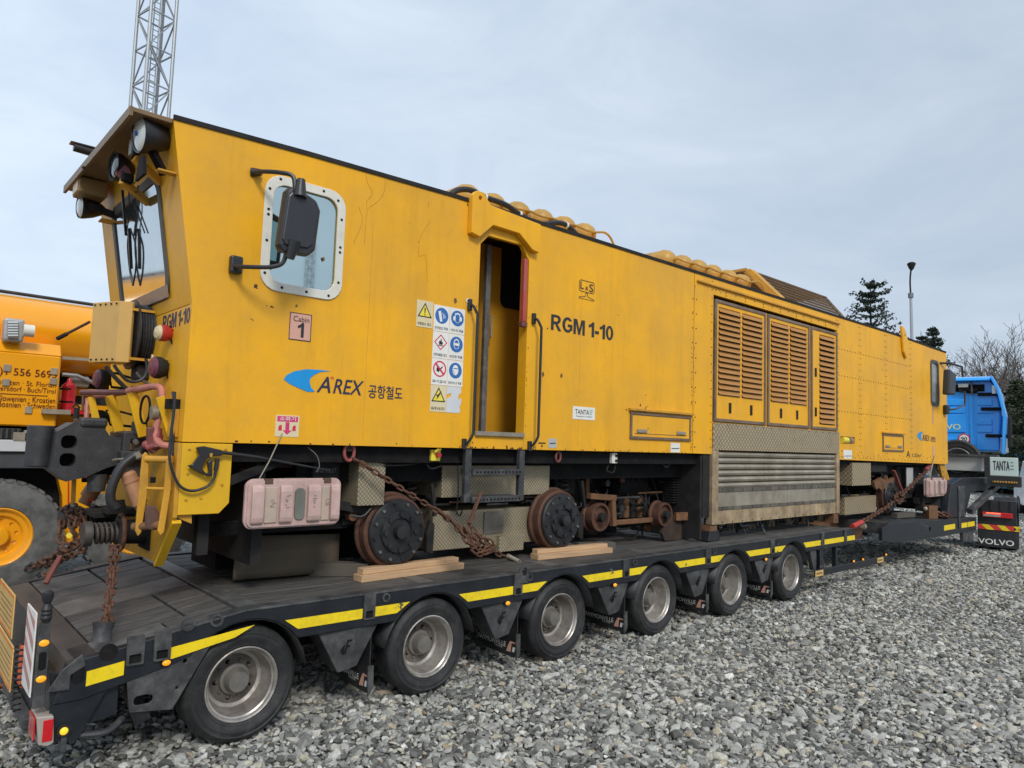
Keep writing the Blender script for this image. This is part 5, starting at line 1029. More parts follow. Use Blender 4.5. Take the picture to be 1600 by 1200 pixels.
# ------------------------------------------------------------------ faded fire-extinguisher cases tied under the sills
def case(p0, p1, y, label, group='faded pink extinguisher cases tied under the sills'):
    w_ = p1.x-p0.x; h_ = p0.z-p1.z; x0, z0 = p0.x, p1.z
    t = thing('extinguisher_case', label, 'extinguisher case', ((x0+p1.x)/2, y+.06, z0), group)
    part('shell', MB().poly(rrect(x0, z0, x0+w_, z0+h_, .05), y-.012, y+.07), t, PINK, bevel=.012, seg=2)
    part('rim', MB().poly(rrect(x0-.014, z0-.012, x0+w_+.014, z0+h_+.012, .06), y+.005, y+.02), t, PINK, bevel=.004)
    for i, (a, b, d) in enumerate(((.03, .15, .045), (.32, .45, .05), (.62, .76, .05), (.88, .98, .045))):
        part('rib', MB().poly([(z0+.018, y-.011), (z0+.03, y-d), (z0+h_-.04, y-d), (z0+h_-.02, y-.011)], x0+w_*a, x0+w_*b, plane='xy') if 0 else _rib(x0+w_*a, x0+w_*b, z0+.02, z0+h_-.03, y, d), t, PINK, bevel=.01, seg=2)
    for a, sc_k in ((.36, 1), (.66, 1), (.22, .6), (.82, .6)):
        for k in range(5):
            mk = V(x0+w_*(a+.02*random.random()), y-.0535 if sc_k == 1 else y-.0255, z0+h_*(.42+.06*k*sc_k)); part('scuffed_lettering', MB().bar(mk, mk+V(random.uniform(.012, .035), 0, random.uniform(-.015, .015)), .002, .005), t, mat('grey_pink_ink', (.30,.20,.19), .6))
    for a, b in ((.17, .30), (.78, .87)): part('recess_panel', MB().box((x0+w_*a, y-.024, z0+.03), (x0+w_*b, y-.012, z0+h_-.05)), t, mat('worn_pink_panel', (.46,.37,.30), .5, var=.2, sc=9, dirt=(.4,.22,.12), da=.4, ds=9), bevel=.004)
    part('window', MB().poly(rrect(x0+w_*.485, z0+.045, x0+w_*.595, z0+h_-.06, .035), y-.026, y-.012), t, PINKD, bevel=.003)
    for a in (.20, .84): part('hinge', MB().box((x0+w_*(a-.04), y-.014, z0+h_-.03), (x0+w_*(a+.05), y+.03, z0+h_+.012)), t, mat('brown_hinge', (.10,.06,.04), .6), bevel=.003)
    return t
def _rib(a, b, z0, z1, y, d):
    m = MB(); pr = [(y-.011, z0), (y-d*.8, z0+.012), (y-d, z0+.05), (y-d, z1-.05), (y-d*.8, z1-.012), (y-.011, z1)]
    return m.poly(pr, a, b, plane='yz')
t = case(PY(388, 751, 5.12), PY(528, 817, 5.12), 5.12, 'large faded pink extinguisher case hanging under the cab beside the spray gun')
part('cord', MB().tube([PY(441, 677, 5.19), PY(421, 720, 5.15), PY(404, 750, 5.13)], .005, 6), t, ALU); part('cord', MB().tube(curve([PY(481, 699, 5.25), PY(495, 712, 5.22), PY(499, 728, 5.2), PY(494, 738, 5.18)], 4), .004, 5), t, STL)
p0, p1 = PY(1449, 748, 5.12), PY(1477, 774, 5.12)
t = case(p0, p1, 5.12, 'faded pink extinguisher case under the far end of the machine, near the truck')
part('cord', MB().tube([PY(1460, 712, 5.19), PY(1455, 735, 5.15), PY(1452, 748, 5.13)], .012, 6), t, ALU)

# ================================================================== THE LOW TRAILER
TR = thing('low_loader_trailer', 'black six-axle low loader trailer with yellow reflective tape and plank deck', 'trailer', (7.0, 6.2, 0))
def tp(name, mb, m=None, parent=None, **k): return part(name, mb, parent or TR, m, **k)
XW = [2.02 + 1.55*i for i in range(6)]; WR = .388
def arch(xw, r=.455, zc=.385, zb=.655, rev=False):
    a = math.asin((zb-zc)/r); p = [(xw + r*math.cos(t), zc + r*.97*math.sin(t)) for t in [a + (math.pi-2*a)*i/12 for i in range(13)]]
    return p      # from right to left
XEND = 11.80
def deckz(x): return DZ if x > 2.0 else DZ - .165*(2.0-x)/1.05
def side_beam(y0, y1, name):
    top = [(.96, deckz(.96)), (2.0, DZ), (XEND, DZ)]; bot = [(XEND, .655)]
    for xw in reversed(XW): bot += arch(xw)
    bot += [(1.5, .60), (1.05, .50), (.90, .50)]
    return tp(name, MB().poly(top + bot, y0, y1), CHAS, bevel=.006)
side_beam(TY, TY+.07, 'side_beam'); side_beam(TF-.07, TF, 'side_beam')
# top rail (worn grey rubbing edge), in runs
for a, b in ((1.45, 2.0), (2.0, 4.46), (4.66, 8.2), (8.2, XEND-.02)):
    tp('rub_rail', MB().bar((a, TY+.055, deckz(a)+.004), (b, TY+.055, deckz(b)+.004), .12, .016), CHG, bevel=.004); tp('rub_rail', MB().bar((a, TF-.055, deckz(a)+.004), (b, TF-.055, deckz(b)+.004), .12, .016), CHG, bevel=.004)
# core frame
tp('frame_core', MB().box((1.6, TY+.55, .42), (XEND, TF-.55, .80)), DK)
tp('deck_under_plate', MB().box((2.0, TY+.071, .80), (XEND, TF-.071, DZ-.045)), DK)
tp('deck_under_plate', MB().poly([(.97, .62), (2.0, .80), (2.0, DZ-.045), (.97, deckz(.97)-.045)], TY+.071, TF-.071), DK)
# cross members (steel strips) and planks
strips = [2.08, 3.62, 5.17, 6.72, 8.27, 9.82, 11.36]
for x in strips: tp('cross_member', MB().box((x-.075, TY+.116, DZ-.044), (x+.075, TF-.116, DZ-.002)), STL, bevel=.003)
PM = {}
def plank(x0, x1, y0, wd):
    k = (round(x1-x0, 3), round(wd, 3))
    if k not in PM:
        PM[k] = MB().use(PLANK).box((-(x1-x0)/2+.003, -wd/2+.004, -.02), ((x1-x0)/2-.003, wd/2-.004, .02)).mesh('plank')
    me = PM[k]
    for j in range(1):
        o = inst('plank', me, TR); o.location = Vector(((x0+x1)/2, y0+wd/2, 0)) - OFF[TR.name]; o.location.z = (deckz((x0+x1)/2)-.024+random.uniform(-.002, .002)) - OFF[TR.name].z
        if (x0+x1)/2 < 2.0: o.rotation_euler = (0, -math.atan2(.165, 1.05), 0)
        b = o.modifiers.new('bevel', 'BEVEL'); b.width = .003
    return o
ws = (TF-TY-.232)/12
bnd = strips + [XEND]
for a, b in zip(bnd, bnd[1:]):
    for j in range(12): plank(a+.08, b-.08 if b != XEND else b-.02, TY+.116+j*ws, ws)
# sloping tail: two plank fields either side of a steel strip, steel tread at the end
for j in range(12):
    if 5 <= j <= 6: continue
    if j in (0,): plank(1.55, 1.98, TY+.116+j*ws, ws); continue
    plank(1.13, 1.56, TY+.116+j*ws, ws) if j > 6 else plank(1.13, 1.7, TY+.116+j*ws, ws)
    plank(1.57, 1.98, TY+.116+j*ws, ws) if j > 6 else plank(1.71, 1.98, TY+.116+j*ws, ws)
sl_ = MB().use(STL)
def slab(x0, x1, y0, y1, m, name, dz=0.0, th=.04): return tp(name, MB().poly([(x0, deckz(x0)-.004+dz), (x1, deckz(x1)-.004+dz), (x1, deckz(x1)-.004-th+dz), (x0, deckz(x0)-.004-th+dz)], y0, y1), m, bevel=.003)
slab(1.13, 1.98, TY+.116+5*ws+.003, TY+.116+7*ws-.003, STL, 'steel_tread'); slab(1.0, 1.54, TY+.075, TY+.116+ws-.003, STL, 'steel_tread')
TSL = mat('slippery_dark_plate', (.075, .070, .066), .34, m=.3, var=.2, sc=4, dirt=(.09,.085,.08), da=.4, ds=5, bump=.1, bs=30)
slab(.965, 1.122, TY+.071, TF-.071, TSL, 'tail_plate')
tp('tail_plate', MB().poly([(.965, deckz(.965)-.006), (.93, .66), (.88, .42), (.91, .42), (.99, .66)], TY+.071, TF-.071), TSL, bevel=.003)
# yellow tape either side of each socket, cut on the slant where the arches begin
def tape(pts, y=TY): tp('reflective_tape', MB().poly(pts, y-.004, y-.0005), TAPE)
zt1, zt0 = .785, .712
for i in range(5):
    xm = (XW[i]+XW[i+1])/2; a = XW[i]+.36; b = XW[i+1]-.36; sx_ = xm+.16
    tape([(a-.10, zt1), (sx_-.055, zt1), (sx_-.055, zt0), (a, zt0)]); tape([(sx_+.055, zt1), (b+.12, zt1), (b, zt0), (sx_+.055, zt0)])
    for q in (sx_,): 
        tp('socket_box', MB().poly(rrect(q-.05, .70, q+.05, DZ+.012, .012), TY-.018, TY-.0005, [rrect(q-.032, .71, q+.032, .765, .006)]), CHG, bevel=.004); tp('socket_slot', MB().box((q-.034, TY-.004, .705), (q+.034, TY-.0006, .77)), DK)
    tp('lashing_pocket', MB().poly(circ(q+.15, .845, .035, 14), TY-.010, TY-.0005, [circ(q+.15, .845, .022, 14)]), CHG)
tape([(XW[5]+.28, zt1), (XW[5]+.83, zt1), (XW[5]+.83, zt0), (XW[5]+.36, zt0)]); tape([(XW[5]+.93, zt1), (XW[5]+1.62, zt1), (XW[5]+1.62, zt0), (XW[5]+.93, zt0)]); tape([(XW[5]+1.70, zt1), (11.79, zt1), (11.79, zt0), (XW[5]+1.70, zt0)])
for q in (XW[5]+.88, XW[5]+1.66): tp('socket_box', MB().box((q-.045, TY-.018, .70), (q+.045, TY-.0005, DZ+.01)), CHG, bevel=.004)
# tail end of the side: tapes follow the slope
def sl(x): return -.165*(2.0-x)/1.05*.85
tape([(1.52, zt1+sl(1.52)), (2.06, zt1), (1.93, zt0+.01), (1.52, zt0+sl(1.52))]); tape([(1.06, zt1+sl(1.06)), (1.26, zt1+sl(1.26)), (1.26, zt0+sl(1.26)-.01), (1.06, zt0+sl(1.06)-.012)])
for x in (1.315, 1.47): tp('socket_box', MB().poly(rrect(x-.05, .655, x+.05, .83, .012), TY-.022, TY-.0005, [rrect(x-.034, .665, x+.034, .72, .006)]), CHG, bevel=.004); tp('socket_slot', MB().box((x-.036, TY-.004, .66), (x+.036, TY-.0006, .725)), DK)
cr_ = tp('corner_guard', MB().poly([(.86, .58), (.93, .695), (1.03, .77), (1.05, .70), (.975, .66), (.975, .575)], TY-.02, TY-.001), CHG, bevel=.005)
tp('socket_box', MB().poly(rrect(.985, .615, 1.045, .69, .01), TY-.018, TY-.0005), DK)
for x in (1.62, 1.80): tp('lashing_pocket', MB().poly(circ(x, .855, .045, 16), TY-.012, TY-.0005, [circ(x, .855, .028, 14)]), CHG)
# pyramids below the beam with the maker's cut-out, marker lamps, mud flaps
FOLD = None
def bracket(xm):
    m = MB().use(CHG); t = [(xm-.27, .655), (xm+.27, .655)]; y0 = TY+.02
    vs = [(xm-.26, y0+.02, .654), (xm+.26, y0+.02, .654), (xm+.07, y0-.002, .36), (xm-.09, y0-.002, .335), (xm-.26, y0+.25, .654), (xm+.26, y0+.25, .654), (xm+.05, y0+.22, .36), (xm-.07, y0+.22, .335), (xm+.05, y0-.01, .655), (xm+.0, y0-.012, .35)]
    m.add(vs, [(0, 8, 9, 3), (8, 1, 2, 9), (1, 5, 6, 2), (0, 3, 7, 4), (3, 9, 2, 6, 7)]); b = tp('wheel_bay_bracket', m, bevel=.004)
    so2 = b.modifiers.new('s', 'SOLIDIFY'); so2.thickness = .008
    f = [(0,0),(.012,0),(.012,.045),(.035,.045),(.035,.057),(.012,.057),(.012,.085),(.04,.085),(.04,.098),(0,.098)]
    tp('cut_out_mark', MB().poly([(xm-.05+a+b_*.25, .47+b_) for a, b_ in f], y0-.016, y0-.012), DK, parent=b); tp('cut_out_mark', MB().poly([(xm-.08, .50), (xm-.055, .46), (xm-.045, .545)], y0-.016, y0-.0125), DK, parent=b)
def marker(x, z=.64, y=TY-.01):
    l = tp('marker_light', MB().box((x-.03, y-.004, z-.018), (x+.03, y+.035, z+.018)), DK, bevel=.004); tp('lens', MB().sphere((x, y-.006, z), .026, 12, 8, (1, .6, .7)), AMB, parent=l)
for i in range(5):
    xm = (XW[i]+XW[i+1])/2+.02; bracket(xm)
    fx = xm + .20; fl = tp('mud_flap', MB().poly([(TY+.05, .62), (TY+.62, .62), (TY+.62, .16), (TY+.54, .12), (TY+.09, .11), (TY+.05, .14)], fx, fx+.012, plane='yz'), BLK, bevel=.003)
    lettering('FAYMONVILLE', (fx-.002, TY+.60, .185), (0,-1,0), (0,0,1), .40, .045, WH, fl, bold=.03); lettering('TRAX', (fx-.002, TY+.36, .165), (0,-1,0), (0,0,1), .12, .016, WH, fl, bold=.02)
    tp('emblem', MB().poly([(TY+.19, .15), (TY+.13, .155), (TY+.12, .235), (TY+.065, .235), (TY+.06, .25), (TY+.14, .25), (TY+.17, .20)], fx-.002, fx-.0005, plane='yz'), PINKS, parent=fl); tp('emblem', MB().poly([(TY+.11, .16), (TY+.08, .16), (TY+.075, .185), (TY+.05, .19), (TY+.05, .205), (TY+.10, .205)], fx-.002, fx-.0005, plane='yz'), WH, parent=fl)
    tp('flap_hanger', MB().poly([(fx-.02, .33), (fx+.03, .33), (fx+.035, .16), (fx-.01, .10)], TY+.035, TY+.05), CHG)
for x, z in ((4.38, .645), (5.87, .645), (8.97, .645), (1.5, .635)): marker(x, z)
def garch(xw):   # black mudguard skin over each wheel
    m = MB(); n = 12; vs = []; 
    for j, y in enumerate((TY+.01, TY+.5)):
        for i in range(n+1): t = math.radians(8 + 164*i/n); vs.append((xw+.452*math.cos(t), y, .385+.44*math.sin(t)))
    m.add(vs, [(i, i+1, n+2+i, n+1+i) for i in range(n)], True); g = tp('mudguard', m, BLK); s = g.modifiers.new('s', 'SOLIDIFY'); s.thickness = .006
for xw in XW: garch(xw)
# wheels
def wheel(r=WR, w_=.245, rim=.245, rm=SIL, tm=TYRE, name='wheel', hubm=HUB, parent=None):
    k = r/.388; a = rim
    t = part(name, MB().lathe([(.02, a), (-.004, a+.012), (-.008, a+.022), (-.0045, a+.024), (-.014, a+.05), (-.018, a+.062), (-.0185, a+.070), (-.0145, a+.072), (-.014, r-.052), (-.018, r-.046), (-.016, r-.040), (-.010, r-.036), (.004, r-.018), (.022, r-.004)] + sum([[(.05+.035*i, r), (.058+.035*i, r), (.060+.035*i, r-.009), (.066+.035*i, r-.009), (.068+.035*i, r)] for i in range(5)], []) + [(w_-.022, r-.004), (w_, r-.03), (w_, a+.02), (w_-.02, a)], (0,0,0), (0,1,0), 56), parent, tm)
    q = part('rim', MB().lathe([(.018, a+.004), (.0, a+.006), (-.004, a-.002), (.006, a-.012), (.022, a-.016), (.03, a-.026), (.10, a-.034), (.15, a-.055), (.165, a-.085)], (0,0,0), (0,1,0), 48), t, rm)
    hol = [circ((a-.115)*math.cos(x), (a-.115)*math.sin(x), .017, 10) for x in [math.radians(40+72*i) for i in range(5)]]
    part('disc', MB().poly(circ(0, 0, a-.078, 40), .160, .172, hol), q, SILD)
    part('hub', MB().lathe([(.16, a*.44), (.135, a*.42), (.13, a*.34), (.07, a*.29), (.06, a*.275), (.055, .002)], (0,0,0), (0,1,0), 28), q, hubm)
    nb = MB()
    for i in range(10): x = 2*math.pi*i/10; nb.cyl((a*.50*math.cos(x), .145, a*.50*math.sin(x)), (a*.50*math.cos(x), .165, a*.50*math.sin(x)), .011, .011, 6)
    part('wheel_nuts', nb, q, SILD, kind='stuff'); return t
w0 = wheel(); w0.parent = TR; w0.location = Vector((XW[0], TY+.045, .385)) - Vector(TR.location)
def setrot(o, a):
    o.rotation_euler = a
first = True
for i, xw in enumerate(XW):
    for side in (0, 1):
        if i == 0 and side == 0: c = w0
        else: c = copy_tree(w0, TR)
        loc = Vector((xw, TY+.045 if side == 0 else TF-.045, .385)) - Vector(TR.location); c.location = loc
        c.rotation_euler = (0, .7*i, 0 if side == 0 else math.pi)
# inner axles
for xw in XW: tp('axle', MB().cyl((xw, TY+.2, .385), (xw, TF-.2, .385), .06, .06, 12), DK2)
# rear side plates and lamps
tp('tail_side_plate', MB().poly([(.875, .69), (1.0, .62), (1.22, .61), (1.04, .27), (.90, .29)], TY+.012, TY+.03), CHAS, bevel=.003)
tp('tail_mud_plate', MB().poly([(1.27, .655), (1.78, .70), (1.56, .33), (1.31, .365)], TY+.006, TY+.02, [rrect(1.33, .40, 1.44, .455, .025), circ(1.44, .62, .012, 8), circ(1.58, .46, .010, 8), circ(1.62, .62, .014, 8)]), CHG, bevel=.003)
tp('step_plate', MB().poly([(1.12, .60), (1.25, .60), (1.25, .36), (1.10, .34)], TY+.05, TY+.06), CHAS)
tp('tail_bar', MB().tube(curve([(1.05, TY+.05, .28), (1.2, TY+.04, .27), (1.3, TY+.1, .31)], 4), .02, 8), CHG); tp('hanging_strut', MB().bar((1.38, TY+.3, .42), (1.45, TY+.2, .22), .09, .05), CHG)
tp('side_underrun_plate', MB().box((.86, TY+.1, .24), (.90, TF-.1, .42)), CHG, bevel=.01)
tl = tp('tail_lamp', MB().poly([(.82, .46), (.905, .45), (.915, .30), (.88, .285), (.84, .30)], TY-.03, TY+.16), mat('tail_lamp_housing', (.35,.30,.26), .5), bevel=.006)
tp('lens', MB().box((.855, TY-.036, .315), (.905, TY-.031, .435)), REDL, parent=tl, bevel=.004); tp('lens', MB().box((.812, TY-.02, .33), (.819, TY+.14, .45)), REDL, parent=tl)
yl_ = tp('side_lamp', MB().cyl((.965, TY-.01, .345), (.965, TY+.02, .345), .035, .035, 16), DK2); tp('lens', MB().sphere((.965, TY-.012, .345), .022, 12, 8, (1, .5, 1)), mat('yellow_lens', (.9,.55,.02), .2, emit=(1,.6,.05,.4)), parent=yl_); tp('bracket', MB().box((.955, TY-.004, .22), (.985, TY+.01, .31)), CHG, parent=yl_, bevel=.003)
# marker post with flexible top and the red and white board
px = .84
po = tp('marker_post', MB().poly([(TY+.075, .62), (TY+.0, .60), (TY-.02, .93), (TY+.04, .97), (TY+.09, .92)], px-.03, px-.02, plane='yz') if 0 else MB().box((.80, TY+.0, .50), (.86, TY+.012, .98)), CHG, bevel=.003)
for z in (.86, .66): tp('lens', MB().sphere((.832, TY-.002, z), .026, 12, 8, (1, .4, .75)), AMB, parent=po)
tp('slot', MB().poly(rrect(.812, .71, .85, .81, .015), TY-.003, TY-.0005), DK, parent=po)
tp('flexible_tip', MB().lathe([(0, .02)] + [(.01+.012*i, .026+.004*(i % 2)) for i in range(6)] + [(.10, .018), (.13, .03), (.165, .03), (.175, .015), (.176, .001)], (.832, TY+.006, .98), (0,0,1), 14), BLK, parent=po)
bd = tp('warning_board', MB().box((.785, TY+.02, .56), (.793, TY+.32, 1.03)), WH, bevel=.002)
for k in range(4): z = .58+.115*k; tp('red_stripe', MB().poly([(TY+.03, z), (TY+.31, z+.10 if k < 3 else 1.02), (TY+.31, z+.16 if k < 3 else 1.02), (TY+.03, z+.055)], .7835, .7848, plane='yz'), mat('faded_red_stripe', (.50,.27,.24), .55), parent=bd)
# long-vehicle boards on the far part of the tail
YBD = mat('yellow_warning_board', (.68, .45, .15), .45, var=.08, dirt=(.5,.35,.15), da=.3)
for (y0, y1, z0, z1) in ((5.62, 6.3, .72, 1.0), (5.50, 6.3, .42, .70)):
    b_ = tp('long_vehicle_board', MB().box((.775, y0, z0), (.783, y1, z1)), YBD, bevel=.003)
    tp('red_border', MB().poly([(y0+.01, z0+.01), (y1-.01, z0+.01), (y1-.01, z1-.01), (y0+.01, z1-.01)], .7735, .7748, [[(y0+.025, z0+.025), (y1-.025, z0+.025), (y1-.025, z1-.025), (y0+.025, z1-.025)]], plane='yz'), mat('orange_border', (.7,.2,.03), .5), parent=b_)
    for k in range(5): tp('board_line', MB().box((.7735, y0+.06, z0+.05+k*.036), (.7748, y1-.06-.05*(k % 2), z0+.058+k*.036)), mat('faded_brown_print', (.25,.14,.05), .6), parent=b_)
tp('orange_panel', MB().box((.79, TY+.36, .52), (.80, TY+.50, .75)), mat('fluorescent_orange', (.85,.12,.03), .5))
tp('coil_cable', MB().tube([(.77+.025*math.cos(i*.8), TY+.30+.0*i, .74-.0045*i + .0) if 0 else (.765+.022*math.cos(i*.8), TY+.36+.022*math.sin(i*.8)-.0008*i, .78-.0042*i) for i in range(90)], .006, 5), BLK)
tp('round_reflector', MB().lathe([(0, .001), (0, .07), (.02, .075), (.03, .05)], (.66, TY+.60, .48), (.2,.1,1), 20), mat('reflector_red_brown', (.3,.06,.03), .3))
tp('lower_cross_bar', MB().box((.80, TY+.25, .30), (.86, TF-.1, .37)), CHG, bevel=.01)
# lashing ring on the tail corner and hook at the third bay
rg = PY(160, 988, TY+.05)
tp('lashing_ring', MB().lathe([(-.05, .045), (-.05, .062), (.0, .05), (.06, .062), (.06, .045), (.0, .034), (-.05, .045)], rg, (.1, .15, 1), 20), CHG)
tp('lashing_hole', MB().cyl((rg.x+.03, TY-.004, rg.z-.11), (rg.x+.03, TY-.0005, rg.z-.11), .05, .05, 16), DK)
hk = V(4.57, TY-.01, .90); tp('lashing_hook', MB().tube([hk+V(.045*math.cos(t), 0, .06*math.sin(t)-.01) for t in [math.radians(-60+30*i) for i in range(11)]], .016, 8), CHG); tp('lashing_hook_foot', MB().box(hk+V(-.05,-.015,-.1), hk+V(.05,.008,-.03)), CHG, bevel=.006)
# side guard rail past the last axle
tp('guard_post', MB().box((10.62, TY+.02, .26), (10.74, TY+.08, .655)), CHAS, bevel=.004); tp('guard_post', MB().box((11.15, TY+.02, .33), (11.22, TY+.08, .655)), CHAS) ; tp('guard_post', MB().poly([(10.30, .655), (10.50, .655), (10.50, .36), (10.42, .36)], TY+.02, TY+.08), CHG)
tp('guard_rail', MB().box((10.42, TY-.005, .26), (13.15, TY+.02, .36)), CHAS, bevel=.006)
for x in (10.5, 12.75): g = tp('name_plate', MB().box((x-.09, TY-.012, .27), (x+.16, TY-.006, .35)), YBD); lettering('FAYMONVILLE', (x-.07, TY-.013, .295), (1,0,0), (0,0,1), .20, .03, INK, g, bold=.03)
for x, z in ((11.75, .377), (12.1, .377), (13.05, .377)): marker(x, z, TY+.005)
# neck beams, front platform and gooseneck
for y in (5.75, 6.45): tp('neck_beam', MB().box((XEND+.01, y, .60), (14.2, y+.28, .84)), RUSTO if y < 6 else RUSTB, bevel=.006)
tp('neck_web', MB().box((XEND+.01, 5.2, .62), (12.9, 5.3, .80)), RUSTB)
tp('front_platform_side', MB().poly([(12.9, .98-.15), (13.2, .90), (16.0, .82), (18.05, .78), (18.05, .50), (16.0, .50), (13.4, .55), (12.9, .62)], TY, TY+.06, [circ(15.2, .68, .05, 14)]), CHAS, bevel=.006)
tp('front_platform_deck', MB().poly([(13.2, .89), (16.0, .81), (18.05, .77), (18.05, .70), (13.2, .70)], TY+.06, TF-.06), CHG)
tp('front_platform_side', MB().poly([(13.2, .90), (16.0, .82), (18.05, .78), (18.05, .50), (13.4, .55)], TF-.06, TF), CHAS)
for a, b, z in ((15.98, 16.64, .65), (17.05, 17.42, .64), (17.46, 17.92, .64)): tape([(a, z+.06), (b, z+.06), (b, z-.04), (a, z-.04)])
tp('dolly_wheel_cover', MB().box((17.2, TY+.01, .30), (17.9, TY+.08, .50)), CHG, bevel=.008); tp('socket_box', MB().box((16.85, TY-.02, .60), (16.93, TY-.001, .85)), CHG, bevel=.004)
tp('gooseneck', MB().poly([(16.6, .80), (16.9, 1.50), (17.6, 1.62), (20.0, 1.62), (20.0, 1.36), (18.2, 1.30), (17.8, .80)], 5.0, 5.15), CHAS, bevel=.01)
tp('gooseneck', MB().poly([(16.6, .80), (16.9, 1.50), (17.6, 1.62), (20.0, 1.62), (20.0, 1.36), (18.2, 1.30), (17.8, .80)], 6.9, 7.05), CHAS, bevel=.01)
tp('gooseneck_deck', MB().poly([(16.7, 1.0), (16.95, 1.46), (17.6, 1.58), (20.0, 1.58), (20.0, 1.45), (17.7, 1.40), (17.2, .9)], 5.151, 6.899), CHG)
tp('neck_ram', MB().bar((17.9, 4.95, .9), (19.6, 4.85, 1.45), .12, .12), CHG, bevel=.01)
cb_ = tp('control_box', MB().box((17.3, 4.98, .80), (17.7, 5.0+.0, 1.45)), CHG, bevel=.01)

# ------------------------------------------------------------------ timber, chains
def board(x0, y0, x1, y1, z, wd, th, label, group, m=WOOD, name='timber_board'):
    L_ = math.hypot(x1-x0, y1-y0); o = single(name, MB().use(m).box((-L_/2, -wd/2, 0), (L_/2, wd/2, th)), label, 'timber', group=group, bevel=.004)
    o.location = ((x0+x1)/2, (y0+y1)/2, z); o.rotation_euler = (0, 0, math.atan2(y1-y0, x1-x0)); return o
g = 'timber boards chocking the machine wheels'
dk = DZ - .0035
board(3.13, 5.36, 4.26, 5.42, dk, .13, .058, 'lower of the two pale timber boards under the hub drum nearest the cab', g); board(3.16, 5.375, 4.22, 5.435, dk+.0585, .09, .05, 'upper of the two pale timber boards under the hub drum nearest the cab', g)
board(5.22, 5.40, 6.32, 5.33, dk, .13, .058, 'lower pale timber board under the hub drum just right of the ladder', g); board(5.24, 5.415, 6.27, 5.345, dk+.0585, .09, .045, 'upper pale timber board under the hub drum just right of the ladder', g)
board(5.75, 5.72, 6.55, 5.46, dk, .12, .085, 'old grey timber beam lying behind the pale boards right of the ladder', g, WOODG); board(2.95, 5.85, 3.35, 5.55, dk, .14, .11, 'old grey timber block at the foot of the canvas flap', g, WOODG)
board(14.9, 5.4, 15.7, 5.35, .85, .12, .10, 'grey timber beam under the far wheel near the truck', g, WOODG); board(16.0, 5.2, 16.2, 5.1, .815, .16, .26, 'upright brown timber block under the far end of the machine', g, RUSTO)
random.seed(5)
def chainthing(label, loc, pts_list, **k):
    t = thing('lashing_chain', label, 'chain', loc, 'rusty lashing chains'); 
    for pts in pts_list: chain(pts, t, **k)
    return t
A = PY(176, 852, 5.74); Bq = PY(161, 985, TY+.06)
t = chainthing('rusty chain running straight down from the near buffer to the trailer corner ring', Bq, [[A, A.lerp(Bq, .5)+V(.01,0,0), Bq], [A+V(.035,-.01,0), A.lerp(Bq, .5)+V(.03,.02,0), Bq+V(.02,0,.03)]], L_=.085, W_=.055, r=.0095)
part('hook', MB().tube(curve([Bq+V(.03,0,.10), Bq+V(.045,-.01,.03), Bq+V(.01,-.01,-.04), Bq+V(-.03,-.01,-.02), Bq+V(-.02,-.01,.03)], 4), .014, 8), t, RUST); part('loop_around_buffer', MB().tube([V(1.41, 5.80+.12*math.cos(x), 1.345+.125*math.sin(x)) for x in [2*math.pi*i/20 for i in range(21)]], .016, 7, caps=False), t, RUST)
F = PY(52, 884, 7.0); pile = []
def lp(pts): return curve([PY(u, v, y) for u, v, y in pts], 4)
t = chainthing('tangled rusty chain wound round the far buffer, trailing left to the deck edge', PZ(100, 900, .86), [
    lp([(108, 800, 6.5), (112, 820, 6.35), (118, 845, 6.3), (108, 868, 6.4), (80, 880, 6.8), (45, 886, 7.3)]), lp([(122, 798, 6.5), (128, 815, 6.35), (124, 838, 6.3), (112, 855, 6.4), (98, 872, 6.6)]),
    lp([(98, 812, 6.5), (93, 835, 6.4), (100, 850, 6.35), (115, 858, 6.3), (128, 842, 6.2)]), lp([(140, 843, 6.0), (125, 862, 6.1), (105, 870, 6.3), (85, 880, 6.6), (60, 880, 6.9)]), lp([(100, 860, 6.4), (85, 880, 6.6), (75, 900, 6.5), (70, 896, 6.6)]),
    lp([(130, 800, 6.45), (134, 825, 6.3), (128, 850, 6.25), (110, 850, 6.3)]), lp([(110, 800, 6.45), (100, 795, 6.6), (112, 790, 6.6), (126, 796, 6.5)]), lp([(104, 862, 6.3), (92, 862, 6.45), (78, 872, 6.6), (66, 878, 6.7)]), lp([(112, 805, 6.4), (120, 815, 6.3), (113, 828, 6.3), (122, 838, 6.3)])], L_=.09, W_=.06, r=.011, jit=.6)
part('tensioner_lever', MB().bar(PY(95, 868, 6.2), PY(71, 912, 6.1), .035, .022), t, mat('rusty_red_lever', (.17,.045,.03), .6, var=.3, dirt=(.1,.04,.025), da=.5), bevel=.004); part('yellow_tag', MB().cyl(PY(108, 836, 6.2), PY(108, 837, 6.15), .02, .02, 6), t, YI); part('end_ring', MB().tube(curve([PY(50, 880, 7.2), PY(40, 888, 7.3), PY(44, 894, 7.3), PY(60, 888, 7.1)], 4), .014, 8), t, CHG)
P0, P1, P2, P3 = PY(552, 716, 5.25), PY(690, 803, 5.05), PY(745, 845, 4.95), PY(812, 878, TY-.02)
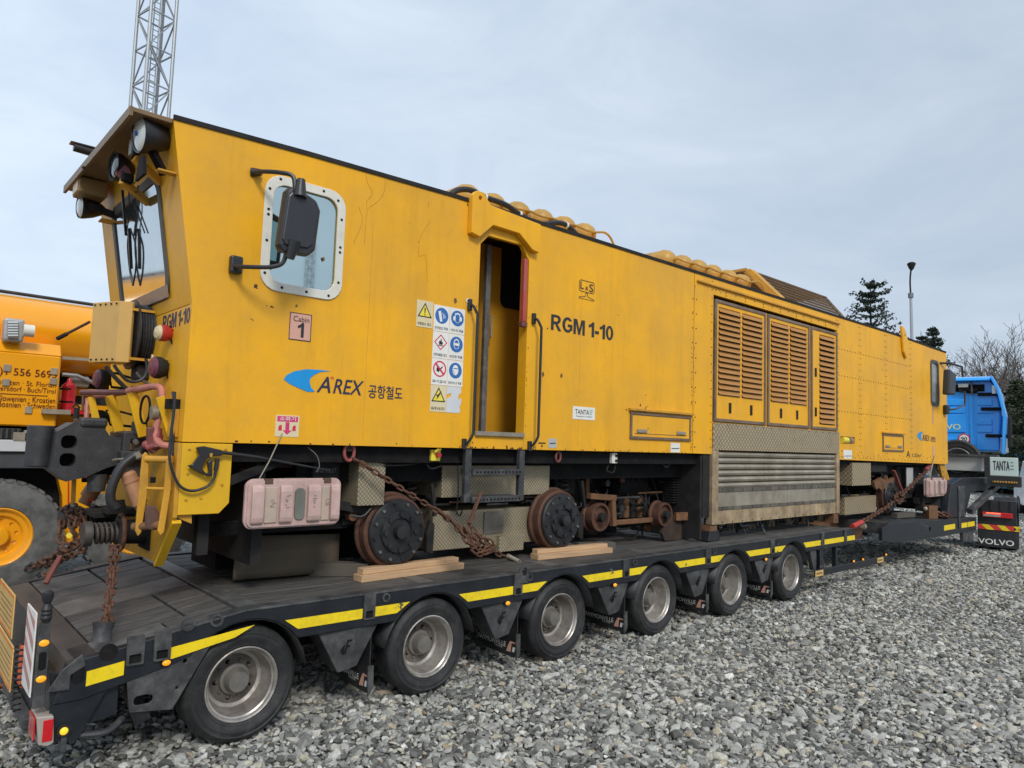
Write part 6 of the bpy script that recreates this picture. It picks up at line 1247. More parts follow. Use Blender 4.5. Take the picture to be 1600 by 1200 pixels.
t = chainthing('long rusty chain slanting from the sill left of the ladder to the trailer hook', P3, [[P0, P1, P2], [P2+V(.02,0,0), P2.lerp(P3, .5)+V(0,0,-.02), P3],
    lp([(725, 822, 4.95), (740, 850, 4.92), (762, 862, 4.9), (770, 850, 4.93), (745, 835, 4.95)]), lp([(705, 812, 5.0), (722, 835, 4.95), (745, 862, 4.9), (765, 855, 4.9)]), lp([(718, 826, 4.95), (732, 848, 4.9), (748, 850, 4.92), (738, 832, 4.95)]), lp([(730, 815, 5.0), (748, 838, 4.93), (758, 848, 4.92)]), lp([(735, 858, 4.9), (742, 864, 4.88), (756, 866, 4.88), (772, 858, 4.9)]), lp([(684, 795, 5.05), (700, 812, 5.0), (690, 800, 5.02)])], L_=.082, W_=.052, r=.0095, jit=.5)
part('tensioner_lever', MB().bar(PY(752, 768, 5.0), PY(733, 818, 4.96), .035, .022), t, RUSTB, bevel=.004); part('shiny_hook', MB().tube([P3+V(-.15,0,.07), P3+V(-.05,0,.025), P3], .018, 8), t, ALU)
part('red_shackle', MB().tube([P0+V(-.04+.045*math.cos(x), 0, .05+.07*math.sin(x)) for x in [2*math.pi*i/18 for i in range(19)]], .014, 8, caps=False), t, mat('pink_red_shackle', (.30,.07,.06), .5)); part('shackle_hook', MB().bar(P0+V(-.02,0,.0), P0+V(.12,-.02,-.06), .035, .03), t, RUST, bevel=.008)
for u, v in ((548, 702), (872, 706)):
    c = PY(u, v, 5.26); part('chain_eye', MB().box(c+V(-.04,-.02,-.02), c+V(.04,.02,.10)), MAC, DK2, bevel=.006)
c = PY(872, 714, 5.25); single('shackle', MB().tube([c+V(.035*math.cos(x), 0, .05*math.sin(x)) for x in [2*math.pi*i/18 for i in range(19)]], .013, 8, caps=False), 'small dark red shackle hanging empty beneath the sill right of the door', 'shackle', MAROON)
Rq = [PY(1450, 733, 5.25), PY(1412, 770, 5.1), PY(1385, 793, 5.0), PY(1336, 822, TY)]
t = chainthing('rusty chain slanting down leftward under the far end to the deck corner', Rq[-1], [Rq, lp([(1408, 768, 5.08), (1398, 778, 5.0), (1405, 785, 5.0), (1411, 778, 5.0), (1406, 770, 5.0)]), lp([(1398, 776, 5.05), (1408, 782, 5.0), (1410, 766, 5.05)])], L_=.13, W_=.085, r=.016, jit=.5)
part('tensioner_lever', MB().bar(PY(1396, 735, 5.1), PY(1408, 766, 5.05), .06, .03), t, MATS['rusty_red_lever']); part('red_hook', MB().tube([Rq[-1]+V(-.1,0,0), Rq[-1]+V(.25,0,.05)], .04, 8), t, RED); part('shiny_pin', MB().cyl(PY(1347, 820, 4.9), PY(1350, 823, 4.9), .05, .05, 10), t, ALU); part('red_shackle', MB().tube([Rq[0]+V(-.15,0,-.02), Rq[0]+V(.12,0,.06)], .045, 8), t, MATS['pink_red_shackle'])
t = chainthing('short rusty chain lying on the front platform below the far pink case', PY(1485, 806, 5.0), [lp([(1447, 796, 5.2), (1465, 802, 5.1), (1480, 803, 5.0), (1486, 812, 4.95)]), lp([(1456, 799, 5.2), (1474, 806, 5.0), (1484, 808, 4.95)])], L_=.13, W_=.085, r=.016, jit=.5)
part('shackle', MB().sphere(PY(1446, 795, 5.2), .05), t, ALU)

# ================================================================== GROUND
import numpy as np
def groundmat():
    M = bpy.data.materials.new('gravel_ground'); M.use_nodes = True; t = M.node_tree; p = t.nodes['Principled BSDF']; A = t.nodes.new; K = t.links.new
    co = A('ShaderNodeTexCoord'); v = A('ShaderNodeTexVoronoi'); v.inputs['Scale'].default_value = 21; K(co.outputs['Object'], v.inputs['Vector'])
    v2 = A('ShaderNodeTexVoronoi'); v2.feature = 'DISTANCE_TO_EDGE'; v2.inputs['Scale'].default_value = 21; K(co.outputs['Object'], v2.inputs['Vector'])
    sx = A('ShaderNodeSeparateColor'); K(v.outputs['Color'], sx.inputs[0])
    r = A('ShaderNodeValToRGB'); r.color_ramp.elements[0].color = (.07, .07, .065, 1); r.color_ramp.elements[1].color = (.44, .44, .40, 1); K(sx.outputs[0], r.inputs[0])
    q = A('ShaderNodeMapRange'); q.inputs[1].default_value = 0; q.inputs[2].default_value = .18; q.inputs[3].default_value = .25; K(v2.outputs[0], q.inputs[0])
    m = A('ShaderNodeMixRGB'); m.blend_type = 'MULTIPLY'; m.inputs[0].default_value = 1; K(r.outputs[0], m.inputs[1]); K(q.outputs[0], m.inputs[2])
    n = A('ShaderNodeTexNoise'); n.inputs['Scale'].default_value = .35; n.inputs['Detail'].default_value = 5; K(co.outputs['Object'], n.inputs['Vector'])
    q2 = A('ShaderNodeMapRange'); q2.inputs[1].default_value = .35; q2.inputs[2].default_value = .7; q2.inputs[3].default_value = .75; q2.inputs[4].default_value = 1.15; K(n.outputs[0], q2.inputs[0])
    m2 = A('ShaderNodeMixRGB'); m2.blend_type = 'MULTIPLY'; m2.inputs[0].default_value = 1; K(m.outputs[0], m2.inputs[1]); K(q2.outputs[0], m2.inputs[2]); K(m2.outputs[0], p.inputs['Base Color'])
    b = A('ShaderNodeBump'); b.inputs['Distance'].default_value = .03; b.inputs['Strength'].default_value = .9; K(v2.outputs[0], b.inputs['Height']); K(b.outputs[0], p.inputs['Normal']); p.inputs['Roughness'].default_value = .85
    return M
GM = groundmat()
struct('ground', MB().add([(-400, -400, -.028), (900, -400, -.028), (900, 900, -.028), (-400, 900, -.028)], [(0, 1, 2, 3)]), GM)
SM = bpy.data.materials.new('crushed_stone'); SM.use_nodes = True; t = SM.node_tree; p = t.nodes['Principled BSDF']; p.inputs['Roughness'].default_value = .78
oi = t.nodes.new('ShaderNodeObjectInfo'); r = t.nodes.new('ShaderNodeValToRGB'); cr_e = r.color_ramp
cr_e.elements[0].position = 0; cr_e.elements[0].color = (.085, .085, .078, 1); cr_e.elements[1].position = 1; cr_e.elements[1].color = (.74, .72, .66, 1)
for pos, c in ((.25, (.195, .195, .18, 1)), (.6, (.375, .375, .345, 1)), (.85, (.52, .515, .47, 1)), (.93, (.46, .42, .31, 1)), (.955, (.40, .31, .21, 1)), (.965, (.56, .555, .51, 1))): e = cr_e.elements.new(pos); e.color = c
t.links.new(oi.outputs['Random'], r.inputs[0])
co = t.nodes.new('ShaderNodeTexCoord'); n = t.nodes.new('ShaderNodeTexNoise'); n.inputs['Scale'].default_value = 2.2; n.inputs['Detail'].default_value = 6; t.links.new(co.outputs['Object'], n.inputs['Vector'])
q = t.nodes.new('ShaderNodeMapRange'); q.inputs[1].default_value = .3; q.inputs[2].default_value = .7; q.inputs[3].default_value = .78; q.inputs[4].default_value = 1.2; t.links.new(n.outputs[0], q.inputs[0])
mm = t.nodes.new('ShaderNodeMixRGB'); mm.blend_type = 'MULTIPLY'; mm.inputs[0].default_value = 1; t.links.new(r.outputs[0], mm.inputs[1]); t.links.new(q.outputs[0], mm.inputs[2]); t.links.new(mm.outputs[0], p.inputs['Base Color'])
bn = t.nodes.new('ShaderNodeTexNoise'); bn.inputs['Scale'].default_value = 9; bn.inputs['Detail'].default_value = 4; t.links.new(co.outputs['Object'], bn.inputs['Vector']); bb = t.nodes.new('ShaderNodeBump'); bb.inputs['Strength'].default_value = .4; bb.inputs['Distance'].default_value = .05; t.links.new(bn.outputs[0], bb.inputs['Height']); t.links.new(bb.outputs[0], p.inputs['Normal'])
stones = bpy.data.collections.new('stones')
rs = random.Random(11)
for k in range(14):
    bm = bmesh.new(); a, b, c = rs.uniform(.8, 1.25), rs.uniform(.6, .95), rs.uniform(.34, .62)
    for _ in range(rs.randint(13, 20)):
        d = Vector((rs.gauss(0, 1), rs.gauss(0, 1), rs.gauss(0, 1))).normalized() * rs.uniform(.86, 1.05); bm.verts.new((d.x*a, d.y*b, d.z*c))
    bmesh.ops.convex_hull(bm, input=bm.verts); bmesh.ops.delete(bm, geom=[v for v in bm.verts if not v.link_faces], context='VERTS')
    bmesh.ops.bevel(bm, geom=list(bm.edges), offset=.05, segments=1, affect='EDGES')
    me = bpy.data.meshes.new('stone'); bm.to_mesh(me); bm.free(); me.materials.append(SM); o = bpy.data.objects.new('stone', me); stones.objects.link(o)
rg_ = np.random.RandomState(4); P = []; SCL = []
fw = np.array([CZ.x, CZ.y]); fw /= np.linalg.norm(fw); rt = np.array([CX.x, CX.y]); rt /= np.linalg.norm(rt)
for (d0, d1, cell, s_) in ((1.6, 8, .0365, .0285), (8, 14, .043, .0315), (14, 26, .066, .043), (26, 42, .13, .07)):
    n_ = int(2*d1/cell); gx, gy = np.meshgrid(np.arange(0, d1+2, cell), np.arange(-d1, d1, cell)); pts = np.stack([gx.ravel(), gy.ravel()], 1); pts += rg_.uniform(-.5, .5, pts.shape)*cell
    dd = pts[:, 0]; ok = (dd > d0) & (dd <= d1) & (np.abs(pts[:, 1]) < dd*.80+1.3); pts = pts[ok]
    W = pts[:, :1]*fw + pts[:, 1:]*rt; ok = ~((W[:, 1] > 8.2) & (W[:, 0] < 12)); W = W[ok]
    z = -.012 + rg_.uniform(-.014, .008, len(W)) + .012*np.sin(W[:, 0]*1.3+W[:, 1]*.7)*np.sin(W[:, 1]*1.9)
    P.append(np.concatenate([W, z[:, None]], 1)); SCL.append(s_*np.exp(rg_.normal(0, .33, len(W))))
# a few larger stones and heaped ones around the tyres
P = np.concatenate(P); SCL = np.concatenate(SCL); pn = np.sin(P[:,0]*.9+1.3*np.sin(P[:,1]*.7))*np.sin(P[:,1]*1.1+1.7*np.sin(P[:,0]*.45)); SCL *= 1.0+.17*pn; P[:,2] += .010*pn; big = rg_.rand(len(P)) < .012; SCL[big] *= 1.7
me = bpy.data.meshes.new('gravel'); me.vertices.add(len(P)); me.vertices.foreach_set('co', P.astype(np.float32).ravel()); at = me.attributes.new('scl', 'FLOAT', 'POINT'); at.data.foreach_set('value', SCL.astype(np.float32)); me.update()
gv = bpy.data.objects.new('gravel', me); COL.objects.link(gv); gv['kind'] = 'stuff'; gv['label'] = 'loose grey crushed stone covering the whole yard'
ng = bpy.data.node_groups.new('scatter', 'GeometryNodeTree'); ng.interface.new_socket('Geometry', in_out='INPUT', socket_type='NodeSocketGeometry'); ng.interface.new_socket('Geometry', in_out='OUTPUT', socket_type='NodeSocketGeometry')
A = ng.nodes.new; K = ng.links.new; gi = A('NodeGroupInput'); go = A('NodeGroupOutput'); ip = A('GeometryNodeInstanceOnPoints'); ci = A('GeometryNodeCollectionInfo'); ci.inputs[0].default_value = stones; ci.inputs['Separate Children'].default_value = True; ci.inputs['Reset Children'].default_value = True
rv_ = A('FunctionNodeRandomValue'); rv_.data_type = 'FLOAT_VECTOR'; rv_.inputs[0].default_value = (-.5, -.5, 0); rv_.inputs[1].default_value = (.5, .5, 6.283)
at_ = A('GeometryNodeInputNamedAttribute'); at_.data_type = 'FLOAT'; at_.inputs[0].default_value = 'scl'
ri_ = A('FunctionNodeRandomValue'); ri_.data_type = 'INT'; ri_.inputs[4].default_value = 0; ri_.inputs[5].default_value = 13
mtp = A('GeometryNodeMeshToPoints'); K(gi.outputs[0], mtp.inputs[0]); K(mtp.outputs[0], ip.inputs['Points']); K(ci.outputs[0], ip.inputs['Instance']); ip.inputs['Pick Instance'].default_value = True
K(ri_.outputs[2], ip.inputs['Instance Index']); K(rv_.outputs[0], ip.inputs['Rotation']); K(at_.outputs[0], ip.inputs['Scale']); K(ip.outputs[0], go.inputs[0])
md = gv.modifiers.new('scatter', 'NODES'); md.node_group = ng

# ================================================================== MOBILE CRANE BEHIND
CR = thing('mobile_crane', 'orange-yellow mobile crane with lettered tool box and big dusty tyre, parked behind at left', 'crane', (0, 12.6, 0))
def cp_(name, mb, m=None, parent=None, **k): return part(name, mb, parent or CR, m, **k)
cy = 11.2
# telescopic boom: rounded box section running along the carrier, its foot to the right behind the machine
bz0, bz1 = 2.92, 3.98; by = 12.35
prof = [(by+.62*math.cos(t)*(.92 if math.sin(t) < 0 else 1), 3.45 + .53*math.sin(t)) for t in [2*math.pi*i/28 for i in range(28)]]
def boom(x0, x1, s, dz0=0.0, dz1=0.0):
    m = MB().use(OR); vs = []; n = len(prof)
    for x, dz in ((x0, dz0), (x1, dz1)): vs += [(x, by+(y-by)*s, 3.45+(z-3.45)*s+dz) for y, z in prof]
    m.add(vs, [(i, (i+1) % n, n+(i+1) % n, n+i) for i in range(n)], True); m.add(vs[:n], [tuple(range(n))]); m.add(vs[n:], [tuple(range(n))]); return m
cp_('boom', boom(-7, 3.0, 1, .10, -.06), ang=50); cp_('boom_seam', MB().bar((-7, by-.598, 3.62), (3, by-.598, 3.46), .012, .012), mat('pale_seam', (.9,.6,.25), .4)); cp_('boom_head', boom(-8.2, -7.001, .85, .12, .10), ang=50)
cp_('boom_hose', MB().tube([(-7, by-.2, 4.09), (3, by-.2, 3.93)], .025, 8), BLK)
# carrier: deck, frame, tool box with lettering
a = PY(97, 548, cy); b = PY(97, 668, cy); bx1 = a.x; zT, zB = a.z, b.z
tb = cp_('tool_box', MB().box((bx1-3.2, cy, zB), (bx1, cy+1.2, zT-.08)), OR, bevel=.02); cp_('tool_box_lid', MB().poly([(cy+.001, zT-.08), (cy+.12, zT+.08), (cy+1.1, zT+.08), (cy+1.19, zT-.08)], bx1-.72, bx1, plane='yz'), OR, parent=tb, bevel=.01)
for u, v in ((45, 620), (338, 641), (38, 710), (333, 703), (178, 883)): p_ = PY(u/4, 420+v/4, cy-.01); cp_('hinge', MB().box(p_-V(.04,.012,.045), p_+V(.04,.008,.045)), ALU, parent=tb, bevel=.004)
def crt(s, u0, v0, u1, v1, bold=.0): 
    a = PY(u0, v0, cy-.008); b = PY(u1, v1, cy-.008); return lettering(s, (a.x, cy-.008, min(a.z, b.z)), (1,0,0), (0,0,1), b.x-a.x, abs(b.z-a.z), BRN, tb, bold=bold)
def crl(s, u0, u1, v, h, bold=0.0):      # one line of lettering, left and right ends and baseline at the right end
    a = PY(u0, v, cy-.008); b = PY(u1, v, cy-.008); return lettering(s, (a.x, cy-.008, b.z), (1,0,0), (0,0,1), b.x-a.x, h, BRN, tb, bold=bold)
crl('+43 (0)1 556 5693', -55, 88, 594.5, .125, .01); crl('Unterpremstätten · St. Florian', -62, 87, 608, .085); crl('Poggersdorf · Buch/Tirol', -22, 86.5, 617.5, .085); crl('Slowenien · Kroatien', -4, 86, 630.5, .075, .01); crl('Bosnien · Schweden', -4, 86, 639.5, .075, .01)
a = PY(0, 615, cy); zz = PY(86, 620, cy).z; cp_('underline', MB().box((bx1-2.2, cy-.008, zz), (bx1-.12, cy-.005, zz+.008)), BRN, parent=tb)
cp_('hydraulic_winch', MB().box(PY(4, 532, 11.1), PY(36, 502, 11.3)), mat('grey_winch_casting', (.38,.37,.36), .45, m=.3, var=.15), bevel=.03, seg=2); p_ = PY(36, 516, 11.1); cp_('winch_cap', MB().cyl(p_, p_+V(.12, 0, 0), .08, .08, 14), WHT); a = PY(4, 502, 11.35); b = PY(22, 548, 11.45); cp_('winch_bracket', MB().box((a.x, 11.35, b.z-.1), (b.x, 11.5, a.z+.03)), OR, bevel=.01)
for i in range(6): cp_('rope_turn', MB().cyl(PY(12, 505+4*i, 11.08), PY(28, 505+4*i, 11.08), .028, .028, 8), GALV)
# red cylinders and valves behind
p0, p1 = PY(105, 640, 11.8), PY(105, 596, 11.8); cp_('fire_extinguisher', MB().lathe([(0, .02), (0, .09), (p1.z-p0.z-.06, .09), (p1.z-p0.z, .03), (p1.z-p0.z+.05, .02)], p0, (0,0,1), 18), mat('extinguisher_red', (.55,.01,.03), .3, coat=.4))
for v in (608, 628): q = PY(105, v, 11.8); cp_('strap', MB().cyl((q.x, q.y, q.z-.012), (q.x, q.y, q.z+.012), .094, .094, 18), DK)
cp_('valve_block', MB().box(PY(112, 604, 12), PY(136, 590, 12.2)), GALV, bevel=.02); cp_('hydraulic_pipe', MB().tube([PY(97, 585, 11.9), PY(120, 587, 11.9), PY(150, 600, 12)], .03, 8), GALV); cp_('rear_panel', MB().box((PY(90, 600, 12.3).x, 12.3, PY(112, 690, 12.3).z), (3.2, 12.4, PY(112, 606, 12.3).z)), OR); cp_('dark_gap', MB().box((PY(90, 575, 12.5).x, 12.5, PY(112, 606, 12.5).z), (3.2, 12.6, PY(112, 572, 12.5).z)), DK); cp_('slotted_band', MB().box((PY(112, 625, 12.28).x, 12.27, PY(112, 648, 12.28).z), (3.1, 12.299, PY(112, 618, 12.28).z)), DK2); cp_('rear_frame', MB().box((bx1+.02, 11.9, 2.3), (3.4, 12.1, 2.42)), OR)
lettering('LIEBHERR', PY(113, 632, 12.28), (1,0,0), (0,0,1), 1.1, .12, INK, CR, bold=.03) if 0 else None
cp_('outrigger_bar', MB().bar(PY(97, 559, 11.3), PY(180, 565, 11.3), .03, .04), ALU)
# deck edge: grey running board, dark beam, lockers, grilles
a = PY(55, 688, 11.2); b = PY(55, 706, 11.2); c = PY(55, 732, 11.2)
cp_('running_board', MB().box((-6, 11.15, b.z), (a.x+.3, 11.3, a.z)), mat('light_grey_running_board', (.55,.56,.57), .4, var=.05), bevel=.008)
cp_('carrier_beam', MB().box((-6, 11.2, c.z), (a.x+.35, 11.35, b.z-.003)), mat('dark_grey_carrier', (.055,.06,.065), .5), bevel=.01); cp_('carrier_frame', MB().box((-6, 11.6, .9), (4.5, 13.4, 2.1)), DK)
cp_('deck_orange_band', MB().box((-6, 11.25, a.z+.003), (1.9, 11.9, zB-.2)), OR); cp_('grille', MB().box((-2, 11.18, zB-.17), (PY(35, 660, 11.2).x, 11.6, zB-.03)), DK2, bevel=.01)
for i in range(14): cp_('grille_rib', MB().box((PY(35, 660, 11.2).x-.05-.06*i, 11.16, zB-.165), (PY(35, 660, 11.2).x-.03-.06*i, 11.179, zB-.035)), CHG)
cp_('valve_cover', MB().box((PY(38, 668, 11.2).x, 11.2, zB-.18), (bx1+.02, 11.5, zB-.05)), GALV, bevel=.01)
for u in (20, 38): p_ = PY(u, 690, 11.15); cp_('tie_plate', MB().box(p_+V(0,-.01,.01), p_+V(.2,.03,.12)), ALU, bevel=.004)
cp_('silver_ledge', MB().box(PY(66, 646, 11.1), PY(104, 641, 11.4)), ALU); cp_('red_ledge', MB().box(PY(100, 646, 11.5), PY(128, 641, 11.7)), MATS['extinguisher_red'])
cp_('body_side', MB().poly([(p.x, p.z) for p in [PY(u, v, 11.3) for u, v in ((80, 722), (90, 745), (97, 775), (99, 850), (180, 860), (180, 715))]], 11.3, 11.5), OR, bevel=.01); q = [PY(u, v, 11.29) for u, v in ((107, 795), (107, 745), (150, 745))]; cp_('red_line', MB().tube(q, .01, 5), MATS['extinguisher_red'])
cp_('wheel_arch', MB().box((-.2, 11.7, .7), (2.05, 12.0, 1.75)), DK)
# big wheels with tread blocks
def crane_wheel(x, y, z=.68, r=.70):
    t = part('wheel', MB().lathe([(.02, .36), (-.02, .38), (-.035, .50), (-.02, .60), (.01, r-.02), (.04, r-.005), (.36, r-.005), (.39, .60), (.38, .38)], (0,0,0), (0,1,0), 48), None, TYRE2); t.parent = CR
    blk = MB()
    for i in range(34):
        a = 2*math.pi*i/34
        for y0, y1, of in ((.0, .15, 0), (.24, .39, .5)): 
            a2 = a+of*2*math.pi/34; c = Vector((math.cos(a2)*(r+.0), (y0+y1)/2, math.sin(a2)*(r+.0))); blk.obox(c, Vector((-math.sin(a2), 0, math.cos(a2)))*.034, Vector((0, (y1-y0)/2, 0)), Vector((math.cos(a2), 0, math.sin(a2)))*.018)
    part('tread_blocks', blk, t, TYRE2, kind='stuff')
    q = part('rim', MB().lathe([(-.005, .37), (-.012, .355), (.0, .335), (.03, .32), (.04, .27), (.10, .24), (.12, .16)], (0,0,0), (0,1,0), 40), t, OR)
    part('disc', MB().poly(circ(0, 0, .25, 36), .09, .11, [circ(.20*math.cos(x), .20*math.sin(x), .024, 10) for x in [math.radians(36*i+10) for i in range(10)]]), q, OR); part('hub', MB().lathe([(.12, .14), (.02, .12), (.0, .10), (-.01, .002)], (0,0,0), (0,1,0), 20), q, OR)
    t.location = Vector((x, y, z)) - Vector(CR.location); return t
crane_wheel(1.30, 11.05); crane_wheel(2.95, 11.25); crane_wheel(-1.6, 11.05); crane_wheel(-3.2, 11.05)

# ================================================================== TRACTOR UNIT
TK = thing('tractor_unit', 'blue tractor unit coupled at the far right end of the trailer, seen from behind', 'truck', (21.5, 6.3, 0))
def kp(name, mb, m=None, parent=None, **k): return part(name, mb, parent or TK, m, **k)
kx = 21.0; e = PX(1561, 600, kx); ky0 = e.y-.36; ky1 = ky0+2.45; kz1 = PX(1545, 592, kx).z; kz0 = PX(1560, 706, kx).z
cab = kp('cab', MB().poly([(ky0+.02, kz0), (ky0-.05, kz0+.9), (ky0+.02, kz1-.25), (ky0+.18, kz1), (ky1-.18, kz1), (ky1, kz1-.3), (ky1, kz0)], kx, kx+2.1, plane='yz'), TBLUE, bevel=.05, seg=3)
kp('side_deflector', MB().poly([(ky0-.10, kz0-.05), (ky0-.16, kz0+.9), (ky0-.02, kz1-.25), (ky0+.12, kz1+.05), (ky0+.15, kz1), (ky0+.03, kz1-.3), (ky0-.10, kz0+.9), (ky0-.05, kz0-.05)], kx-.45, kx+.3, plane='yz'), TBLUE, bevel=.01)
kp('roof_spoiler', MB().poly([(kx-.25, kz1-.06), (kx-.2, kz1+.02), (kx+.6, kz1+.12), (kx+2.0, kz1-.1), (kx+2.0, kz1-.2)], ky0+.15, ky1-.15), TBLUE, bevel=.02); kp('roof_shadow_gap', MB().box((kx-.02, ky0+.3, kz1-.32), (kx-.002, ky1-.3, kz1-.14)), DK)
def KX(u, v, x): p = PX(u, v, x); p.y -= .36; return p
def rib(u0, v0, u1, v1): 
    a = KX(u0, v0, kx-.012); b = KX(u1, v1, kx-.012); y0, y1 = sorted((a.y, b.y)); z0, z1 = sorted((a.z, b.z)); return kp('pressed_rib', MB().box((kx-.028, y0, z0), (kx-.001, y1, z1)), TBLUE, parent=cab, bevel=.012, seg=2)
for v in (625, 637, 648): rib(1470, v, 1510, v+9)
for v in (625, 637, 655, 667): rib(1528, v, 1551, v+9)
rib(1465, 656, 1511, 676); rib(1470, 684, 1503, 692); rib(1528, 680, 1562, 704); rib(1516, 612, 1523, 700)
a = KX(1478-25, 671, kx-.03); b = KX(1503, 671, kx-.03); lettering('VOLVO', (kx-.032, a.y, a.z), (0,-1,0), (0,0,1), a.y-b.y, .14, mat('pale_yellow_lettering', (.75,.75,.35), .4), cab, bold=.03)
c = KX(1508, 686, kx-.04); s9 = kp('speed_sticker', MB().cyl(c, c+V(.008,0,0), .135, .135, 26), REDI); kp('sticker_field', MB().cyl(c-V(.004,0,0), c, .105, .105, 26), WH, parent=s9); lettering('90', (c.x-.006, c.y+.065, c.z-.05), (0,-1,0), (0,0,1), .13, .10, INK, s9, bold=.05)
for u, v in ((1544, 616), (1549, 639), (1556, 681)): a = KX(u, v, kx-.06); kp('black_hinge_bar', MB().box(a-V(.02,.25,.04), a+V(.02,.22,.04)), DK, bevel=.006)
a = KX(1506, 603, kx-.1); kp('work_light', MB().box(a-V(.03,.11,.05), a+V(.05,.11,.05)), LENS, bevel=.01); a = KX(1508, 610, kx-.08); kp('coupling_plate', MB().box(a-V(.02,.13,.05), a+V(.04,.13,.05)), DK2, bevel=.01); a = KX(1519, 611, kx-.08); kp('coupling_plate', MB().box(a-V(.02,.12,.06), a+V(.04,.12,.06)), DK, bevel=.01)
kp('air_line_post', MB().bar(KX(1518, 594, kx-.12), KX(1519, 618, kx-.12), .04, .04), CHG); kp('air_line', MB().tube(curve([KX(1478, 608, kx-.1), KX(1500, 607, kx-.1), KX(1520, 612, kx-.12), KX(1532, 605, kx-.08)], 4), .02, 6), DK)
a = KX(1552, 609, kx-.2); kp('beacon', MB().cyl(a-V(0,0,.1), a+V(0,0,.1), .06, .06, 10), LENS)
a = KX(1569, 672, kx+.6); kp('wing_mirror', MB().box(a+V(0,-.28,-.45), a+V(.15,.05,.35)), DK2, bevel=.04, seg=2); a = KX(1572, 690, kx+.4); kp('cab_step', MB().box(a+V(0,-.1,-.3), a+V(.6,.2,.1)), GALV, bevel=.03)
# chassis, spare wheel, tool lockers, mudguard and flap
kp('chassis_rail', MB().box((17.9, 5.75, .85), (24, 5.85, 1.15)), DK); kp('chassis_rail', MB().box((17.9, 6.65, .85), (24, 6.75, 1.15)), DK)
a = PX(1500, 713, 19.3); sp_ = wheel(r=.50, w_=.28, rim=.29, name='spare_wheel', rm=GALV); sp_.parent = TK; sp_.location = Vector((19.45, a.y, a.z-.10)) - Vector(TK.location); sp_.rotation_euler = (0, 0, -math.pi/2)
sb0 = PX(1470, 712, 19.2); sb1 = PX(1537, 737, 19.2); kp('locker', MB().box((19.2, sb1.y, sb1.z), (19.9, sb0.y, sb0.z)), LGREY, bevel=.01); sh = kp('locker_top', MB().box((19.1, sb1.y-.3, sb0.z+.005), (20.0, sb0.y, sb0.z+.06)), CHG)
a = PX(1538, 713, 19); b = PX(1546, 746, 19); kp('black_post', MB().box((19.0, b.y, b.z), (19.1, a.y, a.z)), BLK)
a = PX(1546, 714, 19); b = PX(1590, 745, 19); pn = kp('lettered_panel', MB().box((19.0, b.y, b.z), (19.04, a.y, a.z)), MINT, bevel=.008); w_ = a.y-b.y; h_ = a.z-b.z
lettering('TANTA', (18.995, a.y-w_*.12, b.z+h_*.3), (0,-1,0), (0,0,1), w_*.58, h_*.5, INK, pn, bold=.02)
for q in (.72, .54, .36): kp('bar_mark', MB().box((18.993, a.y-w_*.84, b.z+h_*q), (18.997, a.y-w_*.74, b.z+h_*(q+.06))), GRN, parent=pn)
b2 = PX(1590, 762, 19); kp('rack', MB().box((18.99, b.y-.05, b2.z), (19.3, a.y+.05, b.z-.005)), BLK, bevel=.01); c0 = PX(1550, 751, 18.98); c1 = PX(1588, 756, 18.98); kp('orange_straps', MB().box((18.96, c1.y, c1.z), (18.985, c0.y, c0.z)), YT, bevel=.006)
for k in range(9): y = c1.y + (c0.y-c1.y)*(k+.5)/9; kp('strap_edge', MB().box((18.955, y-.006, c1.z-.01), (18.958, y+.006, c0.z+.01)), DK)
fx = 19.0; a = PX(1527, 777, fx); b = PX(1586, 777, fx); z0 = PX(1556, 856, fx).z; z0 = max(z0, .07)
mf = kp('mud_flap', MB().box((fx, b.y, z0), (fx+.02, a.y, a.z-.05)), BLK, bevel=.004); kp('mudguard', MB().lathe([(0, .60), (a.y-b.y, .60), (a.y-b.y, .57), (0, .57)], (fx+.645, b.y, .50), (0,1,0), 28), BLK)
for k in range(4): y = b.y+(a.y-b.y)*(k+.5)/4; kp('flap_rib', MB().box((fx-.03, y-.02, a.z-.28), (fx-.002, y+.02, a.z-.05)), BLK)
l0, l1 = PX(1534, 799, fx-.03), PX(1581, 811, fx-.03); tl = kp('tail_lamp', MB().box((fx-.08, l1.y, l1.z), (fx-.005, l0.y, l0.z)), REDL, bevel=.01); kp('clear_lens', MB().box((fx-.085, l1.y+.22, l1.z+.02), (fx-.081, l0.y-.03, l0.z-.05)), mat('clear_striped_lens', (.5,.45,.42), .2, m=.5), parent=tl); kp('glowing_lamp', MB().box((fx-.085, l0.y-.35, l0.z-.035), (fx-.0812, l0.y-.08, l0.z-.01)), mat('lit_tail_lamp', (.9,.1,.05), .3, emit=(1,.12,.05,1.6)), parent=tl)
s0, s1 = PX(1528, 818, fx-.01), PX(1583, 831, fx-.01); zs0, zs1 = s1.z, s0.z; st_ = kp('hazard_stripe', MB().box((fx-.012, s1.y, zs0), (fx-.002, s0.y, zs1)), mat('hazard_red', (.62,.05,.04), .4)); hh = zs1-zs0
for k in range(3): y = s0.y-.06-.30*k; kp('yellow_band', MB().poly([(y, zs1), (y-.14, zs1), (max(y-.14-hh, s1.y), zs0), (y-hh, zs0)], fx-.0145, fx-.0125, plane='yz'), TAPE, parent=st_)
v0_, v1_ = PX(1529, 851, fx-.01), PX(1583, 851, fx-.01); lettering('VOLVO', (fx-.004, v0_.y, z0+.06), (0,-1,0), (0,0,1), v0_.y-v1_.y, .12, WH, mf, bold=.05)
tw = wheel(r=.52, w_=.5, rim=.29, name='rear_wheel', rm=GALV)
tw.parent = TK; tw.location = Vector((fx+.62, b.y+.05, .52)) - Vector(TK.location)
